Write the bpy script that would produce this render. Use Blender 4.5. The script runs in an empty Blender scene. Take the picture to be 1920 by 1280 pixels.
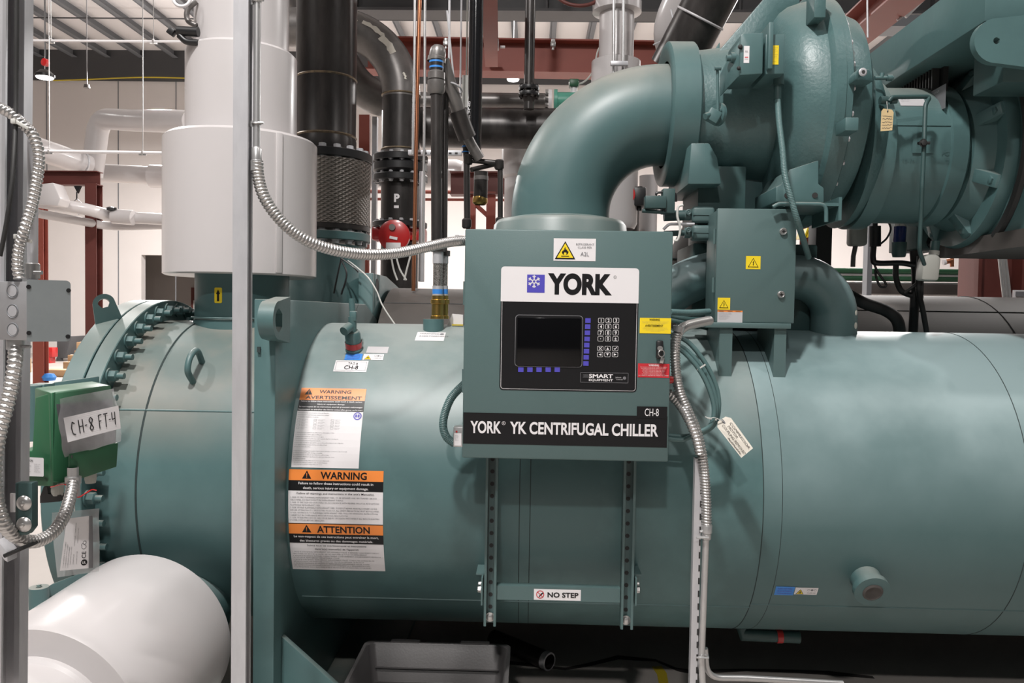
import bpy, bmesh, math, random
from mathutils import Vector, Matrix, Quaternion
random.seed(7)
V = Vector
C = bpy.context.scene.collection
SC = bpy.context.scene
# ------------------------------------------------------------ camera
FPX = 1500.0
CAM = V((0, 0, 1.70))
RM = (Matrix.Rotation(math.radians(1.428), 3, 'Z') @ Matrix.Rotation(math.radians(90 - 2.033), 3, 'X')
      @ Matrix.Rotation(math.radians(0.911), 3, 'Z'))
cd = bpy.data.cameras.new('camera'); cam = bpy.data.objects.new('camera', cd); C.objects.link(cam)
cd.sensor_width = 36.0; cd.lens = FPX * 36.0 / 1920.0; cd.clip_start = 0.05; cd.clip_end = 200
cam.matrix_world = Matrix.Translation(CAM) @ RM.to_4x4()
SC.camera = cam
# ------------------------------------------------------------ world, lamps, exposure
w = bpy.data.worlds.new('world'); SC.world = w; w.use_nodes = True
bg = w.node_tree.nodes['Background']
bg.inputs[0].default_value = (0.94, 0.97, 1.0, 1); bg.inputs[1].default_value = 0.06
SC.view_settings.view_transform = 'Standard'; SC.view_settings.look = 'None'
SC.view_settings.exposure = 0.0; SC.view_settings.gamma = 1.0
SC.view_settings.use_curve_mapping = False

def lamp(loc, power, size=0.45, col=(1.0, 0.965, 0.94)):
    l = bpy.data.lights.new('high_bay_or_fill_lamp', 'AREA'); l.shape = 'DISK'; l.size = size; l.energy = power; l.color = col
    o = bpy.data.objects.new('high_bay_or_fill_lamp', l); o.location = loc; C.objects.link(o); return o
LAMPS = [((-0.9, -5.2, 7.4), 410), ((-5.4, 0.6, 7.6), 150), ((-1.2, -0.2, 7.4), 620), ((4.4, 1.0, 7.6), 100),
         ((-6.5, 8.5, 7.6), 330), ((0.2, 11.0, 7.6), 620), ((7.5, 9.0, 7.6), 420),
         ((-10.0, 21.0, 7.6), 1700), ((0.0, 20.0, 7.6), 1400), ((9.0, 20.0, 7.6), 1500)]
for l_, p_ in LAMPS:
    lamp(l_, p_)
    up_ = lamp((l_[0], l_[1], l_[2] + 0.25), p_ * 0.07, 0.4); up_.rotation_euler = (math.pi, 0, 0)      # added up-facing fill lamps that brighten the roof deck

# ------------------------------------------------------------ pixel rays -> world points at a real depth
def P(px, py, Y):
    d = RM @ V(((px - 960) / FPX, -(py - 640) / FPX, -1.0))
    return CAM + d * (Y / d.y)
def S(n, Y): return n * Y / FPX
TY, TZ, TR = 3.66, 1.70 - 0.7213, 0.664          # condenser shell axis and radius
def hit(px, py, r=TR, yc=TY, zc=TZ):
    d = RM @ V(((px - 960) / FPX, -(py - 640) / FPX, -1.0))
    a = d.y**2 + d.z**2; oy, oz = CAM.y - yc, CAM.z - zc
    b = 2 * (oy * d.y + oz * d.z); c = oy * oy + oz * oz - r * r
    q = b * b - 4 * a * c
    t = (-b - math.sqrt(max(q, 0))) / (2 * a)
    h = CAM + d * t
    return h, math.atan2(h.z - zc, -(h.y - yc))     # angle up from the front
def TP(X, ang, r=TR): return V((X, TY - r * math.cos(ang), TZ + r * math.sin(ang)))

# ------------------------------------------------------------ materials
def mat(name, col, rough=0.5, metal=0.0, noise=0.0, nscale=6.0, col2=None, bump=0.0, bscale=60.0, dust=0.0, drange=(0.45, 0.95), dcol=(0.36, 0.33, 0.29), dscale=3.0, spec=0.5, coat=0.0,
        emit=None, estr=0.0, alpha=1.0, trans=0.0, stretch=None, thr=(0.42, 0.62)):
    m = bpy.data.materials.new(name); m.use_nodes = True; n = m.node_tree.nodes; L = m.node_tree.links
    b = n['Principled BSDF']
    b.inputs['Base Color'].default_value = (*col, 1); b.inputs['Roughness'].default_value = rough
    b.inputs['Metallic'].default_value = metal
    b.inputs['Specular IOR Level'].default_value = spec
    if coat: b.inputs['Coat Weight'].default_value = coat; b.inputs['Coat Roughness'].default_value = 0.12
    if emit: b.inputs['Emission Color'].default_value = (*emit, 1); b.inputs['Emission Strength'].default_value = estr
    if alpha < 1: b.inputs['Alpha'].default_value = alpha
    if trans: b.inputs['Transmission Weight'].default_value = trans
    g = n.new('ShaderNodeNewGeometry')
    src = g.outputs['Position']
    if stretch:
        mp = n.new('ShaderNodeMapping'); mp.inputs['Scale'].default_value = stretch; L.new(src, mp.inputs[0]); src = mp.outputs[0]
    out = None
    if noise:
        t = n.new('ShaderNodeTexNoise'); t.inputs['Scale'].default_value = nscale; t.inputs['Detail'].default_value = 6
        t.inputs['Roughness'].default_value = 0.62; L.new(src, t.inputs['Vector'])
        r = n.new('ShaderNodeMapRange'); r.inputs[1].default_value = thr[0]; r.inputs[2].default_value = thr[1]
        r.inputs[4].default_value = noise; L.new(t.outputs[0], r.inputs[0])
        x = n.new('ShaderNodeMix'); x.data_type = 'RGBA'; x.inputs[6].default_value = (*col, 1)
        x.inputs[7].default_value = (*(col2 or [c * 0.6 for c in col]), 1); L.new(r.outputs[0], x.inputs[0]); out = x.outputs[2]
    if dust:                                        # settled dust on upward faces; for the chalky paint also painted top light
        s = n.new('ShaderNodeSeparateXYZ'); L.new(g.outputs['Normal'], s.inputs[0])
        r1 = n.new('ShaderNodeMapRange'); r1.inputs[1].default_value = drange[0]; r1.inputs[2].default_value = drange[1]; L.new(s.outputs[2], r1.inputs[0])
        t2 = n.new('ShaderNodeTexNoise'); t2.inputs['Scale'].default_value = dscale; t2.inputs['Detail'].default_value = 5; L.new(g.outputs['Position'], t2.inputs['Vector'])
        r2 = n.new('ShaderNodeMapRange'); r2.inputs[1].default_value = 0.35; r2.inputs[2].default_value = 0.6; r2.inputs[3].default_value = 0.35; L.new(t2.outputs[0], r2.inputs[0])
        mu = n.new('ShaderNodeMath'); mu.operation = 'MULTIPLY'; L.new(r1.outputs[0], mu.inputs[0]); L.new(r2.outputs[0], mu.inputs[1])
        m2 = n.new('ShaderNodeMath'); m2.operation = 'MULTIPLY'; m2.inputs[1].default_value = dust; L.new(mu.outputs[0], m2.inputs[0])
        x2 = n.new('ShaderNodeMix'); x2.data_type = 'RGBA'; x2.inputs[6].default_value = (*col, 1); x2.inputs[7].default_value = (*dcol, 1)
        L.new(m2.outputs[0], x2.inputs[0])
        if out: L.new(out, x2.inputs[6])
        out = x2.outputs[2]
    if out: L.new(out, b.inputs['Base Color'])
    if bump:
        t3 = n.new('ShaderNodeTexNoise'); t3.inputs['Scale'].default_value = bscale; t3.inputs['Detail'].default_value = 3; L.new(src, t3.inputs['Vector'])
        bp = n.new('ShaderNodeBump'); bp.inputs['Strength'].default_value = bump; bp.inputs['Distance'].default_value = 0.004
        L.new(t3.outputs[0], bp.inputs['Height']); L.new(bp.outputs[0], b.inputs['Normal'])
    return m
TEAL = (0.067, 0.130, 0.132)
M = dict(
 tank=mat('teal_tank_paint', TEAL, 0.43, noise=0.55, nscale=2.2, col2=(0.125, 0.235, 0.235), bump=0.12, bscale=9, dust=0.85, drange=(0.25, 0.9), dcol=(0.29, 0.325, 0.315), thr=(0.45, 0.72)),
 wbox=mat('dusty_teal_tank_paint', TEAL, 0.42, noise=0.4, nscale=2.2, col2=(0.11, 0.2, 0.2), bump=0.12, bscale=9, dust=0.92, drange=(0.18, 0.66), dcol=(0.235, 0.215, 0.185), thr=(0.45, 0.72)),
 elbow=mat('dusty_elbow_paint', TEAL, 0.42, noise=0.3, nscale=2.2, col2=(0.1, 0.18, 0.18), dust=0.9, drange=(0.1, 0.8), dcol=(0.27, 0.27, 0.245), thr=(0.45, 0.72)),
 toplit_chalk=mat('toplit_chalky_teal', TEAL, 0.44, noise=0.5, nscale=1.7, col2=(0.105, 0.18, 0.185), bump=0.12, bscale=9, dust=0.9, drange=(-0.12, 0.5), dcol=(0.29, 0.385, 0.395), dscale=1.9, thr=(0.38, 0.68)),  # real chalky residue, plus light from above painted onto upward faces
 teal=mat('teal_paint', TEAL, 0.42, noise=0.25, nscale=5, col2=(0.09, 0.18, 0.178), bump=0.08, bscale=40, dust=0.55),
 cast=mat('teal_cast_paint', TEAL, 0.40, noise=0.25, nscale=4, col2=(0.09, 0.18, 0.178), bump=0.35, bscale=70, dust=0.6),
 panel=mat('teal_cabinet_paint', (0.076, 0.128, 0.127), 0.45, noise=0.12, nscale=3, col2=(0.088, 0.144, 0.143), bump=0.05, bscale=250),
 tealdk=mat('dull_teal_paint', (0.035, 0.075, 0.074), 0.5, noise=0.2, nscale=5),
 seam=mat('seam_line', (0.02, 0.035, 0.035), 0.7),
 white=mat('white_pvc_jacket', (0.51, 0.487, 0.487), 0.3, noise=0.25, nscale=3, col2=(0.46, 0.435, 0.43), coat=0.35, thr=(0.5, 0.75)),
 galv=mat('galvanised_steel', (0.50, 0.50, 0.52), 0.42, 0.4, noise=0.4, nscale=30, col2=(0.62, 0.62, 0.64), stretch=(1, 1, 0.25)),
 emt=mat('conduit_steel', (0.52, 0.52, 0.52), 0.36, 0.7, noise=0.2, nscale=12),
 flex=mat('corrugated_steel', (0.50, 0.49, 0.48), 0.3, 0.8),
 black=mat('black_steel_pipe', (0.030, 0.027, 0.026), 0.33, 0.35, noise=0.6, nscale=9, col2=(0.075, 0.068, 0.065), stretch=(1, 1, 0.3)),
 grey=mat('grey_mill_steel', (0.16, 0.15, 0.145), 0.38, 0.5, noise=0.5, nscale=7, col2=(0.24, 0.23, 0.22)),
 gloss=mat('gloss_black_pipe', (0.008, 0.008, 0.009), 0.12, coat=0.6),
 blk=mat('black_plastic', (0.012, 0.012, 0.013), 0.4),
 rubber=mat('dark_rubber', (0.02, 0.02, 0.02), 0.6),
 red=mat('red_oxide_beam', (0.27, 0.062, 0.042), 0.55, noise=0.3, nscale=2, col2=(0.20, 0.045, 0.03)),
 dred=mat('dark_red_column', (0.115, 0.028, 0.022), 0.55, noise=0.3, nscale=2),
 vred=mat('valve_red', (0.42, 0.015, 0.015), 0.3, coat=0.3),
 copper=mat('copper_tube', (0.52, 0.21, 0.11), 0.3, 0.9),
 brass=mat('brass_fitting', (0.55, 0.36, 0.11), 0.28, 0.95),
 weld=mat('weld_bead', (0.22, 0.17, 0.11), 0.45, 0.6, noise=0.7, nscale=40, col2=(0.10, 0.08, 0.06)),
 flgreen=mat('green_transmitter_plastic', (0.022, 0.098, 0.046), 0.42, noise=0.15, nscale=6),
 mint=mat('mint_flow_tube', (0.10, 0.36, 0.27), 0.35),
 lwhite=mat('label_white', (0.72, 0.70, 0.71), 0.4), lblack=mat('label_black', (0.008, 0.008, 0.009), 0.4, spec=0.3),
 lorange=mat('label_orange', (0.78, 0.235, 0.045), 0.4), lyellow=mat('label_yellow', (0.80, 0.60, 0.02), 0.4),
 lred=mat('label_red', (0.50, 0.025, 0.035), 0.4), lblue=mat('label_blue', (0.04, 0.22, 0.62), 0.4),
 kblue=mat('key_blue', (0.075, 0.065, 0.42), 0.4), lgrey=mat('label_grey_ink', (0.16, 0.16, 0.17), 0.5),
 silver=mat('label_silver', (0.5, 0.49, 0.5), 0.4),
 screen=mat('screen_glass', (0.003, 0.003, 0.0035), 0.12, spec=0.25),
 paper=mat('tag_paper', (0.74, 0.70, 0.62), 0.7), manila=mat('manila_paper', (0.62, 0.47, 0.25), 0.7),
 ink=mat('pencil_ink', (0.11, 0.10, 0.09), 0.6),
 bag=mat('clear_plastic_bag', (0.62, 0.62, 0.64), 0.22, alpha=0.42, bump=0.5, bscale=35, noise=0.6, nscale=14, col2=(0.85, 0.85, 0.87)),
 pouch=mat('clear_pouch', (0.75, 0.77, 0.78), 0.2, alpha=0.45),
 tote=mat('grey_tote_plastic', (0.080, 0.076, 0.076), 0.45, bump=0.1, bscale=120),
 lamp=mat('lamp_lens', (1, 1, 1), 0.4, emit=(1, 0.98, 0.96), estr=9.0),
 insul=mat('grey_pipe_wrap', (0.062, 0.055, 0.051), 0.6, noise=0.35, nscale=3, col2=(0.05, 0.044, 0.041), dust=0.12),
 purlin=mat('grey_purlin_steel', (0.20, 0.21, 0.225), 0.5, 0.2), girder=mat('dark_girder_paint', (0.065, 0.065, 0.068), 0.6),
 yellow=mat('yellow_tape', (0.55, 0.42, 0.03), 0.5), card=mat('cardboard', (0.42, 0.26, 0.14), 0.8),
 cable=mat('green_cable_sheath', (0.085, 0.155, 0.155), 0.4), bottle=mat('frosted_bottle', (0.36, 0.36, 0.33), 0.4),
 sight=mat('blue_oil', (0.012, 0.02, 0.09), 0.12, coat=0.5), wire=mat('white_wire', (0.55, 0.55, 0.52), 0.5),
 braid=None,
)
def braid_mat():
    m = mat('steel_braid', (0.16, 0.145, 0.13), 0.42, 0.75); n = m.node_tree.nodes; L = m.node_tree.links
    tc = n.new('ShaderNodeTexCoord'); s = n.new('ShaderNodeSeparateXYZ'); L.new(tc.outputs['Object'], s.inputs[0])
    at = n.new('ShaderNodeMath'); at.operation = 'ARCTAN2'; L.new(s.outputs[0], at.inputs[0]); L.new(s.outputs[1], at.inputs[1])
    hs = []
    for sg in (1, -1):
        a = n.new('ShaderNodeMath'); a.operation = 'MULTIPLY'; a.inputs[1].default_value = 40.0 * sg; L.new(at.outputs[0], a.inputs[0])
        z = n.new('ShaderNodeMath'); z.operation = 'MULTIPLY'; z.inputs[1].default_value = 260.0; L.new(s.outputs[2], z.inputs[0])
        ad = n.new('ShaderNodeMath'); L.new(a.outputs[0], ad.inputs[0]); L.new(z.outputs[0], ad.inputs[1])
        si = n.new('ShaderNodeMath'); si.operation = 'SINE'; L.new(ad.outputs[0], si.inputs[0]); hs.append(si)
    mx = n.new('ShaderNodeMath'); mx.operation = 'MAXIMUM'; L.new(hs[0].outputs[0], mx.inputs[0]); L.new(hs[1].outputs[0], mx.inputs[1])
    bp = n.new('ShaderNodeBump'); bp.inputs['Strength'].default_value = 0.6; bp.inputs['Distance'].default_value = 0.006
    L.new(mx.outputs[0], bp.inputs['Height']); L.new(bp.outputs[0], n['Principled BSDF'].inputs['Normal'])
    return m
M['braid'] = braid_mat()
M['hosebraid'] = mat('fine_steel_braid', (0.42, 0.40, 0.38), 0.4, 0.7, noise=0.9, nscale=260, col2=(0.12, 0.11, 0.10), thr=(0.48, 0.52))

# ------------------------------------------------------------ mesh building
def wloc(o):
    l = V((0, 0, 0))
    while o: l += o.location; o = o.parent
    return l
def frame(ax):
    ax = ax.normalized(); h = V((0, 0, 1)) if abs(ax.z) < 0.9 else V((1, 0, 0))
    u = ax.cross(h).normalized(); return u, ax.cross(u).normalized()
class MB:
    def __init__(s, m=None): s.v = []; s.f = []; s.mi = []; s.mats = []; s.m = m
    def add(s, vs, fs, m=None):
        m = m or s.m
        if isinstance(m, str): m = M[m]
        if m not in s.mats: s.mats.append(m)
        k = s.mats.index(m); o = len(s.v); s.v += [V(x) for x in vs]
        for f in fs: s.f.append([i + o for i in f]); s.mi.append(k)
        return s
    def bm(s, b, m=None):
        b.verts.index_update(); s.add([v.co.copy() for v in b.verts], [[v.index for v in f.verts] for f in b.faces], m); b.free(); return s
    def box(s, c, size, m=None, rot=None, bev=0.0, seg=2):
        b = bmesh.new(); bmesh.ops.create_cube(b, size=1.0)
        for v in b.verts: v.co = V((v.co.x * size[0], v.co.y * size[1], v.co.z * size[2]))
        if bev: bmesh.ops.bevel(b, geom=b.edges[:], offset=bev, segments=seg, affect='EDGES', profile=0.5)
        for v in b.verts:
            if rot: v.co = rot @ v.co
            v.co += V(c)
        return s.bm(b, m)
    def lathe(s, prof, o, ax, m=None, seg=32, a0=0.0, a1=2 * math.pi):
        u, w_ = frame(V(ax)); ax = V(ax).normalized(); o = V(o); full = abs(a1 - a0) > 6.28
        n = seg if full else seg + 1; vs = []; fs = []
        for r, h in prof:
            for k in range(n):
                a = a0 + (a1 - a0) * k / seg
                vs.append(o + ax * h + (u * math.cos(a) + w_ * math.sin(a)) * max(r, 1e-5))
        for i in range(len(prof) - 1):
            for k in range(seg):
                k2 = (k + 1) % n; fs.append([i * n + k, i * n + k2, (i + 1) * n + k2, (i + 1) * n + k])
        return s.add(vs, fs, m)
    def cyl(s, p0, p1, r, m=None, seg=24, r1=None):
        p0, p1 = V(p0), V(p1); L = (p1 - p0).length; r1 = r if r1 is None else r1
        return s.lathe([(0, 0), (r, 0), (r1, L), (0, L)], p0, p1 - p0, m, seg)
    def tube(s, path, r, m=None, seg=12, caps=True, rf=None):
        path = [V(p) for p in path]; n = len(path); vs = []; fs = []
        T = [(path[min(i + 1, n - 1)] - path[max(i - 1, 0)]).normalized() for i in range(n)]
        u, w_ = frame(T[0]); L = 0.0
        for i in range(n):
            if i:
                q = T[i - 1].rotation_difference(T[i]); u = (q @ u).normalized(); w_ = T[i].cross(u).normalized(); L += (path[i] - path[i - 1]).length
            ri = r[i] if isinstance(r, (list, tuple)) else r
            for k in range(seg):
                a = 2 * math.pi * k / seg; rr = ri * (rf(L, a) if rf else 1)
                vs.append(path[i] + (u * math.cos(a) + w_ * math.sin(a)) * rr)
        for i in range(n - 1):
            for k in range(seg):
                k2 = (k + 1) % seg; fs.append([i * seg + k, i * seg + k2, (i + 1) * seg + k2, (i + 1) * seg + k])
        if caps: fs.append(list(range(seg))); fs.append([(n - 1) * seg + k for k in range(seg)])
        return s.add(vs, fs, m)
    def torus(s, c, ax, R, r, m=None, seg=32, ms=10, a0=0.0, a1=2 * math.pi):
        u, w_ = frame(V(ax)); c = V(c); k = seg + 1
        pts = [c + (u * math.cos(a0 + (a1 - a0) * i / seg) + w_ * math.sin(a0 + (a1 - a0) * i / seg)) * R for i in range(k)]
        return s.tube(pts, r, m, ms, caps=abs(a1 - a0) < 6.28)
    def prism(s, pts, d, m=None, bev=0.0):
        pts = [V(p) for p in pts]; d = V(d); n = len(pts)
        b = bmesh.new(); A = [b.verts.new(p) for p in pts]; B = [b.verts.new(p + d) for p in pts]
        b.faces.new(A); b.faces.new(B[::-1])
        for i in range(n): b.faces.new([A[i], B[i], B[(i + 1) % n], A[(i + 1) % n]])
        if bev:
            b.normal_update(); bmesh.ops.recalc_face_normals(b, faces=b.faces[:])
            es = [e for e in b.edges if e.calc_face_angle(0) > 0.6]
            bmesh.ops.bevel(b, geom=es, offset=bev, segments=2, affect='EDGES', profile=0.5)
        return s.bm(b, m)
    def loft(s, A, B, m=None):
        n = len(A); return s.add(list(A) + list(B), [list(range(n)), list(range(2 * n - 1, n - 1, -1))] +
                                 [[i, (i + 1) % n, n + (i + 1) % n, n + i] for i in range(n)], m)
    def bolt(s, c, ax, r=0.012, h=0.012, m=None, washer=True, stud=0.0):
        c, ax = V(c), V(ax).normalized()
        if washer: s.lathe([(0, 0), (r * 1.35, 0), (r * 1.35, h * 0.18), (0, h * 0.18)], c, ax, m, 14)
        s.lathe([(r, h * 0.15), (r, h), (r * 0.75, h * 1.12), (0, h * 1.12)], c, ax, m, 6)
        if stud: s.lathe([(r * 0.55, h), (r * 0.55, h + stud), (0, h + stud)], c, ax, m, 10)
        return s
    def build(s, name, parent=None, ang=38, flat=False):
        me = bpy.data.meshes.new(name); o = bpy.data.objects.new(name, me)
        if parent: off = wloc(parent)
        else:
            lo = [min(v[i] for v in s.v) for i in range(3)]; hi = [max(v[i] for v in s.v) for i in range(3)]
            off = V(((lo[0] + hi[0]) / 2, (lo[1] + hi[1]) / 2, lo[2])); o.location = off
        me.from_pydata([v - off for v in s.v], [], s.f)
        for m in s.mats: me.materials.append(m)
        me.polygons.foreach_set('material_index', s.mi)
        if not flat:
            b = bmesh.new(); b.from_mesh(me); bmesh.ops.recalc_face_normals(b, faces=b.faces[:]); b.to_mesh(me); b.free()
            me.polygons.foreach_set('use_smooth', [True] * len(me.polygons)); me.set_sharp_from_angle(angle=math.radians(ang))
        me.update(); C.objects.link(o); o.parent = parent
        return o
def tag(o, label, cat, group=None, kind=None):
    o['label'] = label; o['category'] = cat
    if group: o['group'] = group
    if kind: o['kind'] = kind
    return o
def thing(name, label, cat, loc=(0, 0, 0), group=None):
    o = bpy.data.objects.new(name, None); o.empty_display_size = 0.1; o.location = V(loc); C.objects.link(o)
    return tag(o, label, cat, group)
def struct(mb, name):
    o = mb.build(name); o['kind'] = 'structure'; return o
def spline(pts, n=10):
    pts = [V(p) for p in pts]; q = [pts[0] * 2 - pts[1]] + pts + [pts[-1] * 2 - pts[-2]]; out = []
    for i in range(1, len(q) - 2):
        a, b, c, d = q[i - 1:i + 3]
        for k in range(n):
            t = k / n
            out.append(0.5 * ((2 * b) + (c - a) * t + (2 * a - 5 * b + 4 * c - d) * t * t + (3 * b - a - 3 * c + d) * t**3))
    out.append(pts[-1]); return out
def resample(path, step):
    out = [path[0].copy()]; acc = 0.0
    for i in range(1, len(path)):
        a, b = path[i - 1], path[i]; L = (b - a).length
        if L < 1e-9: continue
        d = step - acc
        while d <= L: out.append(a.lerp(b, d / L)); d += step
        acc = L - (d - step)
    return out
def flex_mb(mb, pts, r, pitch=0.008, amp=0.13, m=None, seg=12):     # spiral-wound conduit
    path = resample(spline(pts, 24), pitch / 5)
    return mb.tube(path, r, m, seg, rf=lambda L, a: 1 - amp + 2 * amp * abs(math.sin(math.pi * (L / pitch + a / (2 * math.pi)))))
def PX(lst): return [P(*t) for t in lst]
def arc_pts(c, u, v_, R, a0, a1, n=16):
    return [V(c) + (V(u) * math.cos(a0 + (a1 - a0) * i / n) + V(v_) * math.sin(a0 + (a1 - a0) * i / n)) * R for i in range(n + 1)]
def fillet(pts, R, n=8):                       # polyline with rounded corners
    pts = [V(p) for p in pts]; out = [pts[0]]
    for i in range(1, len(pts) - 1):
        a, b, c = pts[i - 1:i + 2]; d1 = (a - b).normalized(); d2 = (c - b).normalized()
        th = d1.angle(d2); t = min(R / math.tan(th / 2), 0.49 * (a - b).length, 0.49 * (c - b).length)
        p, q = b + d1 * t, b + d2 * t
        for k in range(n + 1):
            s = k / n; out.append(p * (1 - s)**2 + b * 2 * s * (1 - s) + q * s * s)
    out.append(pts[-1]); return out
def flange(root, c, ax, r, t, nb, rb, m='black', bm_='galv', br=0.014, bh=0.016, both=True, name='flange', skip=None):
    c, ax = V(c), V(ax).normalized()
    fo = MB(m).lathe([(0, -t / 2), (r * 0.985, -t / 2), (r, -t / 2 + 0.004), (r, t / 2 - 0.004), (r * 0.985, t / 2), (0, t / 2)], c, ax, None, 48).build(name, root)
    u, w_ = frame(ax)
    for k in range(nb):
        a = 2 * math.pi * (k + 0.5) / nb; q = c + (u * math.cos(a) + w_ * math.sin(a)) * rb
        if skip and skip(q): continue
        b = MB(bm_).bolt(q + ax * t / 2, ax, br, bh)
        if both: b.cyl(q - ax * t / 2, q + ax * t / 2, br * .8, None, 8)
        if both: b.bolt(q - ax * t / 2, -ax, br, bh)
        b.build('bolt', fo)
    return fo

# ------------------------------------------------------------ lettering and labels
_tc = {}
def text_geo(t, bold=0.0, res=3):
    k = (t, bold, res)
    if k not in _tc:
        cu = bpy.data.curves.new('lettering', 'FONT'); cu.body = t; cu.size = 1; cu.offset = bold; cu.resolution_u = res; cu.fill_mode = 'FRONT'
        ob = bpy.data.objects.new('lettering', cu); me = ob.to_mesh()
        vs = [v.co.copy() for v in me.vertices]; fs = [list(p.vertices) for p in me.polygons]; ob.to_mesh_clear()
        bpy.data.objects.remove(ob); bpy.data.curves.remove(cu); _tc[k] = (vs, fs)
    return _tc[k]
CAPH = max(v.y for v in text_geo('H')[0])
class Decal:
    """flat or wrapped label; u to the right, v upwards from its lower left corner, in metres"""
    def __init__(s, mp, w, h): s.mp = mp; s.w = w; s.h = h; s.mb = MB('lwhite')
    def rect(s, u0, v0, u1, v1, m, o=0.0005, n=1):
        vs = []; fs = []
        for i in range(n + 1):
            v_ = v0 + (v1 - v0) * i / n; vs += [s.mp(u0, v_, o), s.mp(u1, v_, o)]
        for i in range(n): fs.append([2 * i, 2 * i + 1, 2 * i + 3, 2 * i + 2])
        s.mb.add(vs, fs, m); return s
    def poly(s, pts, m, o=0.001):
        s.mb.add([s.mp(u, v_, o) for u, v_ in pts], [list(range(len(pts)))], m); return s
    def rrect(s, u0, v0, u1, v1, r, m, o=0.001):
        pts = []
        for cx, cy, a in ((u1 - r, v1 - r, 0), (u0 + r, v1 - r, 90), (u0 + r, v0 + r, 180), (u1 - r, v0 + r, 270)):
            for k in range(6): t = math.radians(a + 18 * k); pts.append((cx + r * math.cos(t), cy + r * math.sin(t)))
        return s.poly(pts, m, o)
    def frame(s, u0, v0, u1, v1, t, m, o=0.001):
        for a in ((u0, v0, u1, v0 + t), (u0, v1 - t, u1, v1), (u0, v0, u0 + t, v1), (u1 - t, v0, u1, v1)): s.rect(*a, m, o)
        return s
    def disc(s, u, v_, r, m, o=0.001, n=20): return s.poly([(u + r * math.cos(6.2832 * k / n), v_ + r * math.sin(6.2832 * k / n)) for k in range(n)], m, o)
    def line(s, a, b, t, m, o=0.0015):
        d = (V(b) - V(a)); n_ = V((-d.y, d.x)).normalized() * t / 2 if len(d) == 2 else None
        return s.poly([(a[0] + n_[0], a[1] + n_[1]), (b[0] + n_[0], b[1] + n_[1]), (b[0] - n_[0], b[1] - n_[1]), (a[0] - n_[0], a[1] - n_[1])], m, o)
    def text(s, t, u, v_, h, m='lblack', o=0.0015, al='l', bold=0.0, fit=None, res=3, sx=1.0, shear=0.0, ang=0.0):
        vs, fs = text_geo(t, bold, res); k = h / CAPH
        if not vs: return s
        x0 = min(p.x for p in vs); x1 = max(p.x for p in vs); kx = k * sx
        if fit: kx = fit / (x1 - x0)
        wd = (x1 - x0) * kx; du = {'l': 0, 'c': -wd / 2, 'r': -wd}[al]; ca, sa = math.cos(ang), math.sin(ang)
        out = []
        for p in vs:
            a = du + (p.x - x0) * kx + shear * p.y * k; b = p.y * k
            out.append(s.mp(u + a * ca - b * sa, v_ + a * sa + b * ca, o))
        s.mb.add(out, fs, m); return s
    def lines(s, u, v_, h, pitch, texts, m='lgrey', wmax=None, **kw):
        for i, t in enumerate(texts):
            vs, _ = text_geo(t, kw.get('bold', 0.0), 1); wd = (max(p.x for p in vs) - min(p.x for p in vs)) * h / CAPH
            s.text(t, u, v_ - i * pitch, h, m, res=1, fit=(wmax if wmax and wd > wmax else None), **kw)
        return s
    def hazard(s, u, v_, w_, m1='lyellow', m2='lblack', sym='flame'):    # triangle, u centre, v base
        h = w_ * 0.87
        s.poly([(u - w_ / 2, v_), (u + w_ / 2, v_), (u, v_ + h)], m2, 0.001)
        if m1: k = 0.80; s.poly([(u - w_ / 2 * k, v_ + h * 0.075), (u + w_ / 2 * k, v_ + h * 0.075), (u, v_ + h * 0.075 + h * k * 1.02)], m1, 0.0014)
        x = lambda p: [(u + a * w_, v_ + b * w_) for a, b in p]
        ink = m2 if m1 else 'lorange'
        if sym == 'flame':
            s.poly(x([(-.03, .2), (-.13, .25), (-.16, .33), (-.13, .42), (-.1, .37), (-.09, .47), (-.045, .42), (-.04, .52), (.0, .6), (.02, .5), (.05, .44), (.08, .5), (.1, .38), (.14, .43), (.16, .32), (.12, .25), (.04, .2), (.07, .28), (.03, .36), (.0, .3), (-.03, .35), (-.07, .28)]), ink, 0.0018)
            s.rect(u - .19 * w_, v_ + .13 * w_, u + .19 * w_, v_ + .165 * w_, ink, 0.0018)
        elif sym == 'bolt':
            s.poly(x([(.02, .62), (-.07, .4), (.0, .42), (-.03, .26), (-.07, .28), (.0, .14), (.06, .29), (.02, .27), (.08, .47), (.02, .45), (.06, .6)]), ink, 0.0018)
        else:
            s.poly(x([(-.045, .6), (.045, .6), (.025, .27), (-.025, .27)]), ink, 0.0018); s.disc(u, v_ + .17 * w_, .045 * w_, ink, 0.0018)
        return s
    def build(s, name, parent): return s.mb.build(name, parent, flat=True)
def flat_decal(px0, py0, px1, py1, Y, n=V((0, -1, 0)), thick=0.0008, m='lwhite'):
    a = P(px0, (py0 + py1) / 2, Y); b = P(px1, (py0 + py1) / 2, Y); c = P((px0 + px1) / 2, py1, Y); d = P((px0 + px1) / 2, py0, Y)
    x0, x1, z0, z1 = a.x, b.x, c.z, d.z
    D = Decal(lambda u, v_, o: V((x0 + u, Y - o, z0 + v_)), x1 - x0, z1 - z0)
    return D.rect(0, 0, D.w, D.h, m, 0.0004) if m else D
def tank_decal(px0, py0, px1, py1, m='lwhite'):
    xm, ym = (px0 + px1) / 2, (py0 + py1) / 2
    a0 = hit(xm, py1)[1]; a1 = hit(xm, py0)[1]; X0 = hit(px0, ym)[0].x; X1 = hit(px1, ym)[0].x
    D = Decal(lambda u, v_, o: TP(X0 + u, a0 + v_ / TR, TR + o + 0.0006), X1 - X0, (a1 - a0) * TR)
    return D.rect(0, 0, D.w, D.h, m, 0.0004, 12) if m else D
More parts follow.
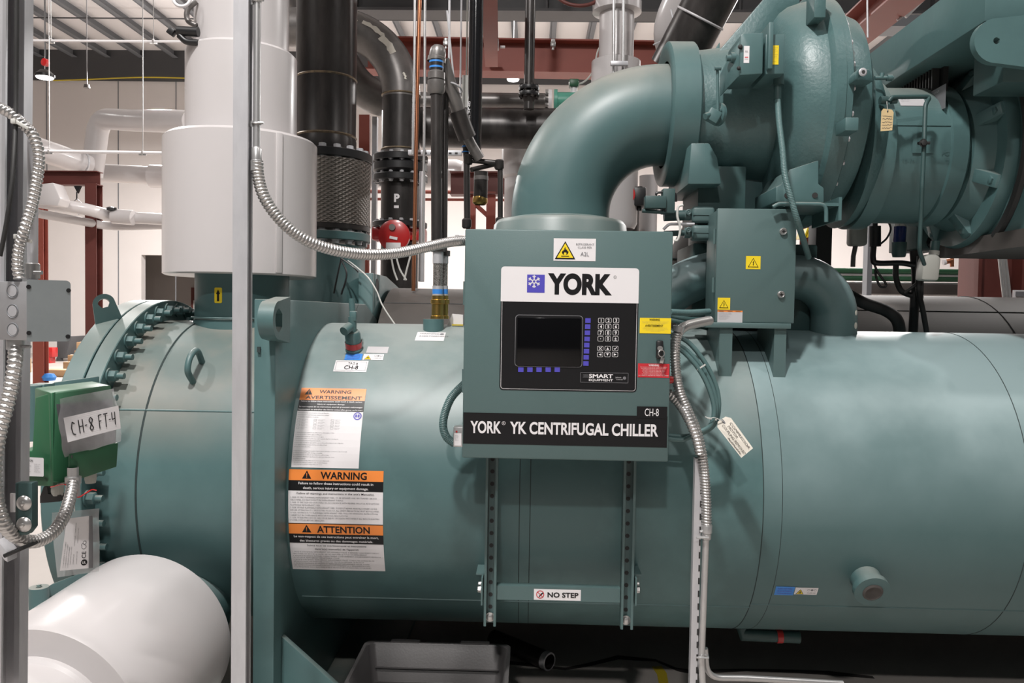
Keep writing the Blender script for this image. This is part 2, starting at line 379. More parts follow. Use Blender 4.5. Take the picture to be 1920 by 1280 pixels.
# ============================================================ room shell
WY, CZ = 28.0, 10.66
struct(MB(mat('concrete_floor', (0.46, 0.42, 0.39), 0.6, noise=0.5, nscale=0.9, col2=(0.36, 0.325, 0.30), bump=0.05, bscale=30)).box((0, 10.5, -0.1), (46, 35.4, 0.2)), 'floor')
wm = mat('white_wall_panel', (0.68, 0.64, 0.62), 0.6, noise=0.2, nscale=0.5, col2=(0.60, 0.565, 0.545))
zb = P(200, 152, WY).z
for i_, (yy, zz_) in enumerate(((19.0, CZ - .55), (17.6, CZ - .75), (23.5, CZ - .5))): struct(MB('girder').cyl((-20, yy, zz_), (20, yy, zz_), .022, None, 8), 'trim_%d' % (50 + i_))
wl = MB(wm); x0 = P(265, 520, WY).x; x1 = P(372, 520, WY).x; zt = P(300, 478, WY).z
wl.box(((-23 + x0) / 2, WY + 0.15, zb / 2), (x0 + 23, 0.3, zb)); wl.box(((23 + x1) / 2, WY + 0.15, zb / 2), (23 - x1, 0.3, zb))
wl.box(((x0 + x1) / 2, WY + 0.15, (zt + zb) / 2), (x1 - x0, 0.3, zb - zt))
for px in (88, 222, 330, 620):                                   # panel joints
    x = P(px, 300, WY).x; wl.box((x, WY - 0.005, zb / 2), (0.03, 0.02, zb), M['purlin'])
struct(wl, 'wall_back')
struct(MB(M['girder']).box((0, WY + 0.1, (zb + CZ) / 2), (46, 0.35, CZ - zb)), 'wall_back_upper')
dr = MB(mat('corridor_paint', (0.42, 0.38, 0.35), 0.6)); dr.box(((x0 + x1) / 2, WY + 3.2, zt / 2), (x1 - x0 + 3, 0.1, zt + 1)); dr.box(((x0 + x1) / 2, WY + 1.8, zt + 0.25), (x1 - x0 + 3, 2.9, 0.1))
dr.box((x0 - 1.45, WY + 1.8, zt / 2), (0.1, 2.9, zt)); dr.box((x1 + 1.45, WY + 1.8, zt / 2), (0.1, 2.9, zt)); dr.box(((x0 + x1) / 2, WY + 1.8, -0.05), (x1 - x0 + 3, 2.9, 0.1))
struct(dr, 'wall_corridor')
dm = MB('dred').box((x0 + 0.75, WY + 3.0, 1.25), (0.5, 0.08, 2.5)); dm.box((x0 + 0.75, WY + 2.95, 1.4), (0.3, 0.02, 1.2), 'wire'); struct(dm, 'door_1')
struct(MB(wm).box((-20, 14, CZ / 2), (0.3, 28, CZ)), 'wall_left')
struct(MB(wm).box((22, 12, CZ / 2), (0.3, 32, CZ)), 'wall_right')
struct(MB(mat('white_roof_deck', (0.78, 0.75, 0.74), 0.6)).box((0, 11, CZ + 0.05), (46, 35, 0.1)), 'ceiling')
for i in range(36):
    x = -21 + i * 1.19
    m_ = MB('purlin').box((x, 11.0, CZ - 0.13), (0.045, 34, 0.26)); m_.box((x + 0.09, 11, CZ - 0.25), (0.16, 34, 0.02)); struct(m_, 'trim_%d' % (i + 1))
gz = P(950, 27, 9.0).z
g = MB('girder').box((4.2, 9.0, (gz + 7.3) / 2), (14, 0.04, 7.3 - gz)); g.box((4.2, 9.0, gz), (14, 0.3, 0.03)); g.box((4.2, 9.0, 7.3), (14, 0.3, 0.03))
for k in range(7): g.box((-2 + k * 2.1, 8.93, (gz + 7.3) / 2), (0.02, 0.12, 7.3 - gz))
tag(g.build('roof_girder'), 'dark painted deep roof girder running across the top of the picture', 'beam')

# ============================================================ condenser (front teal vessel)
XT0, XT1 = P(475, 900, 2.86).x, P(515, 900, 2.86).x
cv = thing('condenser_vessel', 'large teal horizontal condenser shell with bolted water box end and tall tube sheet', 'chiller vessel', (0.6, TY, 0.0))
sh = MB('tank'); XE = 4.3; XS = P(1432, 800, 3.02).x
NS = 64
sh.lathe([(TR, 0), (TR, XS - XT1)], (XT1, TY, TZ), (1, 0, 0), None, 96); sh.build('shell', cv)
sh2 = MB('toplit_chalk').lathe([(TR, 0), (TR, XE - XS), (TR * 0.9, XE - XS + 0.02), (0, XE - XS + 0.02)], (XS, TY, TZ), (1, 0, 0), None, 96).build('shell_section', cv)
sh2['label'] = 'shell section with chalky pale paint and top light painted in'
XW = P(300, 900, 3.0).x
XF = P(150, 930, 2.9).x                      # flange face next to the water box
wb = MB('wbox').lathe([(TR, 0), (TR, XT0 - XF)], (XF, TY, TZ), (1, 0, 0), None, 96).build('water_box', cv)
# welds and seams follow the shell
XSEAM = P(253, 900, 2.99).x
def ring_seam(x, r, t): MB('seam').torus((x, TY, TZ), (1, 0, 0), r, t, None, 96, 6).build('weld_seam', cv)
ring_seam(XSEAM, TR, 0.0042)
for px in (994, 974): ring_seam(P(px, 950, 3.0).x, TR - 0.0008, 0.0018)
ring_seam(XS, TR, 0.0018); ring_seam(P(1468, 900, 3.0).x, TR - 0.0006, 0.0014)
ring_seam(P(1927, 900, 3.02).x, TR, 0.0018)
ws = MB('tank')
a_ = hit(1000, 1128)[1]; ws.tube([TP(XT1 + 0.02, a_, TR - 0.001), TP(XS, a_, TR - 0.001)], 0.004, None, 8)
a_ = hit(1700, 1140)[1]; ws.tube([TP(XS, a_, TR - 0.001), TP(XE, a_, TR - 0.001)], 0.004, None, 8)
a_ = hit(360, 770)[1]; ws.tube([TP(XF, a_, TR - 0.001), TP(XT0, a_, TR - 0.001)], 0.0045, None, 8)
ws.build('long_weld', cv)
# bolted flange pair on the water box end
RFL = 0.755
fl = MB('teal')
fl.lathe([(TR - 0.01, 0), (RFL - 0.003, 0), (RFL, -0.003), (RFL, -0.062), (RFL - 0.003, -0.065), (0.3, -0.065)], (XF, TY, TZ), (1, 0, 0), None, 96); flo = fl.build('water_box_flange', cv)
cvr = MB('teal'); cvr.lathe([(0.4, -0.071), (RFL - 0.003, -0.071), (RFL, -0.074), (RFL, -0.15), (RFL - 0.006, -0.156), (0.5, -0.17), (0, -0.22)], (XF, TY, TZ), (1, 0, 0), None, 96)
cvo = cvr.build('end_cover', cv)
NB = 46
for k in range(NB):
    a = 2 * math.pi * k / NB
    if a > math.radians(118) and a < math.radians(285): continue
    q = TP(XF, a, 0.712); b = MB('teal').bolt(q, (1, 0, 0), 0.023, 0.03, stud=0.03); b.cyl(q - V((.158, 0, 0)), q, .012, None, 8); b.build('bolt', flo)
# lugs, handles
def eye(name, c, t, r, hole, thick, base, parent, m='teal'):      # rounded plate with a hole; c hole centre, t plate normal, base down vector
    t = V(t).normalized(); dn = V(base).normalized(); sd = t.cross(dn).normalized(); L = V(base).length
    out = [c + sd * (r * math.cos(a)) - dn * (r * math.sin(a)) for a in [math.pi * i / 14 for i in range(15)]]
    outer = out + [c - sd * r * 1.25 + dn * L, c + sd * r * 1.25 + dn * L]
    n = len(outer); inner = []
    for p in outer:
        d = (p - c).normalized(); inner.append(c + d * hole)
    b = MB(m); A = [p - t * thick / 2 for p in outer]; B = [p + t * thick / 2 for p in outer]; I = [p - t * thick / 2 for p in inner]; J = [p + t * thick / 2 for p in inner]
    f = []
    for i in range(n):
        j = (i + 1) % n
        f += [[i, j, n + j, n + i], [2 * n + i, 2 * n + j, 3 * n + j, 3 * n + i], [i, j, 2 * n + j, 2 * n + i], [n + i, n + j, 3 * n + j, 3 * n + i]]
    # order of rings: A outer, I inner | B outer, J inner
    return b.add(A + I + B + J, f).build(name, parent)
c_ = P(206, 598, 3.35); c_.x = XF - 0.11
ang_ = math.atan2(c_.z - TZ, -(c_.y - TY))
eye('cover_lug', TP(XF - 0.11, math.radians(62), RFL + 0.075), (0.5, -0.85, 0.12), 0.042, 0.022, 0.03, TP(0, math.radians(62), RFL - 0.01) - TP(0, math.radians(62), RFL + 0.075), cvo)
h0, a0 = hit(362, 716); h1, a1 = hit(379, 679)
nrm = TP(0, (a0 + a1) / 2, 1) - TP(0, (a0 + a1) / 2, 0)
MB('teal').tube(spline([h0, h0 + nrm * 0.07, (h0 + h1) / 2 + nrm * 0.095, h1 + nrm * 0.07, h1], 8), 0.0125, None, 10).build('lifting_handle', cv)
# tube sheet plate shared by both shells
ZTOP = P(520, 561, 2.86).z
ts = MB('teal')
YB = 6.1
ts.prism([(XT0, 2.86, 0.0), (XT0, 2.86, ZTOP - 0.0), (XT0, 4.42, ZTOP), (XT0, 4.55, ZTOP - 0.035), (XT0, 4.75, ZTOP - 0.09), (XT0, 4.75, 0.0)], (XT1 - XT0, 0, 0), None, 0.004)
tso = ts.build('tube_sheet', cv)
eye('tube_sheet_lug', P(509, 600, 2.80), (1, 0, 0), 0.068, 0.042, 0.055, (0, 0.13, 0.0), tso)
bk = MB('seam').box((XT0 + 0.02, 2.854, P(490, 655, 2.86).z), (0.012, 0.006, 0.02)); bk.build('plate_mark', tso)
gs = MB('teal'); p0, p1 = P(537, 1193, 2.95), P(640, 1290, 2.95)
gs.prism([(XT1, 2.95, p0.z), (XT1, 2.95, 0.0), (p1.x + 0.12, 2.95, 0.0), (p1.x + 0.12, 2.95, p1.z - 0.11)], (0, 0.03, 0), None, 0.003); gs.build('foot_gusset', tso)
MB('teal').box(((XT0 + XT1) / 2 + 0.1, 3.6, 0.012), (0.5, 1.7, 0.024)).build('foot_plate', tso)
# inlet nozzle up to the jacketed riser
NZ = P(455, 560, TY); RN = 0.207
nz = MB('teal').lathe([(RN + 0.006, TZ + TR - 0.05), (RN + 0.006, TZ + TR + 0.005), (RN, TZ + TR + 0.012), (RN, 1.95)], (NZ.x, TY, 0), (0, 0, 1), None, 56).build('inlet_nozzle', cv)
nz['label'] = 'teal inlet neck under the white pipe jacket'
def nz_map(u, v_, o):
    X0 = -0.0; b = NZarrow + u / RN; return V((NZ.x + (RN + o) * math.sin(b), TY - (RN + o) * math.cos(b), NZz + v_))
NZarrow = math.asin(max(-1, min(1, (P(404, 553, 3.47).x - NZ.x) / RN))); NZz = P(404, 568, 3.47).z
hA = P(404, 539, 3.47).z - NZz
d = Decal(nz_map, 0.036, hA); d.rrect(0, 0, d.w, hA, 0.006, 'lyellow', 0.0008)
d.rect(0.013, 0.008, 0.023, hA * 0.6, 'lblack', 0.0013).poly([(0.008, hA * 0.58), (0.028, hA * 0.58), (0.018, hA * 0.88)], 'lblack', 0.0013); d.build('flow_arrow_label', nz)
MB('cable').torus((NZ.x, TY, TZ + TR + 0.015), (0, 0, 1), RN + 0.012, 0.004, None, 48, 6).build('wire_loop', nz)
# small fittings on the shell
def stub(px, py0, py1, r, name):
    h, a = hit(px, py1); b = V((h.x, h.y + r * .75 + .02, h.z))
    z1 = P(px, py0, b.y).z; o = MB('teal').lathe([(r, -0.06), (r, z1 - b.z), (r - 0.008, z1 - b.z), (0, z1 - b.z)], (h.x, b.y - 0.02, b.z), (0, 0, 1), None, 32).build(name, cv); return V((h.x, b.y - 0.02, z1))
STUB = stub(811, 598, 621, 0.046, 'top_coupling')
hq, aq = hit(1622, 1083); nq = TP(0, aq, 1) - TP(0, aq, 0)
pt_ = MB('teal').lathe([(0.045, -0.03), (0.056, 0.0), (0.056, 0.045), (0.066, 0.05), (0.066, 0.075), (0.035, 0.078), (0.035, 0.06), (0, 0.058)], hq, nq, None, 32); po = pt_.build('sight_port', cv)
MB('insul').lathe([(0.038, 0.079), (0.03, 0.084), (0.022, 0.078), (0.0, 0.07)], hq, nq, None, 24).build('port_glass', po)
hd = P(1420, 1192, TY)
dn_ = MB('tealdk').tube([V((hd.x - 0.12, TY - 0.18, TZ - TR + 0.03)), V((hd.x - 0.12, TY - 0.18, TZ - TR - 0.005)), V((hd.x + 0.13, TY - 0.18, TZ - TR - 0.01))], 0.026, None, 14); do = dn_.build('drain_valve', cv)
MB('vred').cyl(V((hd.x + 0.03, TY - 0.18, TZ - TR - 0.008)), V((hd.x + 0.055, TY - 0.18, TZ - TR - 0.008)), 0.029).build('red_band', do)
# relief valve with red collar
hv, av = hit(664, 655); nv = TP(0, av + 0.12, 1) - TP(0, av + 0.12, 0)
b0 = hv - nv * 0.01
rv = MB('teal').lathe([(0.036, 0), (0.036, 0.015), (0.032, 0.02), (0.032, 0.085), (0.026, 0.095), (0, 0.095)], b0, nv, None, 28).build('service_valve', cv)
MB('vred').lathe([(0.0345, 0.022), (0.0345, 0.048)], b0, nv, None, 28).build('red_collar', rv)
tp_ = b0 + nv * 0.095
vb = MB('teal').cyl(tp_ - nv * 0.01, tp_ + V((-0.0, 0.0, 0.06)), 0.017); vb.box(tp_ + V((0.004, 0, 0.062)), (0.028, 0.03, 0.042), None, None, 0.004); vb.cyl(tp_ + V((0, 0, 0.08)), tp_ + V((-0.004, 0, 0.135)), 0.0125, None, 16)
vb.cyl(tp_ + V((-0.005, -0.02, 0.02)), tp_ + V((-0.022, -0.055, 0.0)), 0.019, None, 18); vb.build('valve_stem', rv)

# ------------------------------------------------------------ labels stuck on the shell
lb = []
d = tank_decal(553, 728, 678, 877, 'lwhite'); W, H = d.w, d.h
d.rect(0, H * 0.83, W, H, 'lorange', 0.0008, 4).rect(0, H * 0.685, W, H * 0.83, 'lblack', 0.0008, 4)
d.hazard(W * 0.125, H * 0.905, W * 0.12, None, 'lblack', 'bang')
d.text('WARNING', W * 0.53, H * 0.927, H * 0.044, 'lblack', al='c', bold=0.018, fit=W * 0.49).text('AVERTISSEMENT', W * 0.52, H * 0.845, H * 0.044, 'lblack', al='c', bold=0.018, fit=W * 0.86)
for i, (t, k) in enumerate((('Failure to follow these instructions could result in death, serious', .93), ('injury or equipment damage.', .42), ('Le non-respect de ces instructions pourrait gravement endommager', .96), ("l'équipement ou entraîner des lésions corporelles graves ou la mort.", .98))):
    d.text(t, W / 2, H * (0.805 - i * 0.036), H * 0.017, 'lwhite', al='c', bold=0.012, fit=W * k)
d.lines(W * .02, H * .655, H * .011, H * .026, ['Follow all warnings and instructions in the unit Manual(s).', 'Respectez tous les avertissements et instructions indiqués', "dans la notice d'instructions du groupe."], wmax=W * .6)
d.disc(W * .92, H * .63, W * .063, 'kblue').disc(W * .92, H * .63, W * .045, 'lwhite', 0.0014).rrect(W * .885, H * .612, W * .915, H * .65, .001, 'kblue', 0.0018).rrect(W * .923, H * .612, W * .953, H * .65, .001, 'kblue', 0.0018)
for c_i, u in enumerate((.02, .27, .53)):
    for r_i in range(4):
        v_ = H * (.565 - .034 * r_i); d.frame(W * u, v_ - H * .004, W * (u + .045), v_ + H * .018, .0006, 'lgrey')
        d.lines(W * (u + .065), v_ + H * .008, H * .007, H * .014, [['Respecter la notice', 'du fabricant'], ['Seguire le istruzioni', 'del produttore'], ['Siga las normas', 'del fabricante']][c_i], wmax=W * .17)
d.lines(W * .02, H * .41, H * .010, H * .0245, ['1. Follow all applicable regulations and safety practices during rigging and lifting.', '2. Properly assembled, certified rigging and lifting gear.', '3. Rigging work be handled by trained professional riggers.', '4. Shackles pads must be used and be long enough to prevent sling from contacting unit.', '5. Use all indicated points including all side channels.', '6. Locate centre of gravity through trial lifts to account for possible variations in unit configuration.', '7. Use rigging and lifting techniques that keep unit stable and level.', '8. Keep clear of unit when lifted.'], wmax=W * .9)
d.lines(W * .02, H * .19, H * .010, H * .0225, ['1. Respectez tous les pratiques de sécurité et réglementations applicables concernant le levage et le grutage.', '2. Préparez correctement le câble de levage ou le grutage.', '3. La manutention doit être faite par un professionnel qualifié en levage.', '4. Des palonniers suffisamment longs doivent être utilisés pour éviter tout contact', '   des élingues et le groupe.', '5. Utiliser les points de levage définis dans la notice pour le déplacement.', '6. Procéder à des essais pour localiser le centre de gravité du groupe.', '7. Lever le groupe en gardant la charge stable et de niveau.'], wmax=W * .95)
lb.append((d, 'rigging_warning_label', 'white and orange rigging warning label, upper of two'))
d = tank_decal(541, 881, 718, 1068, 'lwhite'); W, H = d.w, d.h
for b_, t1, w1, l1, hd_, ll in ((0.5, 'WARNING', .49, ('Failure to follow these instructions could result in', 'death, serious injury or equipment damage.'), ("Follow all warnings and instructions in the unit's Manual(s).",),
      ('1. RISK OF FIRE. FLAMMABLE REFRIGERANT USED. TO BE REPAIRED ONLY BY TRAINED SERVICE', '   PERSONNEL. DO NOT PUNCTURE REFRIGERANT TUBING.', '2. RISK OF FIRE. DISPOSE OF PROPERLY IN ACCORDANCE WITH FEDERAL OR LOCAL REGULATIONS.', '   FLAMMABLE REFRIGERANT USED.', "3. RISK OF FIRE. FLAMMABLE REFRIGERANT USED. CONSULT REPAIR MANUAL/OWNER'S GUIDE", '   BEFORE ATTEMPTING TO SERVICE THIS PRODUCT. ALL SAFETY PRECAUTIONS MUST BE FOLLOWED.', '4. RISK OF FIRE DUE TO FLAMMABLE REFRIGERANT USED. FOLLOW HANDLING INSTRUCTIONS', '   CAREFULLY IN COMPLIANCE WITH NATIONAL REGULATIONS.', '5. RISK OF ELECTRIC SHOCK CAN CAUSE INJURY OR DEATH. DISCONNECT ALL REMOTE ELECTRIC', '   POWER SUPPLIES BEFORE SERVICING.')),
    (0.0, 'ATTENTION', .56, ('Le non-respect de ces instructions peut entraîner la mort,', 'des blessures graves ou des dommages matériels.'), ('Suivez tous les avertissements et instructions', "dans le(s) manuel(s) de l'appareil."),
      ("1. RISQUE D'INCENDIE. RÉFRIGÉRANT INFLAMMABLE UTILISÉ. À RÉPARER UNIQUEMENT PAR DU", '   PERSONNEL DE SERVICE QUALIFIÉ. NE PAS PERFORER LE TUYAU DE RÉFRIGÉRANT.', "2. RISQUE D'INCENDIE. ÉLIMINER CORRECTEMENT CONFORMÉMENT AUX RÈGLEMENTS FÉDÉRAUX", '   OU LOCAUX. RÉFRIGÉRANT INFLAMMABLE UTILISÉ.', "3. RISQUE D'INCENDIE. RÉFRIGÉRANT INFLAMMABLE UTILISÉ. CONSULTER LE MANUEL DE", '   RÉPARATION DU PROPRIÉTAIRE AVANT DE TENTER DE RÉPARER CE PRODUIT.', "4. RISQUE D'INCENDIE EN RAISON DU RÉFRIGÉRANT INFLAMMABLE UTILISÉ. SUIVRE", '   LES INSTRUCTIONS DE MANIPULATION CONFORMÉMENT AUX RÉGLEMENTATIONS.', '5. LE RISQUE DE CHOC ÉLECTRIQUE PEUT PROVOQUER DES BLESSURES OU LA MORT.'))):
    b_ = H * b_ + (H * .005 if b_ else 0); h2 = H * .5 - H * .005
    d.rect(0, b_ + h2 * .8, W, b_ + h2, 'lorange', 0.0008, 4).rect(0, b_ + h2 * .61, W, b_ + h2 * .8, 'lblack', 0.0008, 4)
    if not b_: d.rect(0, b_ + h2, W, b_ + h2 + H * .008, 'lblack', 0.001, 2)
    d.hazard(W * .19, b_ + h2 * .83, W * .1, None, 'lblack', 'bang').text(t1, W * .58, b_ + h2 * .835, h2 * .125, 'lblack', al='c', bold=.025, fit=W * w1)
    for i, t in enumerate(l1): d.text(t, W / 2, b_ + h2 * (.728 - .085 * i), h2 * .042, 'lwhite', al='c', bold=.014, fit=W * ((.79, .69) if b_ else (.9, .78))[i])
    for i, t in enumerate(hd_): d.text(t, W / 2, b_ + h2 * (.545 - .075 * i), h2 * .034, 'lblack', al='c', bold=.006, fit=W * ((.82,) if b_ else (.63, .47))[i])
    d.lines(W * .025, b_ + h2 * (.475 if b_ else .405), h2 * .026, h2 * .0485 if b_ else h2 * .044, ll, wmax=W * .94)
lb.append((d, 'refrigerant_warning_label', 'large white, orange and black warning label, lower of two'))
d = tank_decal(627, 676, 689, 697, 'lwhite'); W, H = d.w, d.h
d.frame(W * .04, H * .1, W * .96, H * .9, .0012, 'lgrey').text('TAG #', W * .55, H * .62, H * .2, 'lblack', al='c', fit=W * .3).text('CH-8', W * .52, H * .2, H * .32, 'lblack', al='c', bold=.012, fit=W * .42)
lb.append((d, 'tag_number_label', 'white label reading TAG # CH-8'))
for k, (x0_, y0_, x1_, y1_) in enumerate(((647, 663, 679, 675), (1453, 1099, 1489, 1115))):
    d = tank_decal(x0_, y0_, x1_, y1_, 'lblue'); W, H = d.w, d.h
    for i, t in enumerate(('RISK OF FIRE', 'FLAMMABLE', 'REFRIGERANT')): d.text(t, W / 2, H * (.68 - .26 * i), H * .13, 'kblue', al='c', fit=W * .75)
    lb.append((d, 'blue_label', 'small blue label'))
for k, (x0_, y0_, x1_, y1_) in enumerate(((681, 664, 719, 675), (1490, 1101, 1533, 1114))):
    d = tank_decal(x0_, y0_, x1_, y1_, 'lwhite'); W, H = d.w, d.h
    d.hazard(W * .24, H * .06, W * .36, sym='flame')
    for i, u in enumerate((.6, .74, .88)): d.disc(W * u, H * .68, H * .13, 'lgrey').disc(W * u, H * .68, H * (.09 if i != 1 else .01), 'lwhite', .0014)
    d.text('CLASS A2L', W * .74, H * .2, H * .17, 'lgrey', al='c', fit=W * .38)
    lb.append((d, 'flammable_label', 'small white label with yellow flame triangle'))
d = tank_decal(688, 650, 728, 662, 'silver'); lb.append((d, 'rating_plate', 'small silver plate'))
d = tank_decal(780, 623, 834, 639, 'lwhite'); W, H = d.w, d.h
d.text('WARNING', W * .1, H * .7, H * .13, 'lgrey').text('AVERTISSEMENT', W * .1, H * .4, H * .13, 'lgrey'); d.disc(W * .88, H * .75, H * .1, 'lgrey'); lb.append((d, 'notice_label', 'white notice label'))
for d, n_, l_ in lb:
    o = d.build(n_, cv); o['label'] = l_

# ============================================================ evaporator (rear wrapped vessel)
EY, EZ, ER = 5.25, 0.98, 0.872
ev = thing('evaporator_vessel', 'grey wrapped cylindrical evaporator vessel lying behind the teal condenser', 'chiller vessel', (0.6, EY, 0.0))
XB = P(705, 560, 4.6).x
e_ = MB('insul').lathe([(ER, 0), (ER, 6.2), (ER - .05, 6.24), (0, 6.24)], (XB, EY, EZ), (1, 0, 0), None, 80).build('wrapped_shell', ev)
se = MB('rubber')
for px, py in ((1845, 560), (880, 560), (1300, 560)): se.torus((P(px, py, 5.0).x, EY, EZ), (1, 0, 0), ER, 0.004, None, 80, 5)
a_ = math.radians(62); se.tube([V((XB, EY - ER * math.cos(a_), EZ + ER * math.sin(a_))), V((XB + 6.2, EY - ER * math.cos(a_), EZ + ER * math.sin(a_)))], .004, None, 6); se.build('wrap_seam', ev)
MB('rubber').box((XB + 3.1, EY, 0.06), (5.6, 1.0, 0.12)).build('cradle', ev)
# steel end plate of the evaporator, standing just right of the tube sheet
ep = MB('teal'); pa, pb = P(675, 512, 4.7), P(702, 512, 4.7)
ep.prism([(pa.x, 4.66, 0.1), (pa.x, 4.66, pa.z), (pa.x, 5.1, pa.z + .0), (pa.x, 5.6, pa.z - .06), (pa.x, 6.2, pa.z - .1), (pa.x, 6.2, 0.1)], (pb.x - pa.x, 0, 0), None, 0.004); epo = ep.build('end_plate', ev)
c_ = P(704, 536, 4.78); MB('rubber').cyl(V((pb.x - .004, c_.y, c_.z)), V((pb.x + .003, c_.y, c_.z)), 0.045, None, 20).build('plate_hole', epo)
MB('wbox').lathe([(0, -1.0), (ER * .97, -.99), (ER * .98, 0)], (pa.x, EY, EZ), (1, 0, 0), None, 64).build('rear_water_box', ev)
fc = P(613, 440, 4.9); fn = P(613, 545, 4.9)
bn = MB('teal').lathe([(.245, fn.z - .35), (.245, fn.z), (.232, fn.z + .02), (.232, P(613, 462, 4.9).z)], (fc.x, 4.9, 0), (0, 0, 1), None, 48).build('rear_nozzle', ev); bn['label'] = 'teal upright nozzle under the braided connector'
cw = MB('blk'); 
for t_ in ([(640, 484, 4.62), (632, 520, 4.6), (626, 550, 4.6)], [(640, 486, 4.62), (650, 515, 4.6), (640, 552, 4.6)], [(640, 484, 4.62), (662, 500, 4.6), (672, 510, 4.6)]): cw.tube(spline(PX(t_), 6), .005, None, 6)
cw.build('wire_tail', bn)
tag(MB('wire').tube(spline(PX([(652, 488, 4.5), (668, 500, 4.5), (690, 520, 4.45), (706, 545, 4.4), (716, 570, 4.3), (735, 600, 4.2), (752, 622, 4.15)]), 8), .004, None, 6).build('white_wire'), 'thin white wire draped over the tube sheet behind the riser flanges', 'wire')
# ============================================================ control panel
YP = 2.70
a, b, c2, d2 = P(871, 640, YP), P(1256, 648, YP), P(1066, 433.5, YP), P(1060, 862, YP)
px0, px1, pz1, pz0 = a.x, b.x, c2.z, d2.z
cp = thing('control_panel', 'teal control cabinet with YORK keypad face and dark screen on slotted rails', 'control panel', ((px0 + px1) / 2, YP + 0.1, P(1050, 1178, 2.9).z))
MB('panel').box(((px0 + px1) / 2, YP + .115, (pz0 + pz1) / 2), (px1 - px0, .21, pz1 - pz0), None, None, .004).build('cabinet', cp)
dz0 = pz0 + .004
door = MB('panel').box(((px0 + px1) / 2, YP + .011, (pz0 + pz1) / 2 + .002), (px1 - px0 + .006, .022, pz1 - pz0 + .004), None, None, .005).build('door', cp)
YF = YP - 0.0005
# keypad overlay
d = flat_decal(938, 501, 1196, 733, YF, m=None); W, H = d.w, d.h; r = .012
d.rrect(0, 0, W, H, r, 'lblack', .0006)
ln = .0014; i_ = .004
d.rrect(i_, i_, W - i_, H - i_, r * .75, 'lwhite', .0009).rrect(i_ + ln, i_ + ln, W - i_ - ln, H - i_ - ln, r * .65, 'lblack', .0012)
zs = H * .718
pts = [(0, zs), (W, zs)]
for cx, cy, a0 in ((W - r, H - r, 0), (r, H - r, 90)):
    for k in range(6): t = math.radians(a0 + 18 * k); pts.append((cx + r * math.cos(t), cy + r * math.sin(t)))
d.poly(pts, 'lwhite', .0016)
U = lambda px: (px - 938) / 258 * W
def Vv(px, py): return H - (py - 501 - (px - 938) * .019 + 0) / 231 * H
# YORK mark
s0, s1 = U(987), U(1020); q0, q1 = Vv(987, 550), Vv(987, 516.5)
d.rect(s0, q0, s1, q1, 'kblue', .002)
cx, cy, L = s0 + (s1 - s0) * .40, q0 + (q1 - q0) * .62, (s1 - s0) * .36
for k in range(6):
    an = math.radians(90 + 60 * k) if False else math.radians(30 + 60 * k); ca, sa = math.cos(an), math.sin(an)
    t = L * .17; d.line((cx + ca * L * .25, cy + sa * L * .25), (cx + ca * L, cy + sa * L), t, 'lwhite', .0024)
    for sg in (1, -1):
        a2 = an + sg * .8; bx, by = cx + ca * L * .62, cy + sa * L * .62; d.line((bx, by), (bx + math.cos(a2) * L * .36, by + math.sin(a2) * L * .36), t * .8, 'lwhite', .0026)
    a3 = an + math.radians(60); d.line((cx + ca * L * .3, cy + sa * L * .3), (cx + math.cos(a3) * L * .3, cy + math.sin(a3) * L * .3), t * .9, 'lwhite', .0028)
d.text('YORK', U(1026), Vv(1026, 551) , Vv(1026, 517) - Vv(1026, 551), 'lblack', .002, bold=.055, fit=U(1146) - U(1026), res=8)
d.disc(U(1151.5), Vv(1151, 522), .0052, 'lblack', .002).disc(U(1151.5), Vv(1151, 522), .0043, 'lwhite', .0023).text('R', U(1151.5), Vv(1151, 522) - .0024, .0048, 'lblack', .0026, al='c')
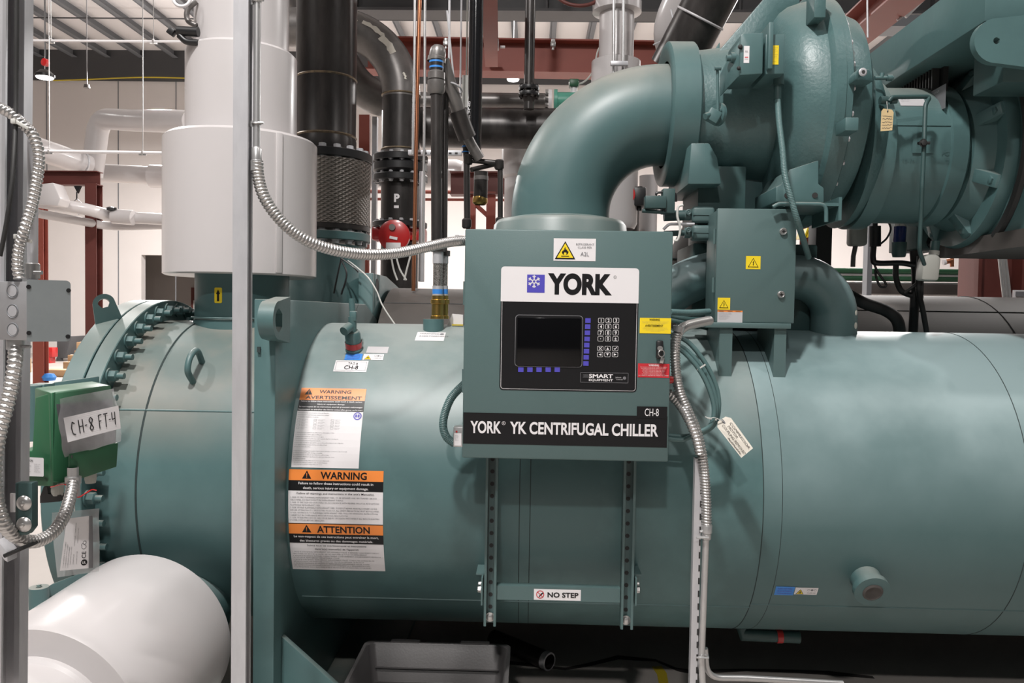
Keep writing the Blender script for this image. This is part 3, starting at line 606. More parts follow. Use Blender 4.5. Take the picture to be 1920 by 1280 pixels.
# screen bezel line
d.rrect(U(966), Vv(966, 688), U(1093), Vv(966, 591), .012, 'lgrey', .002).rrect(U(967), Vv(967, 687), U(1092), Vv(967, 592), .0115, 'lblack', .0023)
kw_, kh = U(1107) - U(1097), .0155
for k in range(8): x = U(1102.3 - .33 * k); v_ = Vv(1102, 602.5 + 11.45 * k); d.rect(x - kw_ / 2, v_ - kh / 2, x + kw_ / 2, v_ + kh / 2, 'kblue', .002)
for k in range(5): x = U(978 + 17.1 * k); v_ = Vv(978 + 17 * k, 694); d.rect(x - kw_ / 2, v_ - kh / 2, x + kw_ / 2, v_ + kh / 2, 'kblue', .002)
kw2, kh2 = U(1137.5) - U(1126.5), .0168
keys = [['1', '2', '3'], ['4', '5', '6'], ['7', '8', '9'], ['.', '0', '±'], ['x', 'u', 'v'], ['l', 'd', 'r']]
for r_i, py in enumerate((602.5, 614, 625.5, 636.7, 654.7, 666)):
    for c_i, pxx in enumerate((1127, 1140.8, 1155)):
        x, v_ = U(pxx - r_i * .15), Vv(pxx, py); d.rrect(x - kw2 / 2, v_ - kh2 / 2, x + kw2 / 2, v_ + kh2 / 2, .0035, 'lwhite', .002).rrect(x - kw2 / 2 + .0012, v_ - kh2 / 2 + .0012, x + kw2 / 2 - .0012, v_ + kh2 / 2 - .0012, .0028, 'lblack', .0023)
        k = keys[r_i][c_i]; q = .0045
        if k == 'x': d.line((x - q, v_ - q), (x + q, v_ + q), .0022, 'lwhite', .0027).line((x - q, v_ + q), (x + q, v_ - q), .0022, 'lwhite', .0027)
        elif k == 'u': d.poly([(x - q, v_ - q), (x + q, v_ - q), (x, v_ + q)], 'lwhite', .0027)
        elif k == 'd': d.poly([(x - q, v_ + q), (x + q, v_ + q), (x, v_ - q)], 'lwhite', .0027)
        elif k == 'l': d.poly([(x + q, v_ - q), (x + q, v_ + q), (x - q, v_)], 'lwhite', .0027)
        elif k == 'r': d.poly([(x - q, v_ - q), (x - q, v_ + q), (x + q, v_)], 'lwhite', .0027)
        elif k == 'v': d.line((x - q, v_), (x - q * .3, v_ - q * .8), .0022, 'lwhite', .0027).line((x - q * .3, v_ - q * .8), (x + q * 1.1, v_ + q), .0022, 'lwhite', .0027)
        elif k == '.': d.rect(x - .0014, v_ - .0014, x + .0014, v_ + .0014, 'lwhite', .0027)
        else: d.text(k, x, v_ - .0052, .0104, 'lwhite', .0027, al='c', bold=.02)
# equipment badge
e0, e1, f0, f1 = U(1090), U(1180), Vv(1090, 718), Vv(1090, 699); d.frame(e0, f0, e1, f1, .0012, 'lgrey', .002)
ew, eh = e1 - e0, f1 - f0
d.text('SMART', e0 + ew * .18, f0 + eh * .48, eh * .35, 'lwhite', .002, bold=.03, fit=ew * .5).text('EQUIPMENT', e0 + ew * .18, f0 + eh * .16, eh * .2, 'lwhite', .002, bold=.02, fit=ew * .5)
for k in range(5): d.rect(e0 + ew * (.05 + .015 * (k % 2)), f0 + eh * (.5 + .07 * k), e0 + ew * .165, f0 + eh * (.52 + .07 * k), 'lgrey', .002)
d.text('Johnson', e0 + ew * .73, f0 + eh * .5, eh * .12, 'silver', .002).text('Controls', e0 + ew * .75, f0 + eh * .3, eh * .12, 'silver', .002).disc(e0 + ew * .92, f0 + eh * .5, eh * .16, 'lgrey', .002)
kp = d.build('keypad_overlay', door); kp['label'] = 'black and white keypad face with YORK lettering'
sc_ = flat_decal(970, 596, 1089, 686, YF, m=None); s_ = MB('screen').box((P(1029, 640, YP).x, YP - .004, P(1029, 641, YP).z), (sc_.w, .003, sc_.h), None, None, .001).build('display_screen', door)
# labels on the door
d = flat_decal(1038, 447, 1117, 489, YF); W, H = d.w, d.h
d.hazard(W * .275, H * .07, W * .49, sym='flame').text('REFRIGERANT', W * .745, H * .7, H * .085, 'lgrey', al='c', fit=W * .43).text('CLASS PER', W * .74, H * .56, H * .085, 'lgrey', al='c', fit=W * .33).text('A2L', W * .74, H * .22, H * .175, 'lgrey', al='c', fit=W * .2)
d.build('refrigerant_class_label', door)['label'] = 'white label with black and yellow flame triangle'
d = flat_decal(1199.5, 596, 1258, 625, YF, m='lyellow'); W, H = d.w, d.h
d.text('WARNING', W * .47, H * .83, H * .12, 'lblack', al='c', bold=.02, fit=W * .34).text('AVERTISSEMENT', W * .46, H * .44, H * .12, 'lblack', al='c', bold=.02, fit=W * .58)
for i in range(3): d.text('more than one disconnect may be required to', W * .5, H * (.75 - .075 * i), H * .035, 'lgrey', al='c', fit=W * (.86, .8, .6)[i], res=1)
for i in range(4): d.text('il peut y avoir plus d un sectionneur pour', W * .5, H * (.35 - .075 * i), H * .035, 'lgrey', al='c', fit=W * (.74, .8, .6, .3)[i], res=1)
d.build('yellow_warning_label', door)['label'] = 'yellow warning label'
d = flat_decal(1196, 681.5, 1255, 707.5, YF, m='lred'); W, H = d.w, d.h
d.text('WARNING', W * .5, H * .82, H * .13, 'lwhite', al='c', bold=.02, fit=W * .33)
for i in range(7): d.text('DISCONNECT POWER BEFORE OPENING THE CABINET', W * .5, H * (.72 - .1 * i), H * .05, 'lwhite', al='c', fit=W * (.85, .8, .7, .72, .66, .74, .95)[i], res=1)
d.build('red_warning_label', door)['label'] = 'red warning label with white text'
d = flat_decal(869.5, 774, 1251, 839, YF, m=None)
a = P(869, 806, YP); d = flat_decal(868.5, 776.5, 1251, 835, YF, m='lblack'); W, H = d.w, d.h
th = H * .36
d.text('YORK', W * .035, H * .36, th, 'lwhite', bold=.028, fit=W * .152, res=6).text('YK CENTRIFUGAL CHILLER', W * .23, H * .36, th, 'lwhite', bold=.028, fit=W * .726, res=6)
d.disc(W * .199, H * .68, .0062, 'lwhite').disc(W * .199, H * .68, .005, 'lblack', .0013).text('R', W * .199, H * .68 - .003, .006, 'lwhite', .0016, al='c')
d.build('name_band', door)['label'] = 'black band lettered YORK YK CENTRIFUGAL CHILLER'
d = flat_decal(1194, 762, 1251, 784, YF - .001, m='lblack'); d.text('CH-8', d.w * .49, d.h * .2, d.h * .62, 'lwhite', al='c', fit=d.w * .46); d.build('unit_plate', door)['label'] = 'small black plate reading CH-8'
# latch with keys
k0 = P(1236, 655, YP); lk = MB('blk').box((k0.x, YP - .008, k0.z), (.024, .016, .062), None, None, .006).build('latch', door)
MB('flex').torus((k0.x + .004, YP - .026, k0.z - .012), (.3, -1, .1), .011, .0016, None, 20, 6).box((k0.x + .007, YP - .022, k0.z - .035), (.012, .002, .02), None, Matrix.Rotation(.25, 3, 'Y'), .001).cyl((k0.x, YP - .022, k0.z + .004), (k0.x, YP - .014, k0.z + .004), .009, None, 16).build('key_ring', lk)
st = P(1256, 712, 2.76); MB('vred').lathe([(0, .026), (.011, .026), (.013, .02), (.013, .0), (0, 0)], (px1, 2.77, st.z), (1, 0, 0), None, 18).build('stop_button', cp)
for zz in (.22, .52): MB('panel').cyl((px0 - .004, YP + .03, pz0 + zz), (px0 - .004, YP + .03, pz0 + zz + .08), .006, None, 10).build('hinge', cp)
# mounting rails
def channel(mb, x, y, z0, z1, w_, dp, t=.004, face=-1):          # U channel, open towards the camera
    mb.box((x, y + dp - t / 2, (z0 + z1) / 2), (w_, t, z1 - z0)); mb.box((x - w_ / 2 + t / 2, y + dp / 2, (z0 + z1) / 2), (t, dp, z1 - z0)); mb.box((x + w_ / 2 - t / 2, y + dp / 2, (z0 + z1) / 2), (t, dp, z1 - z0))
    lp = w_ * .2; mb.box((x - w_ / 2 + lp / 2, y + t / 2, (z0 + z1) / 2), (lp, t, z1 - z0)); mb.box((x + w_ / 2 - lp / 2, y + t / 2, (z0 + z1) / 2), (lp, t, z1 - z0))
YR = 2.9
for i, (pxx, pyb) in enumerate(((918, 1174), (1175, 1180))):
    q = P(pxx, pyb, YR); x = q.x; m_ = MB('panel'); channel(m_, x, YR, q.z, pz0 + .12, .045, .042)
    ro = m_.build('mounting_rail', cp); ho = MB('rubber')
    for k in range(14): ho.cyl((x, YR + .0372, q.z + .06 + k * .046), (x, YR + .0379, q.z + .06 + k * .046), .008, None, 12)
    ho.build('slot_hole', ro); MB('flex').bolt((x, YR + .03, q.z + .024), (0, -1, 0), .013, .014).build('bolt', ro)
    zb_ = P(pxx, 1108, YR).z; sg = -1 if i == 0 else 1
    bb = MB('panel').box((x + sg * .03, YR + .07, zb_), (.006, .16, .1)); bb.box((x + sg * .04, YR + .09, zb_ + .05), (.03, .11, .005)); bo = bb.build('shell_bracket', ro)
    MB('flex').bolt((x + sg * .034, YR + .02, zb_), (sg, 0, 0), .012, .012).bolt((x + sg * .034, YR + .02, zb_ + .022), (sg, 0, 0), .006, .01).build('bolt', bo)
xl, xr = P(918, 1115, YR).x + .0225, P(1175, 1115, YR).x - .0225; zc = P(1047, 1116, YR).z
bar = MB('panel').box(((xl + xr) / 2, YR + .014, zc), (xr - xl, .004, .05)).box(((xl + xr) / 2, YR + .03, zc + .025), (xr - xl, .034, .004)).build('cross_bar', cp)
d = flat_decal(1001, 1104.5, 1089, 1125, YR + .0115); W, H = d.w, d.h
d.disc(W * .135, H * .5, H * .37, 'lred').disc(W * .135, H * .5, H * .29, 'lwhite', .0013).poly([(W * .1, H * .3), (W * .14, H * .55), (W * .19, H * .72), (W * .2, H * .6), (W * .15, H * .4), (W * .12, H * .27)], 'lblack', .0016).line((W * .08, H * .72), (W * .19, H * .28), H * .07, 'lred', .002)
d.text('NO STEP', W * .62, H * .28, H * .43, 'lblack', al='c', bold=.03, fit=W * .66); d.build('no_step_label', bar)['label'] = 'white label reading NO STEP'
sb = P(858, 817, 2.86); so = MB('emt').box((sb.x + .012, 2.86, sb.z), (.05, .05, .072), None, None, .003).build('receptacle_box', cp)
d = flat_decal(852, 812, 865, 835, 2.833); d.lines(.002, d.h * .8, .0022, .0042, ['RISK OF', 'ELECTRIC', 'SHOCK', 'SEE', 'MANUAL'], wmax=d.w * .8).disc(d.w * .3, d.h + .006, .0035, 'vred'); d.build('box_label', so)
# ============================================================ white jacketed pipes
jr = thing('jacketed_riser', 'tall white jacketed water pipe rising in three stepped drums above the teal neck', 'insulated pipe', (NZ.x, TY, 1.84))
def jdrum(name, r, z0, z1, parent, bev=.012, x=None, y=TY, seam=True):
    x = NZ.x if x is None else x
    return MB('white').lathe([(r * .5, z0 + .012), (r - bev, z0 + .0), (r, z0 + bev * .6), (r, z1 - bev), (r - bev, z1), (r * .4, z1 + .004)], (x, y, 0), (0, 0, 1), None, 72).build(name, parent)
R1, R2, R3 = .336, .243, .206
zA = P(451, 513, TY - R1).z; zB = P(451, 233, TY - R1).z; zC = P(451, 68, TY - R2).z
xo = P(453, 380, TY).x
d1 = jdrum('flange_jacket', R1, zA, zB, jr, x=xo); d1['label'] = 'widest white drum, lowest'
jdrum('pipe_jacket', R2, zB, zC, jr, x=xo)['label'] = 'middle white drum'
jdrum('pipe_jacket', R3, zC, 6.5, jr, x=xo)['label'] = 'narrow white pipe, topmost'
jv = MB('white'); jv.box((xo + R1 * math.cos(-.75), TY + R1 * math.sin(-.75), (zA + zB) / 2), (.012, .03, zB - zA - .02), None, Matrix.Rotation(-.75, 3, 'Z'), .003); jv.build('jacket_seam', d1)
lh = thing('jacketed_inlet', 'big white jacketed pipe end pointing at the viewer, lower left below the water box', 'insulated pipe', P(150, 1300, 2.6))
cf, cn = P(283, 1190, 2.94), P(80, 1367, 2.34); ax = (cn - cf); ax.x *= 1
L = ax.length
MB('white').lathe([(.30, -.0), (.322, .02), (.324, .05), (.324, L - .015), (.316, L), (.222, L + .006)], cf, ax, None, 80).build('flange_jacket', lh)
MB('white').lathe([(.226, L), (.226, L + 1.25), (.1, L + 1.26)], cf, ax, None, 72).build('pipe_jacket', lh)
MB('white').lathe([(.235, L + .003), (.235, L + .02), (.226, L + .03)], cf, ax, None, 72).build('jacket_collar', lh)
MB('tank').lathe([(.2, -.25), (.2, .03)], cf, ax, None, 48).build('inlet_neck', lh)

# ============================================================ steel upright with its conduit
def strut(mb, a, b, w_=.041, dp=.041, t=.0035, opening=V((1, 0, 0)), side=V((0, 1, 0)), m=None):
    a, b = V(a), V(b); o = opening; s_ = side; prof = [(-w_ / 2, dp), (-w_ / 2, 0), (w_ / 2, 0), (w_ / 2, dp), (w_ / 2 - .0095, dp), (w_ / 2 - .0095, dp - .009), (w_ / 2 - .0095 + t * .9, dp - .009), (w_ / 2 - .0095 + t * .9, dp - t), (w_ / 2 - t, dp - t), (w_ / 2 - t, t), (-w_ / 2 + t, t), (-w_ / 2 + t, dp - t), (-w_ / 2 + .0095 - t * .9, dp - t), (-w_ / 2 + .0095 - t * .9, dp - .009), (-w_ / 2 + .0095, dp - .009), (-w_ / 2 + .0095, dp)]
    return mb.prism([a + s_ * p + o * q for p, q in prof], b - a, m)
YS = 2.2
a0, b0 = P(443, -60, YS), P(438, 1290, YS); b0.z = 0.0
sp = thing('strut_upright', 'bright galvanised strut post standing in front of the white riser', 'metal post', (b0.x, YS, 0))
strut(MB('galv'), b0, a0, opening=V((1, 0, 0)), side=V((0, 1, 0))).build('channel', sp)
MB('galv').box((b0.x + .02, YS + .02, .004), (.12, .12, .008)).build('base_plate', sp)
ct = thing('conduit_run', 'thin steel conduit by the strut post ending in a long sagging whip to the cabinet', 'conduit', P(481, 250, YS))
ca, cb = P(483, -60, YS + .0), P(481, 300, YS + .0)
MB('emt').tube([ca, cb], .0095, None, 14).build('rigid_conduit', ct)
fw = [(482, 302, 2.2), (484, 330, 2.2), (493, 364, 2.2), (512, 396, 2.21), (542, 428, 2.23), (582, 454, 2.26), (632, 470, 2.31), (690, 477, 2.39), (745, 474, 2.48), (800, 463, 2.58), (842, 454, 2.68), (874, 451, 2.76)]
flex_mb(MB('flex'), PX(fw), .0155, .0095, .12).build('corrugated_whip', ct)
for py in (3, 232):
    q = P(481, py, YS); k = MB('emt').torus(q, (0, 0, 1), .0105, .003, None, 18, 6).box(q + V((-.018, .0, 0)), (.024, .004, .016)).cyl(q + V((.008, -.012, 0)), q + V((.024, -.012, 0)), .004, None, 8); k.build('conduit_clamp', ct)
q = P(481, 300, YS); MB('emt').lathe([(.010, .035), (.0135, .03), (.0135, 0), (.016, -.002), (.016, -.03), (.012, -.033)], q, (0, 0, 1), None, 20).build('connector', ct)
q = P(870, 451, 2.75); MB('emt').lathe([(.0, 0), (.019, 0), (.019, .012), (.017, .014), (.017, .03), (.0, .03)], q - V((.03, 0, 0)), (1, 0, 0), None, 20).build('connector', ct)

# ============================================================ near left column, junction box and whips
YL = 1.55
lc = thing('strut_column', 'dark slotted galvanised column at the left edge of the picture, nearest the viewer', 'metal post', P(15, 1280, YL + .05))
p0, p1 = P(-1, 1330, YL), P(18, -60, YL); p1.z = 3.0
m_ = MB('galv'); W_, D_ = .094, .05; lp_ = .030
prof = [(0, 0), (0, -D_), (.003, -D_), (.003, -.003), (.008, -.003)]
prof = [(-D_, 0), (-.004, 0), (0, .004), (0, .010), (-.012, .010), (-.012, .007), (-.008, .004), (-D_ + .003, .004), (-D_ + .003, W_ - .004), (-.010, W_ - .004), (-.008, W_ - lp_), (-.012, W_ - lp_ - .002), (0, W_ - lp_ - .003), (.001, W_ - .006), (-.004, W_), (-D_, W_)]
m_.prism([p0 + V((u, v_, 0)) for u, v_ in prof], p1 - p0).build('channel', lc)
br_ = MB('tealdk').prism([P(28, 905, 1.5), P(60, 905, 1.5), P(60, 990, 1.5), P(50, 1003, 1.5), P(28, 1003, 1.5)], (0, .02, 0), None, .002); bo = br_.build('side_bracket', lc)
for py in (943, 983): MB('flex').lathe([(0, .006), (.008, .005), (.014, .002), (.015, 0)], P(45, py, 1.499), (0, -1, 0), None, 24).lathe([(.0045, .004), (.0045, .009), (0, .01)], P(45, py, 1.499), (0, -1, 0), None, 10).build('bolt', bo)
MB('lwhite').box(P(24, 942, 1.49), (.008, .004, .036)).build('clip', lc)
MB('galv').prism([P(-6, 1012, 1.5), P(14, 1036, 1.5), P(14, 1054, 1.5), P(8, 1050, 1.5), P(-6, 1030, 1.5)], (0, .03, 0), None, .001).build('bent_tab', lc)
jb = thing('junction_box', 'square steel junction box with round knockouts and an open grey cover, left edge', 'electrical box', P(50, 640, 1.50))
ce = P(50, 583, 1.47); rz = Matrix.Rotation(math.radians(45), 3, 'Z'); hz_ = S(112, 1.47)
def jl(a, b, z): return ce + rz @ V((a, b, 0)) + V((0, 0, z))      # a along the cover, b back from it
bx_ = MB('galv'); bx_.box(jl(.05, -.0, 0) , (.1, .002, hz_), None, rz); 
bd = MB(mat('box_steel', (.36, .36, .37), .5, .5, noise=.2, nscale=20)); bd.box(ce + rz @ V((-.002 + .0, .045, 0)), (.004, .09, hz_), None, rz, .001)
bd2 = [ce + rz @ V((0, 0, 0)), ce + rz @ V((0, .0, 0))]
u_ = V((-math.cos(math.radians(33)), -.0 + math.sin(math.radians(33)) * .35, 0)).normalized()   # knock-out side runs off to the left
bdm = MB(M['galv']); side_n = V((u_.y, -u_.x, 0)); side_n = side_n if side_n.y < 0 else -side_n
A_ = [ce + V((0, 0, -hz_ / 2)), ce + u_ * .1 + V((0, 0, -hz_ / 2)), ce + u_ * .1 + V((.0, .07, -hz_ / 2)), ce + V((.012, .05, -hz_ / 2))]
MB(bd.m).prism(A_, (0, 0, hz_), None, .0012).build('box_body', jb)
for py in (545, 583, 618):
    k = ce + u_ * S(33, 1.45) + V((0, 0, P(17, py, 1.47).z - ce.z)) + side_n * .0005
    MB('purlin').torus(k, side_n, .0125, .0009, None, 28, 6).lathe([(0, .0008), (.0105, .0006)], k, side_n, 'galv', 24).build('knockout', jb)
cvp = MB(mat('cover_plate_steel', (.30, .335, .345), .45, .55, noise=.25, nscale=14, col2=(.37, .40, .41)))
vx = V((math.cos(math.radians(40)), math.sin(math.radians(40)), 0)); WC = S(58, 1.5) / .80; HC = S(116, 1.5); r = .008; pts = []
cc = P(50.5, 582, 1.466)
for cx, cz, a0_ in ((WC - r, HC / 2 - r, 0), (r * .4, HC / 2 - r * .4, 90), (r * .4, -HC / 2 + r * .4, 180), (WC - r, -HC / 2 + r, 270)):
    rr = r if cx > WC / 2 else r * .4
    for k in range(6): t = math.radians(a0_ + 18 * k); pts.append(cc + vx * (cx + rr * math.cos(t)) + V((0, 0, cz + rr * math.sin(t))))
cn_ = V((vx.y, -vx.x, 0)); co = cvp.prism(pts, -cn_ * .0025).build('cover_plate', jb)
for fx, fz in ((.04, .38), (.95, .34), (.04, -.36), (.93, -.42)): MB('blk').lathe([(0, .001), (.004, .0008), (.0042, 0)], cc + vx * (WC * fx) + V((0, 0, HC * fz)) + cn_ * .0002, cn_, None, 12).build('screw', co)
wp = thing('corrugated_whip', 'corrugated steel whip hugging the left column above and below the junction box', 'conduit', P(35, 515, 1.49))
up = [(37, 522, 1.48), (33, 500, 1.48), (36, 465, 1.48), (48, 425, 1.48), (60, 385, 1.49), (69, 340, 1.5), (73, 305, 1.5), (71, 278, 1.5), (60, 250, 1.5), (42, 232, 1.5), (22, 214, 1.5), (-5, 200, 1.5)]
flex_mb(MB('flex'), PX(up), .0092, .0085, .16, seg=14).build('whip_section', wp)
dn = [(30, 648, 1.5), (28, 680, 1.48), (21, 725, 1.47), (10, 770, 1.46), (-2, 815, 1.45), (-10, 880, 1.45), (-6, 940, 1.46), (10, 985, 1.48), (38, 1010, 1.52), (70, 1014, 1.57), (100, 997, 1.63), (121, 965, 1.69), (132, 930, 1.74), (137, 905, 1.78)]
flex_mb(MB('flex'), PX(dn), .0118, .0105, .16, seg=14).build('whip_section', wp)
for (px, py), rt in (((47, 236), .5), ((52, 450), .22)):
    q = P(px, py, 1.5); MB('wire').box(q + V((0, -.013, 0)), (.034, .003, .0065), None, Matrix.Rotation(rt, 3, 'Y'), .001).box(q + V((-.012, -.014, .005)), (.009, .008, .009), None, None, .001).build('cable_tie', wp)
lcg = MB('emt'); q = P(137, 908, 1.79); lcg.lathe([(.011, -.03), (.0145, -.028), (.0145, 0), (.017, .002), (.017, .018), (.012, .02), (.012, .04)], q, (0, 0, 1), None, 22).build('connector', wp)
q = P(29, 645, 1.5); lcg = MB('emt').lathe([(.012, -.012), (.0155, -.01), (.0155, .012), (.012, .014)], q, (0, 0, 1), None, 22).cyl(q + V((.012, -.004, -.004)), q + V((.032, -.004, -.004)), .003, None, 8); lcg.build('connector', wp)
ec = thing('steel_conduit', 'short grey conduit rising from the top of the junction box behind the whip', 'conduit', P(61, 520, 1.53))
MB('galv').tube(PX([(61, 525, 1.53), (62, 250, 1.53)]), .0095, None, 14).build('conduit_pipe', ec)
MB('flex').lathe([(.010, .03), (.013, .028), (.013, .0)], P(61, 522, 1.53), (0, 0, 1), None, 20).cyl(P(64, 511, 1.515), P(79, 511, 1.515), .004, None, 10).build('connector', ec)
tag(MB('rubber').tube(spline(PX([(0, 480, 1.46), (10, 430, 1.46), (20, 365, 1.46), (26, 300, 1.47), (30, 200, 1.5), (31, 60, 1.5), (31, -40, 1.5)]), 8), .0042, None, 10).build('black_cable'), 'black cable running down inside the left column slot', 'cable')
tag(MB('rubber').tube(spline(PX([(8, 1042, 1.49), (40, 1028, 1.5), (80, 1010, 1.58), (110, 985, 1.66), (128, 940, 1.74)]), 8), .004, None, 10).build('black_cable'), 'black cable following the drooping whip under the green transmitter', 'cable')

# ============================================================ green flow transmitter
tx = thing('flow_transmitter', 'dark green flow transmitter box in a clear bag with paper reading CH-8 FT-4', 'instrument', P(140, 910, 1.85))
F = [P(122, 905, 1.80), P(217, 875, 1.92), P(220, 770, 1.92), P(208, 722, 1.93), P(94, 736, 1.82), P(97, 905, 1.80)]
bk_ = V((-.10, .10, 0.0))
MB('flgreen').prism(F, bk_, None, .004).build('housing', tx)
MB('flgreen').prism([P(26, 910, 1.84), P(100, 912, 1.80), P(100, 735, 1.82), P(66, 745, 1.86), P(60, 845, 1.86), P(26, 848, 1.86)], V((-.01, .1, 0)), None, .003).build('terminal_housing', tx)
fp = [P(126, 903, 1.794), P(216, 873, 1.914), P(219, 828, 1.914), P(128, 850, 1.794)]
MB('flgreen').prism(fp, V((.01, -.012, 0)), None, .002).build('front_cover', tx)
for px, py, Y in ((135, 856, 1.785), (128, 897, 1.785), (214, 833, 1.9), (212, 869, 1.9)): MB('blk').lathe([(0, .001), (.0035, .001), (.004, 0)], P(px, py, Y - .004), (-.6, -.8, 0), None, 12).build('screw', tx)
def bil(q, s, t): return (q[0] * (1 - s) + q[1] * s) * (1 - t) + (q[3] * (1 - s) + q[2] * s) * t
def sheet(m, q, nx=14, ny=10, amp=.004, sd=1, off=V((0, 0, 0))):
    rnd = random.Random(sd); g = [[rnd.uniform(-1, 1) for _ in range(7)] for _ in range(7)]; b = MB(m); vs = []
    for j in range(ny + 1):
        for i in range(nx + 1):
            s, t = i / nx, j / ny; a, c = s * 5.99, t * 5.99; ia, ic = int(a), int(c); fa, fc_ = a - ia, c - ic
            n_ = (g[ia][ic] * (1 - fa) + g[ia + 1][ic] * fa) * (1 - fc_) + (g[ia][ic + 1] * (1 - fa) + g[ia + 1][ic + 1] * fa) * fc_ if ia < 6 and ic < 6 else 0
            vs.append(bil(q, s, t) + V((-.5, -.8, 0)) * amp * n_ + off)
    k = nx + 1
    return b.add(vs, [[j * k + i, j * k + i + 1, (j + 1) * k + i + 1, (j + 1) * k + i] for j in range(ny) for i in range(nx)])
gq = [P(122, 850, 1.80), P(219, 828, 1.915), P(214, 748, 1.92), P(108, 757, 1.81)]
sheet(mat('grey_display_cover', (.085, .085, .095), .35), gq, off=V((-.0, -.006, 0)), amp=0).build('display_cover', tx)
q4 = [P(118, 858, 1.775), P(228, 827, 1.90), P(214, 728, 1.90), P(106, 748, 1.785)]
bgo = sheet('bag', q4, 20, 14, .008, 3).build('plastic_bag', tx); bgo['label'] = 'crumpled clear plastic bag'
pq = [P(127, 829, 1.735), P(226.5, 803, 1.86), P(222, 760, 1.86), P(119, 783, 1.74)]
wd, ht = (pq[1] - pq[0]).length, (pq[3] - pq[0]).length; nn = (pq[1] - pq[0]).cross(pq[3] - pq[0]).normalized(); nn = nn if nn.y < 0 else -nn
d = Decal(lambda u, v_, o: bil(pq, u / wd, v_ / ht) + nn * o, wd, ht); d.rect(0, 0, wd, ht, 'lwhite', 0, 14)
for (x0_, strokes) in ((.10, [[(.75, .8), (.3, .95), (0, .55), (.15, .1), (.7, 0)]]), (.235, [[(0, 1), (0, 0)], [(.8, 1), (.8, 0)], [(0, .5), (.8, .5)]]), (.335, [[(0, .5), (.5, .5)]]), (.42, [[(.4, .5), (0, .8), (.4, 1), (.8, .8), (.4, .5), (0, .2), (.4, 0), (.8, .2), (.4, .5)]]), (.60, [[(0, 0), (0, 1), (.7, 1)], [(0, .55), (.5, .55)]]), (.685, [[(0, 1), (1, 1)], [(.5, 1), (.45, 0)]]), (.785, [[(0, .5), (.4, .5)]]), (.85, [[(0, 1), (0, .45), (.7, .5)], [(.65, 1), (.6, 0)]])):
    for st_ in strokes:
        for i in range(len(st_) - 1): d.line((wd * (x0_ + .085 * st_[i][0]), ht * (.22 + .56 * st_[i][1])), (wd * (x0_ + .085 * st_[i + 1][0]), ht * (.22 + .56 * st_[i + 1][1])), .0022, 'blk', .0012)
d.build('paper_note', tx)['label'] = 'white paper lettered CH-8 FT-4'
lp = [P(30, 891, 1.835), P(85, 893, 1.795), P(85, 858, 1.80), P(30, 855, 1.84)]; w2, h2 = (lp[1] - lp[0]).length, (lp[3] - lp[0]).length
n2 = (lp[1] - lp[0]).cross(lp[3] - lp[0]).normalized(); n2 = n2 if n2.y < 0 else -n2
d = Decal(lambda u, v_, o: bil(lp, u / w2, v_ / h2) + n2 * (o + .004), w2, h2); d.rrect(0, 0, w2, h2, .003, 'silver', 0); d.text('ONICON', w2 * .52, h2 * .78, h2 * .1, 'lblack', al='c', bold=.02)
for i in range(5): d.text('MODEL F-3200', w2 * .05, h2 * (.62 - .1 * i), h2 * .05, 'lgrey', res=1, fit=w2 * (.2, .18, .22, .17, .12)[i]).text('0123456789', w2 * .36, h2 * (.62 - .1 * i), h2 * .05, 'lgrey', res=1, fit=w2 * (.2, .24, .18, .2, .22)[i]).text('PULSE 4-20', w2 * .7, h2 * (.62 - .1 * i), h2 * .05, 'lgrey', res=1, fit=w2 * (.2, .16, .19, .14, .2)[i])
d.build('rating_label', tx)
for px, Y in ((108, 1.83), (170, 1.9)): MB('bottle').lathe([(0, 0), (.012, 0), (.014, .01), (.014, .03)], P(px, 928 if px < 150 else 905, Y), (0, 0, 1), None, 8).build('cable_gland', tx)
MB('blk').prism([P(75, 943, 1.82), P(112, 940, 1.82), P(112, 928, 1.82), P(90, 926, 1.82), P(88, 912, 1.82), (P(82, 912, 1.82)), P(75, 930, 1.82)], (0, .02, 0)).build('strap_clip', tx)
MB('vred').tube(spline(PX([(95, 913, 1.8), (122, 908, 1.77), (132, 925, 1.76), (146, 932, 1.76), (160, 925, 1.77), (172, 918, 1.78), (181, 919, 1.78)]), 6), .0014, None, 6).build('red_wire', tx)
# hinged steel brackets behind it and the document pouch
hb = thing('hinge_bracket', 'teal hinge bracket of the end cover peeping above the green transmitter', 'bracket', P(120, 760, 2.6))
q = MB('teal'); q.prism([P(52, 720, 2.55), P(83, 720, 2.55), P(83, 825, 2.55), P(52, 825, 2.55)], (0, .06, 0), None, .004); q.prism([P(83, 719, 2.6), P(178, 706, 2.75), P(178, 735, 2.75), P(83, 745, 2.6)], (0, .03, 0), None, .003); q.build('bracket_plate', hb)
MB('teal').cyl(P(62, 825, 2.55), P(62, 722, 2.55), .03).build('hinge_barrel', hb)
hb2 = thing('hinge_bracket', 'teal hinge bracket below the pouch, just above the big white pipe end', 'bracket', P(85, 1130, 2.6))
q = MB('teal'); q.prism([P(90, 1098, 2.62), P(160, 1072, 2.8), P(160, 1130, 2.8), P(90, 1160, 2.62)], (0, .03, 0), None, .003); q.build('bracket_plate', hb2)
MB('teal').cyl(P(73, 1150, 2.6), P(73, 1100, 2.6), .03).bolt(P(73, 1099, 2.6), (0, 0, 1), .007, .006).build('hinge_barrel', hb2)
pc = thing('document_pouch', 'clear plastic pouch holding a white certificate, hung under the green transmitter', 'document pouch', P(140, 1080, 2.0))
pq2 = [P(108, 1082, 1.98), P(186, 1071, 2.0), P(185, 953, 2.0), P(96, 961, 1.98)]
po = sheet('pouch', pq2, 8, 8, .002, 5).build('pouch', pc)
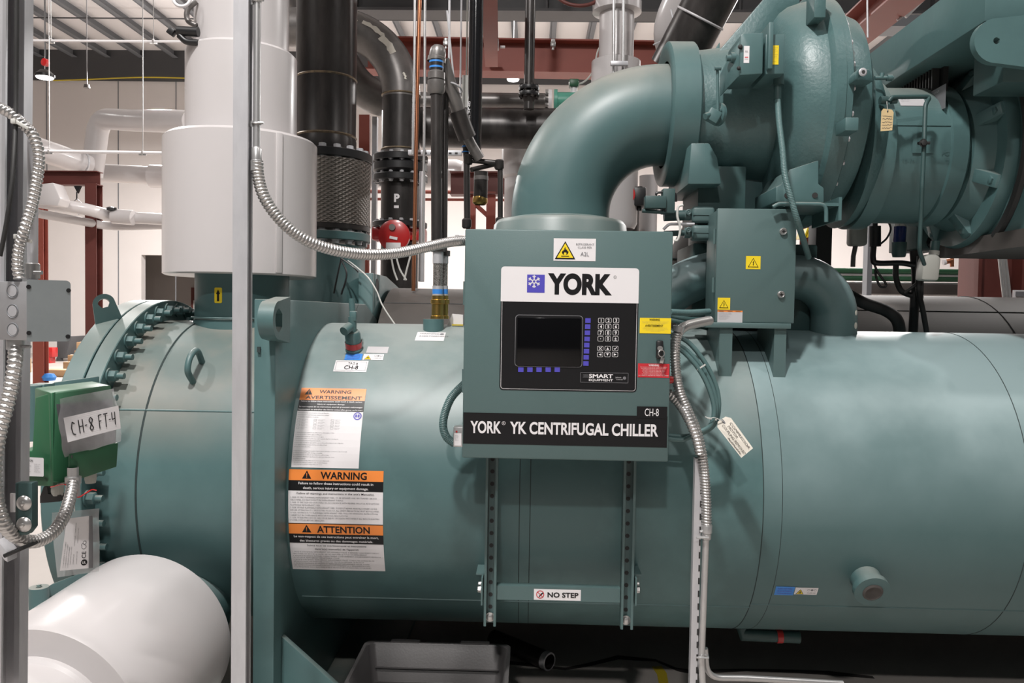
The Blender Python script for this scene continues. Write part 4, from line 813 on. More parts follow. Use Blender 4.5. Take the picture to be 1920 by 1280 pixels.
iq = [P(112, 1070, 1.96), P(175, 1064, 1.975), P(174, 966, 1.975), P(125, 972, 1.962)]; w3, h3 = (iq[1] - iq[0]).length, (iq[3] - iq[0]).length
n3 = (iq[1] - iq[0]).cross(iq[3] - iq[0]).normalized(); n3 = n3 if n3.y < 0 else -n3
d = Decal(lambda u, v_, o: bil(iq, u / w3, v_ / h3) + n3 * o, w3, h3); d.rect(0, 0, w3, h3, 'lwhite', -.0004, 14).rect(w3 * .86, 0, w3, h3, 'lgrey', .0004)
for i, (u, v_, l) in enumerate(((.1, .05, .5), (.17, .05, .45), (.24, .05, .4), (.31, .1, .35), (.4, .1, .2), (.4, .45, .2), (.4, .7, .2), (.5, .1, .25), (.5, .5, .3))): d.text('CONFORMITY DATA SHEET', w3 * u, h3 * v_, w3 * .03, 'lgrey', .0006, ang=1.571, fit=h3 * l, res=1)
d.disc(w3 * .72, h3 * .12, w3 * .1, 'lblack', .0006).text('UL', w3 * .72, h3 * .1, w3 * .07, 'lwhite', .0009, al='c', bold=.03).text('CE', w3 * .77, h3 * .2, w3 * .13, 'lblack', .0006, ang=1.571, bold=.01)
for u, v_, r_ in ((.7, .42, .08), (.72, .5, .06), (.66, .46, .05)): d.disc(w3 * u, h3 * v_, w3 * r_, 'lgrey', .0006).disc(w3 * u, h3 * v_, w3 * (r_ - .02), 'lwhite', .0009)
d.build('certificate', pc)
MB('wire').tube(PX([(140, 958, 1.985), (138, 925, 1.83)]), .0012, None, 6).build('hanging_string', pc)

# ============================================================ right of the cabinet: whips, cable loop, tag, post
gl = thing('green_flexible_conduit', 'short green corrugated hose looping out at the left of the control cabinet', 'conduit', P(830, 835, 2.85))
flex_mb(MB('cable'), PX([(885, 708, 2.86), (866, 724, 2.86), (846, 746, 2.86), (834, 775, 2.86), (831, 800, 2.86), (838, 820, 2.86), (853, 832, 2.86)]), .0145, .006, .07).build('hose', gl)
fa = thing('corrugated_conduit', 'long silver corrugated conduit dropping beside the cabinet from the small terminal box', 'conduit', P(1300, 800, 2.8))
flex_mb(MB('flex'), PX([(1330, 601, 3.1), (1305, 606, 3.0), (1283, 613, 2.9), (1270, 628, 2.85), (1266, 655, 2.82), (1268, 700, 2.8), (1275, 735, 2.79), (1290, 770, 2.78), (1305, 805, 2.77), (1315, 845, 2.76), (1321, 890, 2.75), (1324, 940, 2.75), (1325, 988, 2.75)]), .0165, .010, .13).build('hose', fa)
q = P(1325, 990, 2.75); MB('emt').lathe([(.012, -.04), (.016, -.036), (.016, -.018), (.019, -.015), (.019, .01), (.017, .014)], q, (0, 0, 1), None, 22).bolt(q + V((-.016, -.006, -.01)), (-1, 0, 0), .005, .008).build('connector', fa)
MB('emt').tube(fillet(PX([(1324, 1003, 2.75), (1315, 1240, 2.75), (1320, 1330, 2.75)]), .2), .0115, None, 16).build('rigid_conduit', fa)
fb = thing('corrugated_conduit', 'short silver corrugated conduit leaving the cabinet side below the red button', 'conduit', P(1270, 760, 2.8))
flex_mb(MB('flex'), PX([(1250, 735, 2.82), (1262, 744, 2.81), (1278, 762, 2.79), (1293, 788, 2.745), (1306, 820, 2.725), (1313, 850, 2.72)]), .0165, .012, .13).build('hose', fb)
for q0, nm in ((P(1271, 622, 2.85), 0),): MB('emt').lathe([(.02, 0), (.02, .02), (.017, .022)], q0, (.2, 0, 1), None, 20).build('connector', fa)
ps = thing('slotted_post', 'thin slotted galvanised post standing in front of the shell, right of the cabinet', 'metal post', P(1306, 1280, 2.77))
pb, ptp = P(1292, 1290, 2.77), P(1302, 858, 2.77); pb.z = 0.0
strut(MB('galv'), pb, ptp, w_=.03, dp=.025, t=.0025, opening=V((1, 0, 0)), side=V((0, 1, 0))).build('channel', ps)
sh_ = MB('rubber')
for k in range(26): q = pb.lerp(ptp, (k + 1.5) / 27); sh_.box(q + V((.022, -.0155, 0)), (.005, .002, .022))
sh_.build('slot_hole', ps)
MB('galv').box((pb.x, 2.77, .004), (.1, .1, .008)).build('base_plate', ps)
for py in (1006, 1230):
    q = P(1321, py, 2.74); MB('emt').torus(q, (0, 0, 1), .0125, .0032, None, 18, 6).cyl(q + V((-.03, -.012, 0)), q + V((.012, -.012, 0)), .0035, None, 8).build('conduit_clamp', ps)
q = P(1293, 1197, 2.78); MB('flex').cyl(q, q + V((.03, 0, 0)), .006, None, 10).build('bolt', ps)
cc2 = thing('floor_conduit', 'bright conduit bending from the slotted post to the right along the floor', 'conduit', P(1450, 1280, 2.8))
MB('emt').tube(fillet(PX([(1322, 1215, 2.79), (1326, 1270, 2.8), (1400, 1271, 2.82), (1580, 1281, 2.86)]), .14, 12), .0105, None, 16).build('rigid_conduit', cc2)
cl = thing('cable_coil', 'coiled loop of green cables hanging right of the control cabinet', 'cable', P(1300, 820, 2.85))
for k, (dx_, dy_, yy) in enumerate(((0, 0, 2.86), (8, -14, 2.88), (-7, 4, 2.84))):
    pth = [(1255, 640 + dy_, yy), (1285 + dx_ * .6, 655 + dy_, yy), (1315 + dx_, 687 + dy_ * .4, yy), (1335 + dx_, 725, yy), (1343 + dx_ * .6, 765, yy), (1335 + dx_ * .4, 797, yy), (1308, 813 + dx_ * .3, yy + .01), (1280, 818 + k * 3, yy + .02), (1248, 816 + k * 3, yy + .02)]
    MB('cable').tube(spline(PX(pth), 10), .0085, None, 12).build('cable_strand', cl)
for px, py, rt in ((1315, 688, -.6), (1335, 785, .2)): MB('wire').box(P(px, py, 2.835), (.034, .003, .005), None, Matrix.Rotation(rt, 3, 'Y')).build('cable_tie', cl)
tg = thing('paper_tag', 'white paper tag with handwriting tied to the green cable coil', 'tag', P(1376, 857, 2.83))
tq = [P(1340, 794, 2.84), P(1390, 858, 2.81), P(1412, 840, 2.80), P(1366, 777, 2.84)]
wd_, ht_ = (tq[1] - tq[0]).length, (tq[3] - tq[0]).length
nt = (tq[1] - tq[0]).cross(tq[3] - tq[0]).normalized(); nt = nt if nt.y < 0 else -nt
cr = .1
outl = [(cr, 0), (1, 0), (1, 1), (cr, 1), (0, 1 - cr * 2.2), (0, cr * 2.2)]
MB('paper').prism([bil(tq, a_, b_) for a_, b_ in outl], -nt * .0008).build('card', tg)
d = Decal(lambda u, v_, o: bil(tq, u, v_) + nt * o, 1, 1)
for t, u, v_, f_ in (('COMPRESSOR', .18, .72, .76), ('MOTOR', .22, .5, .36), ('COUPLING REMOVED', .12, .27, .86), ('unused name', .0, 0, 0)):
    if f_: d.text(t, u, v_, .15, 'ink', .0025, fit=f_, shear=.1)
x_ = .45; pr = (x_, .1)
for i in range(16): nx_ = (.45 + i * .032, .1 + (.07 if i % 2 else -.03) * (1 if i % 3 else .6)); d.line(pr, nx_, .02, 'ink', .0025); pr = nx_
d.disc(.07, .5, .07, 'lgrey', .0005); d.build('handwriting', tg)
MB('wire').tube(spline([bil(tq, .07, .5) + nt * .002, P(1340, 783, 2.825), P(1330, 784, 2.825), P(1322, 781, 2.83)], 6), .0016, None, 6).build('tie_wire', tg)
# ============================================================ discharge elbow
YC = TY
pv, ph = P(1050, 408, YC), P(1235, 217, YC)
de = thing('discharge_elbow', 'large smooth teal pipe elbow curving from the compressor down behind the control cabinet', 'pipe elbow', (pv.x, YC, TZ + TR))
BR = ((ph.x - pv.x) + (ph.z - pv.z)) / 2; cb_ = V((pv.x + BR, YC, ph.z - BR)); RE = .222
path = [V((pv.x, YC, TZ + TR - .06)), V((pv.x, YC, cb_.z - .05))] + arc_pts(cb_, (-1, 0, 0), (0, 0, 1), BR, 0, math.pi / 2, 26) + [V((ph.x + .08, YC, ph.z))]
MB('elbow').tube(path, RE, None, 56).build('elbow_pipe', de)
zc_ = P(1045, 404, YC - .25).z
MB('elbow').lathe([(.36, TZ + TR - .16), (.345, TZ + TR - .02), (.30, zc_ - .02), (.285, zc_), (RE, zc_ + .004)], (pv.x, YC, 0), (0, 0, 1), None, 64).build('base_collar', de)
MB('weld').lathe([(RE + .001, zc_ + .004), (RE + .006, zc_ + .008), (RE + .001, zc_ + .014)], (pv.x, YC, 0), (0, 0, 1), 'teal', 56).build('weld_bead', de)

# ============================================================ compressor
AX = ph.z
def XW_(px, Y, py=215): return P(px, py, Y).x
xr0 = XW_(1239, YC); cmp_ = thing('compressor', 'teal centrifugal compressor casing with big round scroll, upper right', 'compressor', (xr0 + .5, YC, 2.0))
rr_ = .315
MB('teal').lathe([(RE + .01, .012), (rr_ - .035, .0), (rr_ - .01, .004), (rr_, .012), (rr_, .118), (rr_ - .006, .124), (.2, .124)], (xr0, YC, AX), (1, 0, 0), None, 72).build('inlet_ring', cmp_)
xs = xr0 + .124
XR_, SR_ = XW_(1602, 3.16), .50     # right end and radius of the scroll
xv = XR_; q_ = xv - xs
prof = [(.26, .0), (.278, .005), (.282, .05), (.30, q_ - .36), (.315, q_ - .28), (.318, q_ - .235), (.36, q_ - .232), (.40, q_ - .222), (.43, q_ - .20), (.455, q_ - .165), (.47, q_ - .12), (.478, q_ - .085), (.488, q_ - .08), (SR_, q_ - .07), (SR_, q_ - .032), (SR_ - .005, q_ - .03), (SR_ - .005, q_ - .004), (SR_ - .01, q_), (.435, q_ + .003), (.43, q_ + .06), (.415, q_ + .10), (.37, q_ + .125), (.2, q_ + .13)]
csg = MB('cast').lathe(prof, (xs, YC, AX), (1, 0, 0), None, 96).build('scroll_casing', cmp_)
for k in range(30):
    a = 2 * math.pi * k / 30; q = V((xv, YC + .465 * math.cos(a), AX + .465 * math.sin(a)))
    if q.y > YC + .2: continue
    MB('galv').bolt(q, (1, 0, 0), .011, .012).build('bolt', csg)
# diagonal cast gusset and lifting plate
gp = [P(1347, 96, 3.5), P(1440, -12, 3.5), P(1500, -12, 3.5), P(1500, 8, 3.5), P(1465, 25, 3.5), P(1448, 50, 3.5), P(1436, 80, 3.5), P(1436, 190, 3.5), P(1340, 190, 3.5)]
MB('cast').prism(gp, (0, .05, 0), None, .006).build('gusset_plate', cmp_)
MB('cast').prism([P(1350, 78, 3.56), P(1350, 200, 3.56), P(1338, 200, 3.56), P(1338, 96, 3.56)], (0, .2, 0), None, .004).build('casing_web', cmp_)
MB('cast').box(P(1530, 8, 3.25), (.045, .1, .14), None, None, .004).build('lifting_block', cmp_)
# dark underside: suction casing and support foot
MB('cast').lathe([(.24, -.1), (.24, .62), (.25, .66)], (XW_(1400, 3.75), 3.8, 1.75), (0, 0, 1), None, 48).build('suction_neck', cmp_)
MB('teal').prism([P(1290, 345, 3.32), P(1353, 345, 3.32), P(1345, 295, 3.32), P(1330, 268, 3.32), P(1296, 268, 3.32)], (0, .5, 0), None, .005).build('casing_foot', cmp_)
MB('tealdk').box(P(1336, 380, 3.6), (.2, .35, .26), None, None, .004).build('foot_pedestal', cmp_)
ft = MB('teal'); ft.prism([P(1455, 378, 3.2), P(1545, 380, 3.2), P(1545, 352, 3.2), P(1535, 345, 3.2), P(1535, 300, 3.2), P(1480, 318, 3.2), P(1464, 346, 3.2), P(1455, 350, 3.2)], (0, .3, 0), None, .004); fto = ft.build('mount_foot', cmp_)
for px, py in ((1476, 366), (1528, 366)):
    MB('rubber').cyl(P(px, py, 3.199), P(px, py, 3.195), .011, None, 16).build('bolt_hole', fto)
hk = MB('teal').tube(fillet(PX([(1449, 388, 3.17), (1460, 382, 3.17), (1549, 383, 3.17), (1549, 416, 3.17)]), .03), .008, None, 10)
hk.box(P(1500, 392, 3.32), (.2, .3, .012)); hk.box(P(1549, 400, 3.32), (.012, .3, .09)); hk.build('seat_plate', fto)
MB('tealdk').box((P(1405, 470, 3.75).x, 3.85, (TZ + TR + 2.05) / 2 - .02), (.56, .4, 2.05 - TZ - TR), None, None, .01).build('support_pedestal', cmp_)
# vane actuator box on the casing
ab = thing('actuator_box', 'teal actuator box with yellow label bolted high on the compressor casing', 'actuator', P(1430, 160, 3.2))
fx = [P(1384, 138, 3.13), P(1390, 66, 3.13), P(1431, 64, 3.13), P(1431, 137, 3.13)]
fbx = MB('teal').prism([P(1387, 141, 3.12), P(1389, 65, 3.12), P(1395, 62, 3.12), P(1432, 61, 3.12), P(1430, 138, 3.12)], (0, .2, 0), None, .004); fo = fbx.build('cover', ab)
MB('teal').box(P(1432, 100, 3.2), (.018, .19, .175), None, None, .003).build('joint_flange', ab)
MB('teal').prism([P(1436, 139, 3.13), P(1436, 64, 3.13), P(1472, 64, 3.13), P(1470, 138, 3.13)], (0, .2, 0), None, .003).build('housing', ab)
MB('teal').prism([P(1388, 140, 3.13), P(1364, 165, 3.2), P(1364, 122, 3.2), P(1389, 72, 3.13)], (.0, .13, 0), None, .003).build('mount_plate', ab)
MB('teal').cyl(P(1384, 108, 3.17), P(1362, 109, 3.17), .012).cyl(P(1370, 108, 3.17), P(1384, 108, 3.17), .019).build('output_shaft', ab)
MB('rubber').bolt(P(1388, 88, 3.118), (0, -1, 0), .007, .008).bolt(P(1385, 128, 3.118), (0, -1, 0), .006, .008).build('cover_screw', ab)
d = flat_decal(1394.5, 86, 1405, 118, 3.119); d.text('UL', d.w * .5, d.h * .62, d.h * .1, 'lblack', al='c').text('LISTED', d.w * .5, d.h * .2, d.h * .05, 'lblack', al='c').rect(d.w * .2, d.h * .3, d.w * .8, d.h * .36, 'lred'); d.build('small_white_label', fo)['label'] = 'narrow white label'
d = flat_decal(1438.5, 85, 1460, 121, 3.129, m='lyellow')
for i in range(9): d.text('CAUTION: VANE ACTUATOR SHOCK', d.w * .08, d.h * (.86 - .09 * i), d.h * .035, 'lgrey', res=1, fit=d.w * (.82, .7, .8, .6, .84, .76, .8, .5, .7)[i])
d.build('yellow_label', ab)['label'] = 'bright yellow caution label'
cn2 = MB('tealdk').cyl(P(1460, 140, 3.2), P(1460, 160, 3.2), .02).cyl(P(1458, 160, 3.2), P(1458, 186, 3.2), .014); cn2.build('gland', ab)
gh = thing('green_flexible_conduit', 'long thin green conduit hanging from the actuator box past the terminal box', 'conduit', P(1480, 350, 3.1))
flex_mb(MB('cable'), PX([(1458, 186, 3.2), (1461, 230, 3.15), (1467, 280, 3.1), (1472, 330, 3.07), (1484, 375, 3.06), (1497, 420, 3.08), (1508, 455, 3.2), (1516, 482, 3.4)]), .0115, .006, .06).build('hose', gh)
vl = thing('linkage_valve', 'small shaft fitting with long linkage rod on the compressor casing below the actuator box', 'valve', P(1340, 235, 3.25))
MB('teal').box(P(1337, 218, 3.22), (.05, .04, .05), None, Matrix.Rotation(.5, 3, 'Y'), .006).cyl(P(1322, 218, 3.2), P(1350, 208, 3.24), .012).build('valve_body', vl)
MB('teal').lathe([(0, 0), (.045, 0), (.045, .012), (.035, .016), (.035, .03), (0, .03)], P(1350, 215, 3.27), (-.9, -.4, 0), None, 28).build('shaft_flange', vl)
MB('teal').tube(PX([(1345, 128, 3.22), (1346, 208, 3.22)]), .006, None, 8).cyl(P(1340, 128, 3.21), P(1352, 128, 3.21), .008, None, 8).build('linkage_rod', vl)
# motor side
XM0, XM1 = XW_(1648, 3.4), XW_(1830, 3.37)
MZ = P(1740, 295, YC - .0).z; MR = .295
mo = thing('motor_coupling', 'teal cylindrical coupling housing with cast number between scroll and motor frame', 'motor housing', ((XM0 + XM1) / 2, YC, MZ - MR))
xg = xv + .3
MB('cast').lathe([(.2, -.05), (.37, -.04), (.36, .0), (.33, .03), (.2, .03)], (XM0 - .02, YC, MZ + .05), (1, 0, 0), None, 64).build('gear_casing', mo)
MB('teal').lathe([(.2, -.02), (MR + .03, -.02), (MR + .03, .05), (MR, .055), (MR, XM1 - XM0 - .1), (MR + .012, XM1 - XM0 - .095), (MR + .012, XM1 - XM0 - .03), (MR, XM1 - XM0 - .02), (MR - .03, XM1 - XM0), (.1, XM1 - XM0)], (XM0, YC, MZ), (1, 0, 0), None, 72).build('coupling_drum', mo)
def mtop(px, py):   # on the drum
    h, a = hit(px, py, MR + .0005, YC, MZ); return h, a
def drum_decal(x0_, y0_, x1_, y1_, m, name, fn=None, o=.0008, par=None):
    a0_ = mtop((x0_ + x1_) / 2, y1_)[1]; a1_ = mtop((x0_ + x1_) / 2, y0_)[1]; X0 = mtop(x0_, (y0_ + y1_) / 2)[0].x; X1 = mtop(x1_, (y0_ + y1_) / 2)[0].x
    D_ = Decal(lambda u, v_, oo: V((X0 + u, YC - (MR + o + oo) * math.cos(a0_ + v_ / MR), MZ + (MR + o + oo) * math.sin(a0_ + v_ / MR))), X1 - X0, (a1_ - a0_) * MR)
    if m: D_.rect(0, 0, D_.w, D_.h, m, 0, 10)
    if fn: fn(D_)
    return D_.build(name, par or mo)
drum_decal(1665, 186, 1798, 236, 'teal', 'top_cover', None, .004)
drum_decal(1685, 183.5, 1733, 200, 'silver', 'data_plate', lambda D_: D_.lines(D_.w * .08, D_.h * .8, D_.h * .05, D_.h * .2, ['MOTOR DATA PLATE', 'SERIAL AND FRAME', 'RATED OUTPUT'], wmax=D_.w * .7), .006)
drum_decal(1710, 248, 1749, 287, 'teal', 'cast_pad', lambda D_: D_.disc(D_.w * .28, D_.h * .45, .006, 'lblack', .001), .006)
drum_decal(1666, 280, 1790, 306, None, 'cast_number', lambda D_: (D_.text('15-16', D_.w * .22, D_.h * .1, D_.h * .28, 'toplit_chalk', .001, bold=.01), D_.text('PG', D_.w * .85, D_.h * .62, D_.h * .3, 'toplit_chalk', .001, al='c', bold=.01), D_.text('04670701', D_.w * .70, D_.h * .05, D_.h * .3, 'toplit_chalk', .001, bold=.01)), .002)
MB('teal').box(P(1588, 238, 3.12), (.05, .1, .05), None, None, .004).build('casing_lug', mo)
MB('cast').prism([P(1604, 138, 3.1), P(1604, 150, 3.1), P(1638, 152, 3.16), P(1630, 130, 3.16), P(1612, 127, 3.1)], (0, .2, 0), None, .004).build('boss', mo)
MB('galv').lathe([(0, .004), (.012, .004), (.016, 0)], P(1618, 135, 3.095), (0, -1, 0), None, 20).lathe([(0, .005), (.007, .005)], P(1618, 135, 3.094), (0, -1, 0), 'rubber', 6).build('plug', mo)
vv = thing('needle_valve', 'small teal needle valve sticking out right of the scroll casing', 'valve', P(1660, 148, 3.3))
MB('teal').cyl(P(1640, 146, 3.3), P(1675, 146, 3.3), .008).cyl(P(1663, 146, 3.3), P(1672, 146, 3.3), .013).cyl(P(1653, 145, 3.3), P(1654, 137, 3.3), .009).build('valve_body', vv)
ot = thing('oil_line', 'thin teal oil pipe running over the coupling housing and down below it', 'pipe', P(1733, 480, 3.3))
MB('tealdk').tube(fillet(PX([(1667, 190, 3.25), (1672, 182, 3.25), (1745, 181, 3.28), (1735, 195, 3.26), (1733, 260, 3.24), (1729, 350, 3.24), (1724, 470, 3.3), (1733, 495, 3.5)]), .06), .0085, None, 12).build('tube', ot)
MB('tealdk').cyl(P(1650, 188, 3.28), P(1664, 188, 3.28), .016, None, 16).cyl(P(1670, 189, 3.27), P(1681, 188, 3.27), .013, None, 16).build('fitting', ot)
MB('rubber').bolt(P(1731, 268, 3.225), (0, -1, 0), .012, .01).cyl(P(1724, 268, 3.225), P(1743, 268, 3.225), .006, None, 10).build('tube_clamp', ot)
mt = thing('paper_tag', 'tan manila tag with handwriting hanging on the coupling housing near the scroll', 'tag', P(1662, 245, 3.2))
mq = [P(1651, 246, 3.2), P(1673, 244, 3.2), P(1676, 206, 3.2), P(1653, 203, 3.2)]
MB('manila').prism([bil(mq, *p) for p in ((0, 0), (1, 0), (1, .88), (.85, 1), (.15, 1), (0, .88))], (0, .0008, 0)).build('card', mt)
d = Decal(lambda u, v_, o: bil(mq, u, v_) + V((0, -.04 * o, 0)), 1, 1)
for i in range(5):
    pr = (.1, .68 - .14 * i)
    for k in range(12): nx_ = (.1 + .068 * (k + 1), .68 - .14 * i + random.uniform(-.035, .045)); d.line(pr, nx_, .018, 'ink', .02); pr = nx_
d.disc(.5, .9, .06, 'rubber', .02); d.build('handwriting', mt)
MB('wire').tube(spline([bil(mq, .5, .9), P(1663, 194, 3.2), P(1663, 190, 3.24)], 4), .0012, None, 6).build('tie_wire', mt)
# motor frame
mf = thing('electric_motor', 'big teal motor frame with ribbed end shield and round cover rim, right edge', 'motor', (2.6, YC, 2.0))
XFm = 1.93; xm2 = 3.3
zb1, zt1 = 2.062, 2.80
MB('teal').box(((XFm + xm2) / 2, 3.56, (zb1 + zt1) / 2), (xm2 - XFm, 1.08, zt1 - zb1), None, None, .006).build('frame_body', mf)
RS = .455
sh_ = MB('teal').lathe([(.1, -.05), (RS - .06, -.05), (RS - .05, -.02), (RS - .05, 0)], (XFm, YC, MZ), (1, 0, 0), None, 64).build('end_shield', mf)
MB('rubber').torus((XFm - .002, YC, MZ), (1, 0, 0), RS, .022, None, 72, 8, math.radians(125), math.radians(415)).build('cover_rim', mf)
MB('teal').lathe([(MR * .8, XM1 - .02 - XFm), (MR * .98, XM1 - XFm), (MR + .05, -.02)], (XFm, YC, MZ), (1, 0, 0), None, 48).build('shield_cone', mf)
for k in range(8):
    a = math.radians(20 + 45 * k); e = V((0, -math.cos(a), math.sin(a))); tn = V((0, math.sin(a), math.cos(a)))
    c0 = V((0, YC, MZ)); A = [c0 + e * .22 + V((XM1 - .03, 0, 0)), c0 + e * (RS - .07) + V((XFm - .06, 0, 0)), c0 + e * (RS - .05) + V((XFm, 0, 0)), c0 + e * .2 + V((XFm, 0, 0))]
    MB('teal').prism([p - tn * .028 for p in A], tn * .056, None, .004).bolt(c0 + e * (RS - .1) + V((XFm - .055, 0, 0)), (-1, 0, 0), .02, .02).build('shield_rib', mf)
q = P(1903, 360, 3.02); MB('rubber').box((XFm - .003, q.y + .12, q.z), (.006, .05, .10)).build('slot', mf)
MB('insul').box((XFm + .9, 3.4, zb1 - .035), (1.84, .9, .07)).build('base_plate', mf)
# cooler housing on the motor
ah = thing('air_cooler', 'long teal air cooler housing with black louvres above the motor, upper right corner', 'air cooler', (2.4, 3.8, 2.79))
XA = P(1846, 40, 2.95).x; z0a = P(1885, 40, 2.95).z; z1a = P(1643, 95, 3.9).z
MB('teal').box(((XA + 3.4) / 2, 3.95, (z0a + z1a) / 2), (3.4 - XA, 2.0, z1a - z0a), None, None, .004).build('housing', ah)
lv = MB('rubber')
XL_ = XA + .10
for k in range(52): lv.box((XL_, 3.5 + k * .026, z0a - .08), (.03, .009, .16))
lv.box((XL_ + .03, 4.17, z0a - .08), (.02, 1.4, .16)); lv.build('louvres', ah)
d = Decal(lambda u, v_, o: V((XL_ - .018 - o, 3.5 - u, z0a - .2 + v_)), .13, .1); d.rect(0, 0, .13, .1, 'lgrey', 0); d.lines(.01, .08, .008, .018, ['AIR COOLER', 'SERIAL', 'FLOW', 'YEAR'], m='silver'); d.build('name_plate', ah)
lg = P(1826, 84, 2.93); eye('lifting_lug', V((lg.x + .055, 2.9, lg.z)), (0, 1, 0), .078, .012, .03, (.16, 0, 0), ah)
MB('tealdk').box((XA + .55, 3.1, z0a - .1), (.9, .2, .2), None, None, .005).build('lug_pad', ah)

# ============================================================ terminal box on its stand
YT = 3.2
tb = thing('terminal_box', 'tall teal terminal box with yellow shock labels standing on a two legged stand', 'electrical box', P(1405, 705, 3.2))
q0, q1 = P(1343, 498, YT), P(1492, 498, YT); zt_, zb_ = P(1418, 391, YT).z, P(1415, 605, YT).z
bw = q1.x - q0.x
MB('panel').box(((q0.x + q1.x) / 2, YT + .115, (zt_ + zb_) / 2), (bw - .01, .19, zt_ - zb_ - .006), None, None, .004).build('cabinet', tb)
td = MB('panel').box(((q0.x + q1.x) / 2, YT + .012, (zt_ + zb_) / 2), (bw, .024, zt_ - zb_), None, None, .004).build('door', tb)
for py in (434, 552):
    q = P(1468 if py < 500 else 1464, py, YT); l_ = MB('flex').lathe([(.0145, 0), (.0145, .008), (.011, .012), (.009, .010), (0, .009)], q, (0, -1, 0), None, 24).build('latch', td)
    MB('rubber').box(q + V((0, -.0105, 0)), (.013, .003, .004)).box(q + V((0, -.0105, 0)), (.004, .003, .012)).build('key_slot', l_)
for zz in (.33, .76): MB('panel').cyl((q0.x - .002, YT + .035, zb_ + (zt_ - zb_) * zz - .03), (q0.x - .002, YT + .035, zb_ + (zt_ - zb_) * zz + .03), .006, None, 10).build('hinge', tb)
for (x0_, y0_, x1_, y1_) in ((1398.5, 480, 1426, 504.5), (1345.5, 558, 1369, 580.5)):
    d = flat_decal(x0_, y0_, x1_, y1_, YT - .0005, m='lyellow'); d.hazard(d.w * .5, d.h * .14, d.w * .74, m1='lyellow', sym='bolt'); d.build('shock_label', td)['label'] = 'yellow square label with a lightning triangle'
d = flat_decal(1345, 582, 1392, 604.5, YT - .0005, m='silver'); W, H = d.w, d.h; d.rect(0, H * .88, W, H, 'lorange')
for i, t in enumerate((.15, .5, .82)): d.text('WARNING', W * t, H * .9, H * .08, 'lblack', al='c', fit=W * .2)
d.lines(W * .06, H * .76, H * .045, H * .1, ['Disconnect all power before servicing.', 'Hazardous voltage inside this enclosure.', 'Risk of electric shock or burn.', 'Only qualified personnel may open.', 'Replace all covers after work.', 'Keep this door locked.'], wmax=W * .88); d.build('warning_label', td)['label'] = 'white label with orange header'
MB('panel').tube(fillet([V((q1.x - .006, YT + .1, zb_ + .09)), V((q1.x + .012, YT + .1, zb_ + .09)), V((q1.x + .012, YT + .1, zb_ - .0)), V((q1.x - .03, YT + .1, zb_ - .02))], .012), .005, None, 8).build('side_rod', tb)
sz = P(1405, 613, YT).z; s0_, s1_ = P(1322, 613, YT).x, P(1482, 613, YT).x
stn = MB('panel').box(((s0_ + s1_) / 2, YT + .12, zb_ - .011), (s1_ - s0_, .26, .022), None, None, .003); sto = stn.build('stand_top', tb)
for pa_, pb_ in ((1348.5, 1372.5), (1451, 1473.5)):
    hL, aL = hit((pa_ + pb_) / 2, 706); xx0, xx1 = P(pa_, 660, YT + .005).x, P(pb_, 660, YT + .005).x; xm_ = (xx0 + xx1) / 2
    zlow = TZ + math.sqrt(TR**2 - (TY - YT - .005)**2); n_ = 8
    pts = [V((xx0, YT + .005, zb_ - .022))] + [V((xx0, YT + .005 + .24 * k / n_, TZ + math.sqrt(max(TR**2 - (TY - YT - .005 - .24 * k / n_)**2, 0)) - .012)) for k in range(n_ + 1)] + [V((xx0, YT + .245, zb_ - .022))]
    MB('panel').prism(pts, (xx1 - xx0, 0, 0)).build('leg', sto)
# bent pipe behind the terminal box
oc = thing('bent_pipe', 'arched teal pipe passing behind the terminal box and down into the shell', 'pipe', P(1560, 620, 3.6))
R_o = .098; pth = [(1190, 592, 3.6), (1240, 560, 3.6), (1290, 528, 3.6), (1345, 512, 3.6), (1420, 512, 3.6), (1490, 519, 3.6)]
pts = spline(PX(pth), 8); e_ = P(1562, 640, 3.6); s_ = pts[-1]; Rb = e_.x - s_.x
pts += arc_pts(V((s_.x, 3.6, s_.z - Rb)), (0, 0, 1), (1, 0, 0), Rb, .05, math.pi / 2, 14) + [V((e_.x, 3.6, TZ + TR - .05))]
MB('toplit_chalk').tube(pts, R_o, None, 32).build('pipe', oc)
pm = MB('paper')
for px, py, r_ in ((1594, 586, .012), (1585, 610, .015)):
    q = P(px, py, 3.52); b = bmesh.new()
    pm.lathe([(0, .002), (r_, .0)], V((e_.x + R_o * .72, 3.6 - R_o * .70, q.z)), (.7, -.72, 0), None, 9)
pm.build('bare_primer_patch', oc)
# solenoid pilots left of the terminal box
for i, (py, lab) in enumerate(((404, 'upper of two rounded teal solenoid heads left of the terminal box'), (437, 'lower of two rounded teal solenoid heads left of the terminal box'))):
    sv = thing('solenoid', lab, 'solenoid valve', P(1315, py + 14, 3.4))
    c_ = P(1316, py, 3.42); MB('panel').box(c_, (.095, .08, .07 if i == 0 else .062), None, None, .014, 3).box(c_ + V((0, -.041, 0)), (.09, .004, .006)).build('coil_case', sv)
    MB('panel').cyl(c_ + V((-.05, 0, 0)), c_ + V((-.075, 0, 0)), .022).torus(c_ + V((-.062, -.03, .01)), (0, 1, 0), .009, .004, None, 16, 8).build('cap', sv)
    MB('tealdk').cyl(c_ + V((-.075, 0, 0)), c_ + V((-.16, 0, -.004)), .012 if i else .022).build('stem', sv)
sk = thing('switch_block', 'small dark switch block on a teal plate behind the top right corner of the cabinet', 'switch', P(1235, 392, 3.3))
MB('tealdk').box(P(1228, 380, 3.3), (.085, .05, .05), None, None, .003).cyl(P(1204, 395, 3.3), P(1245, 398, 3.3), .008).box(P(1252, 378, 3.32), (.05, .06, .1), None, None, .004).build('block', sk)
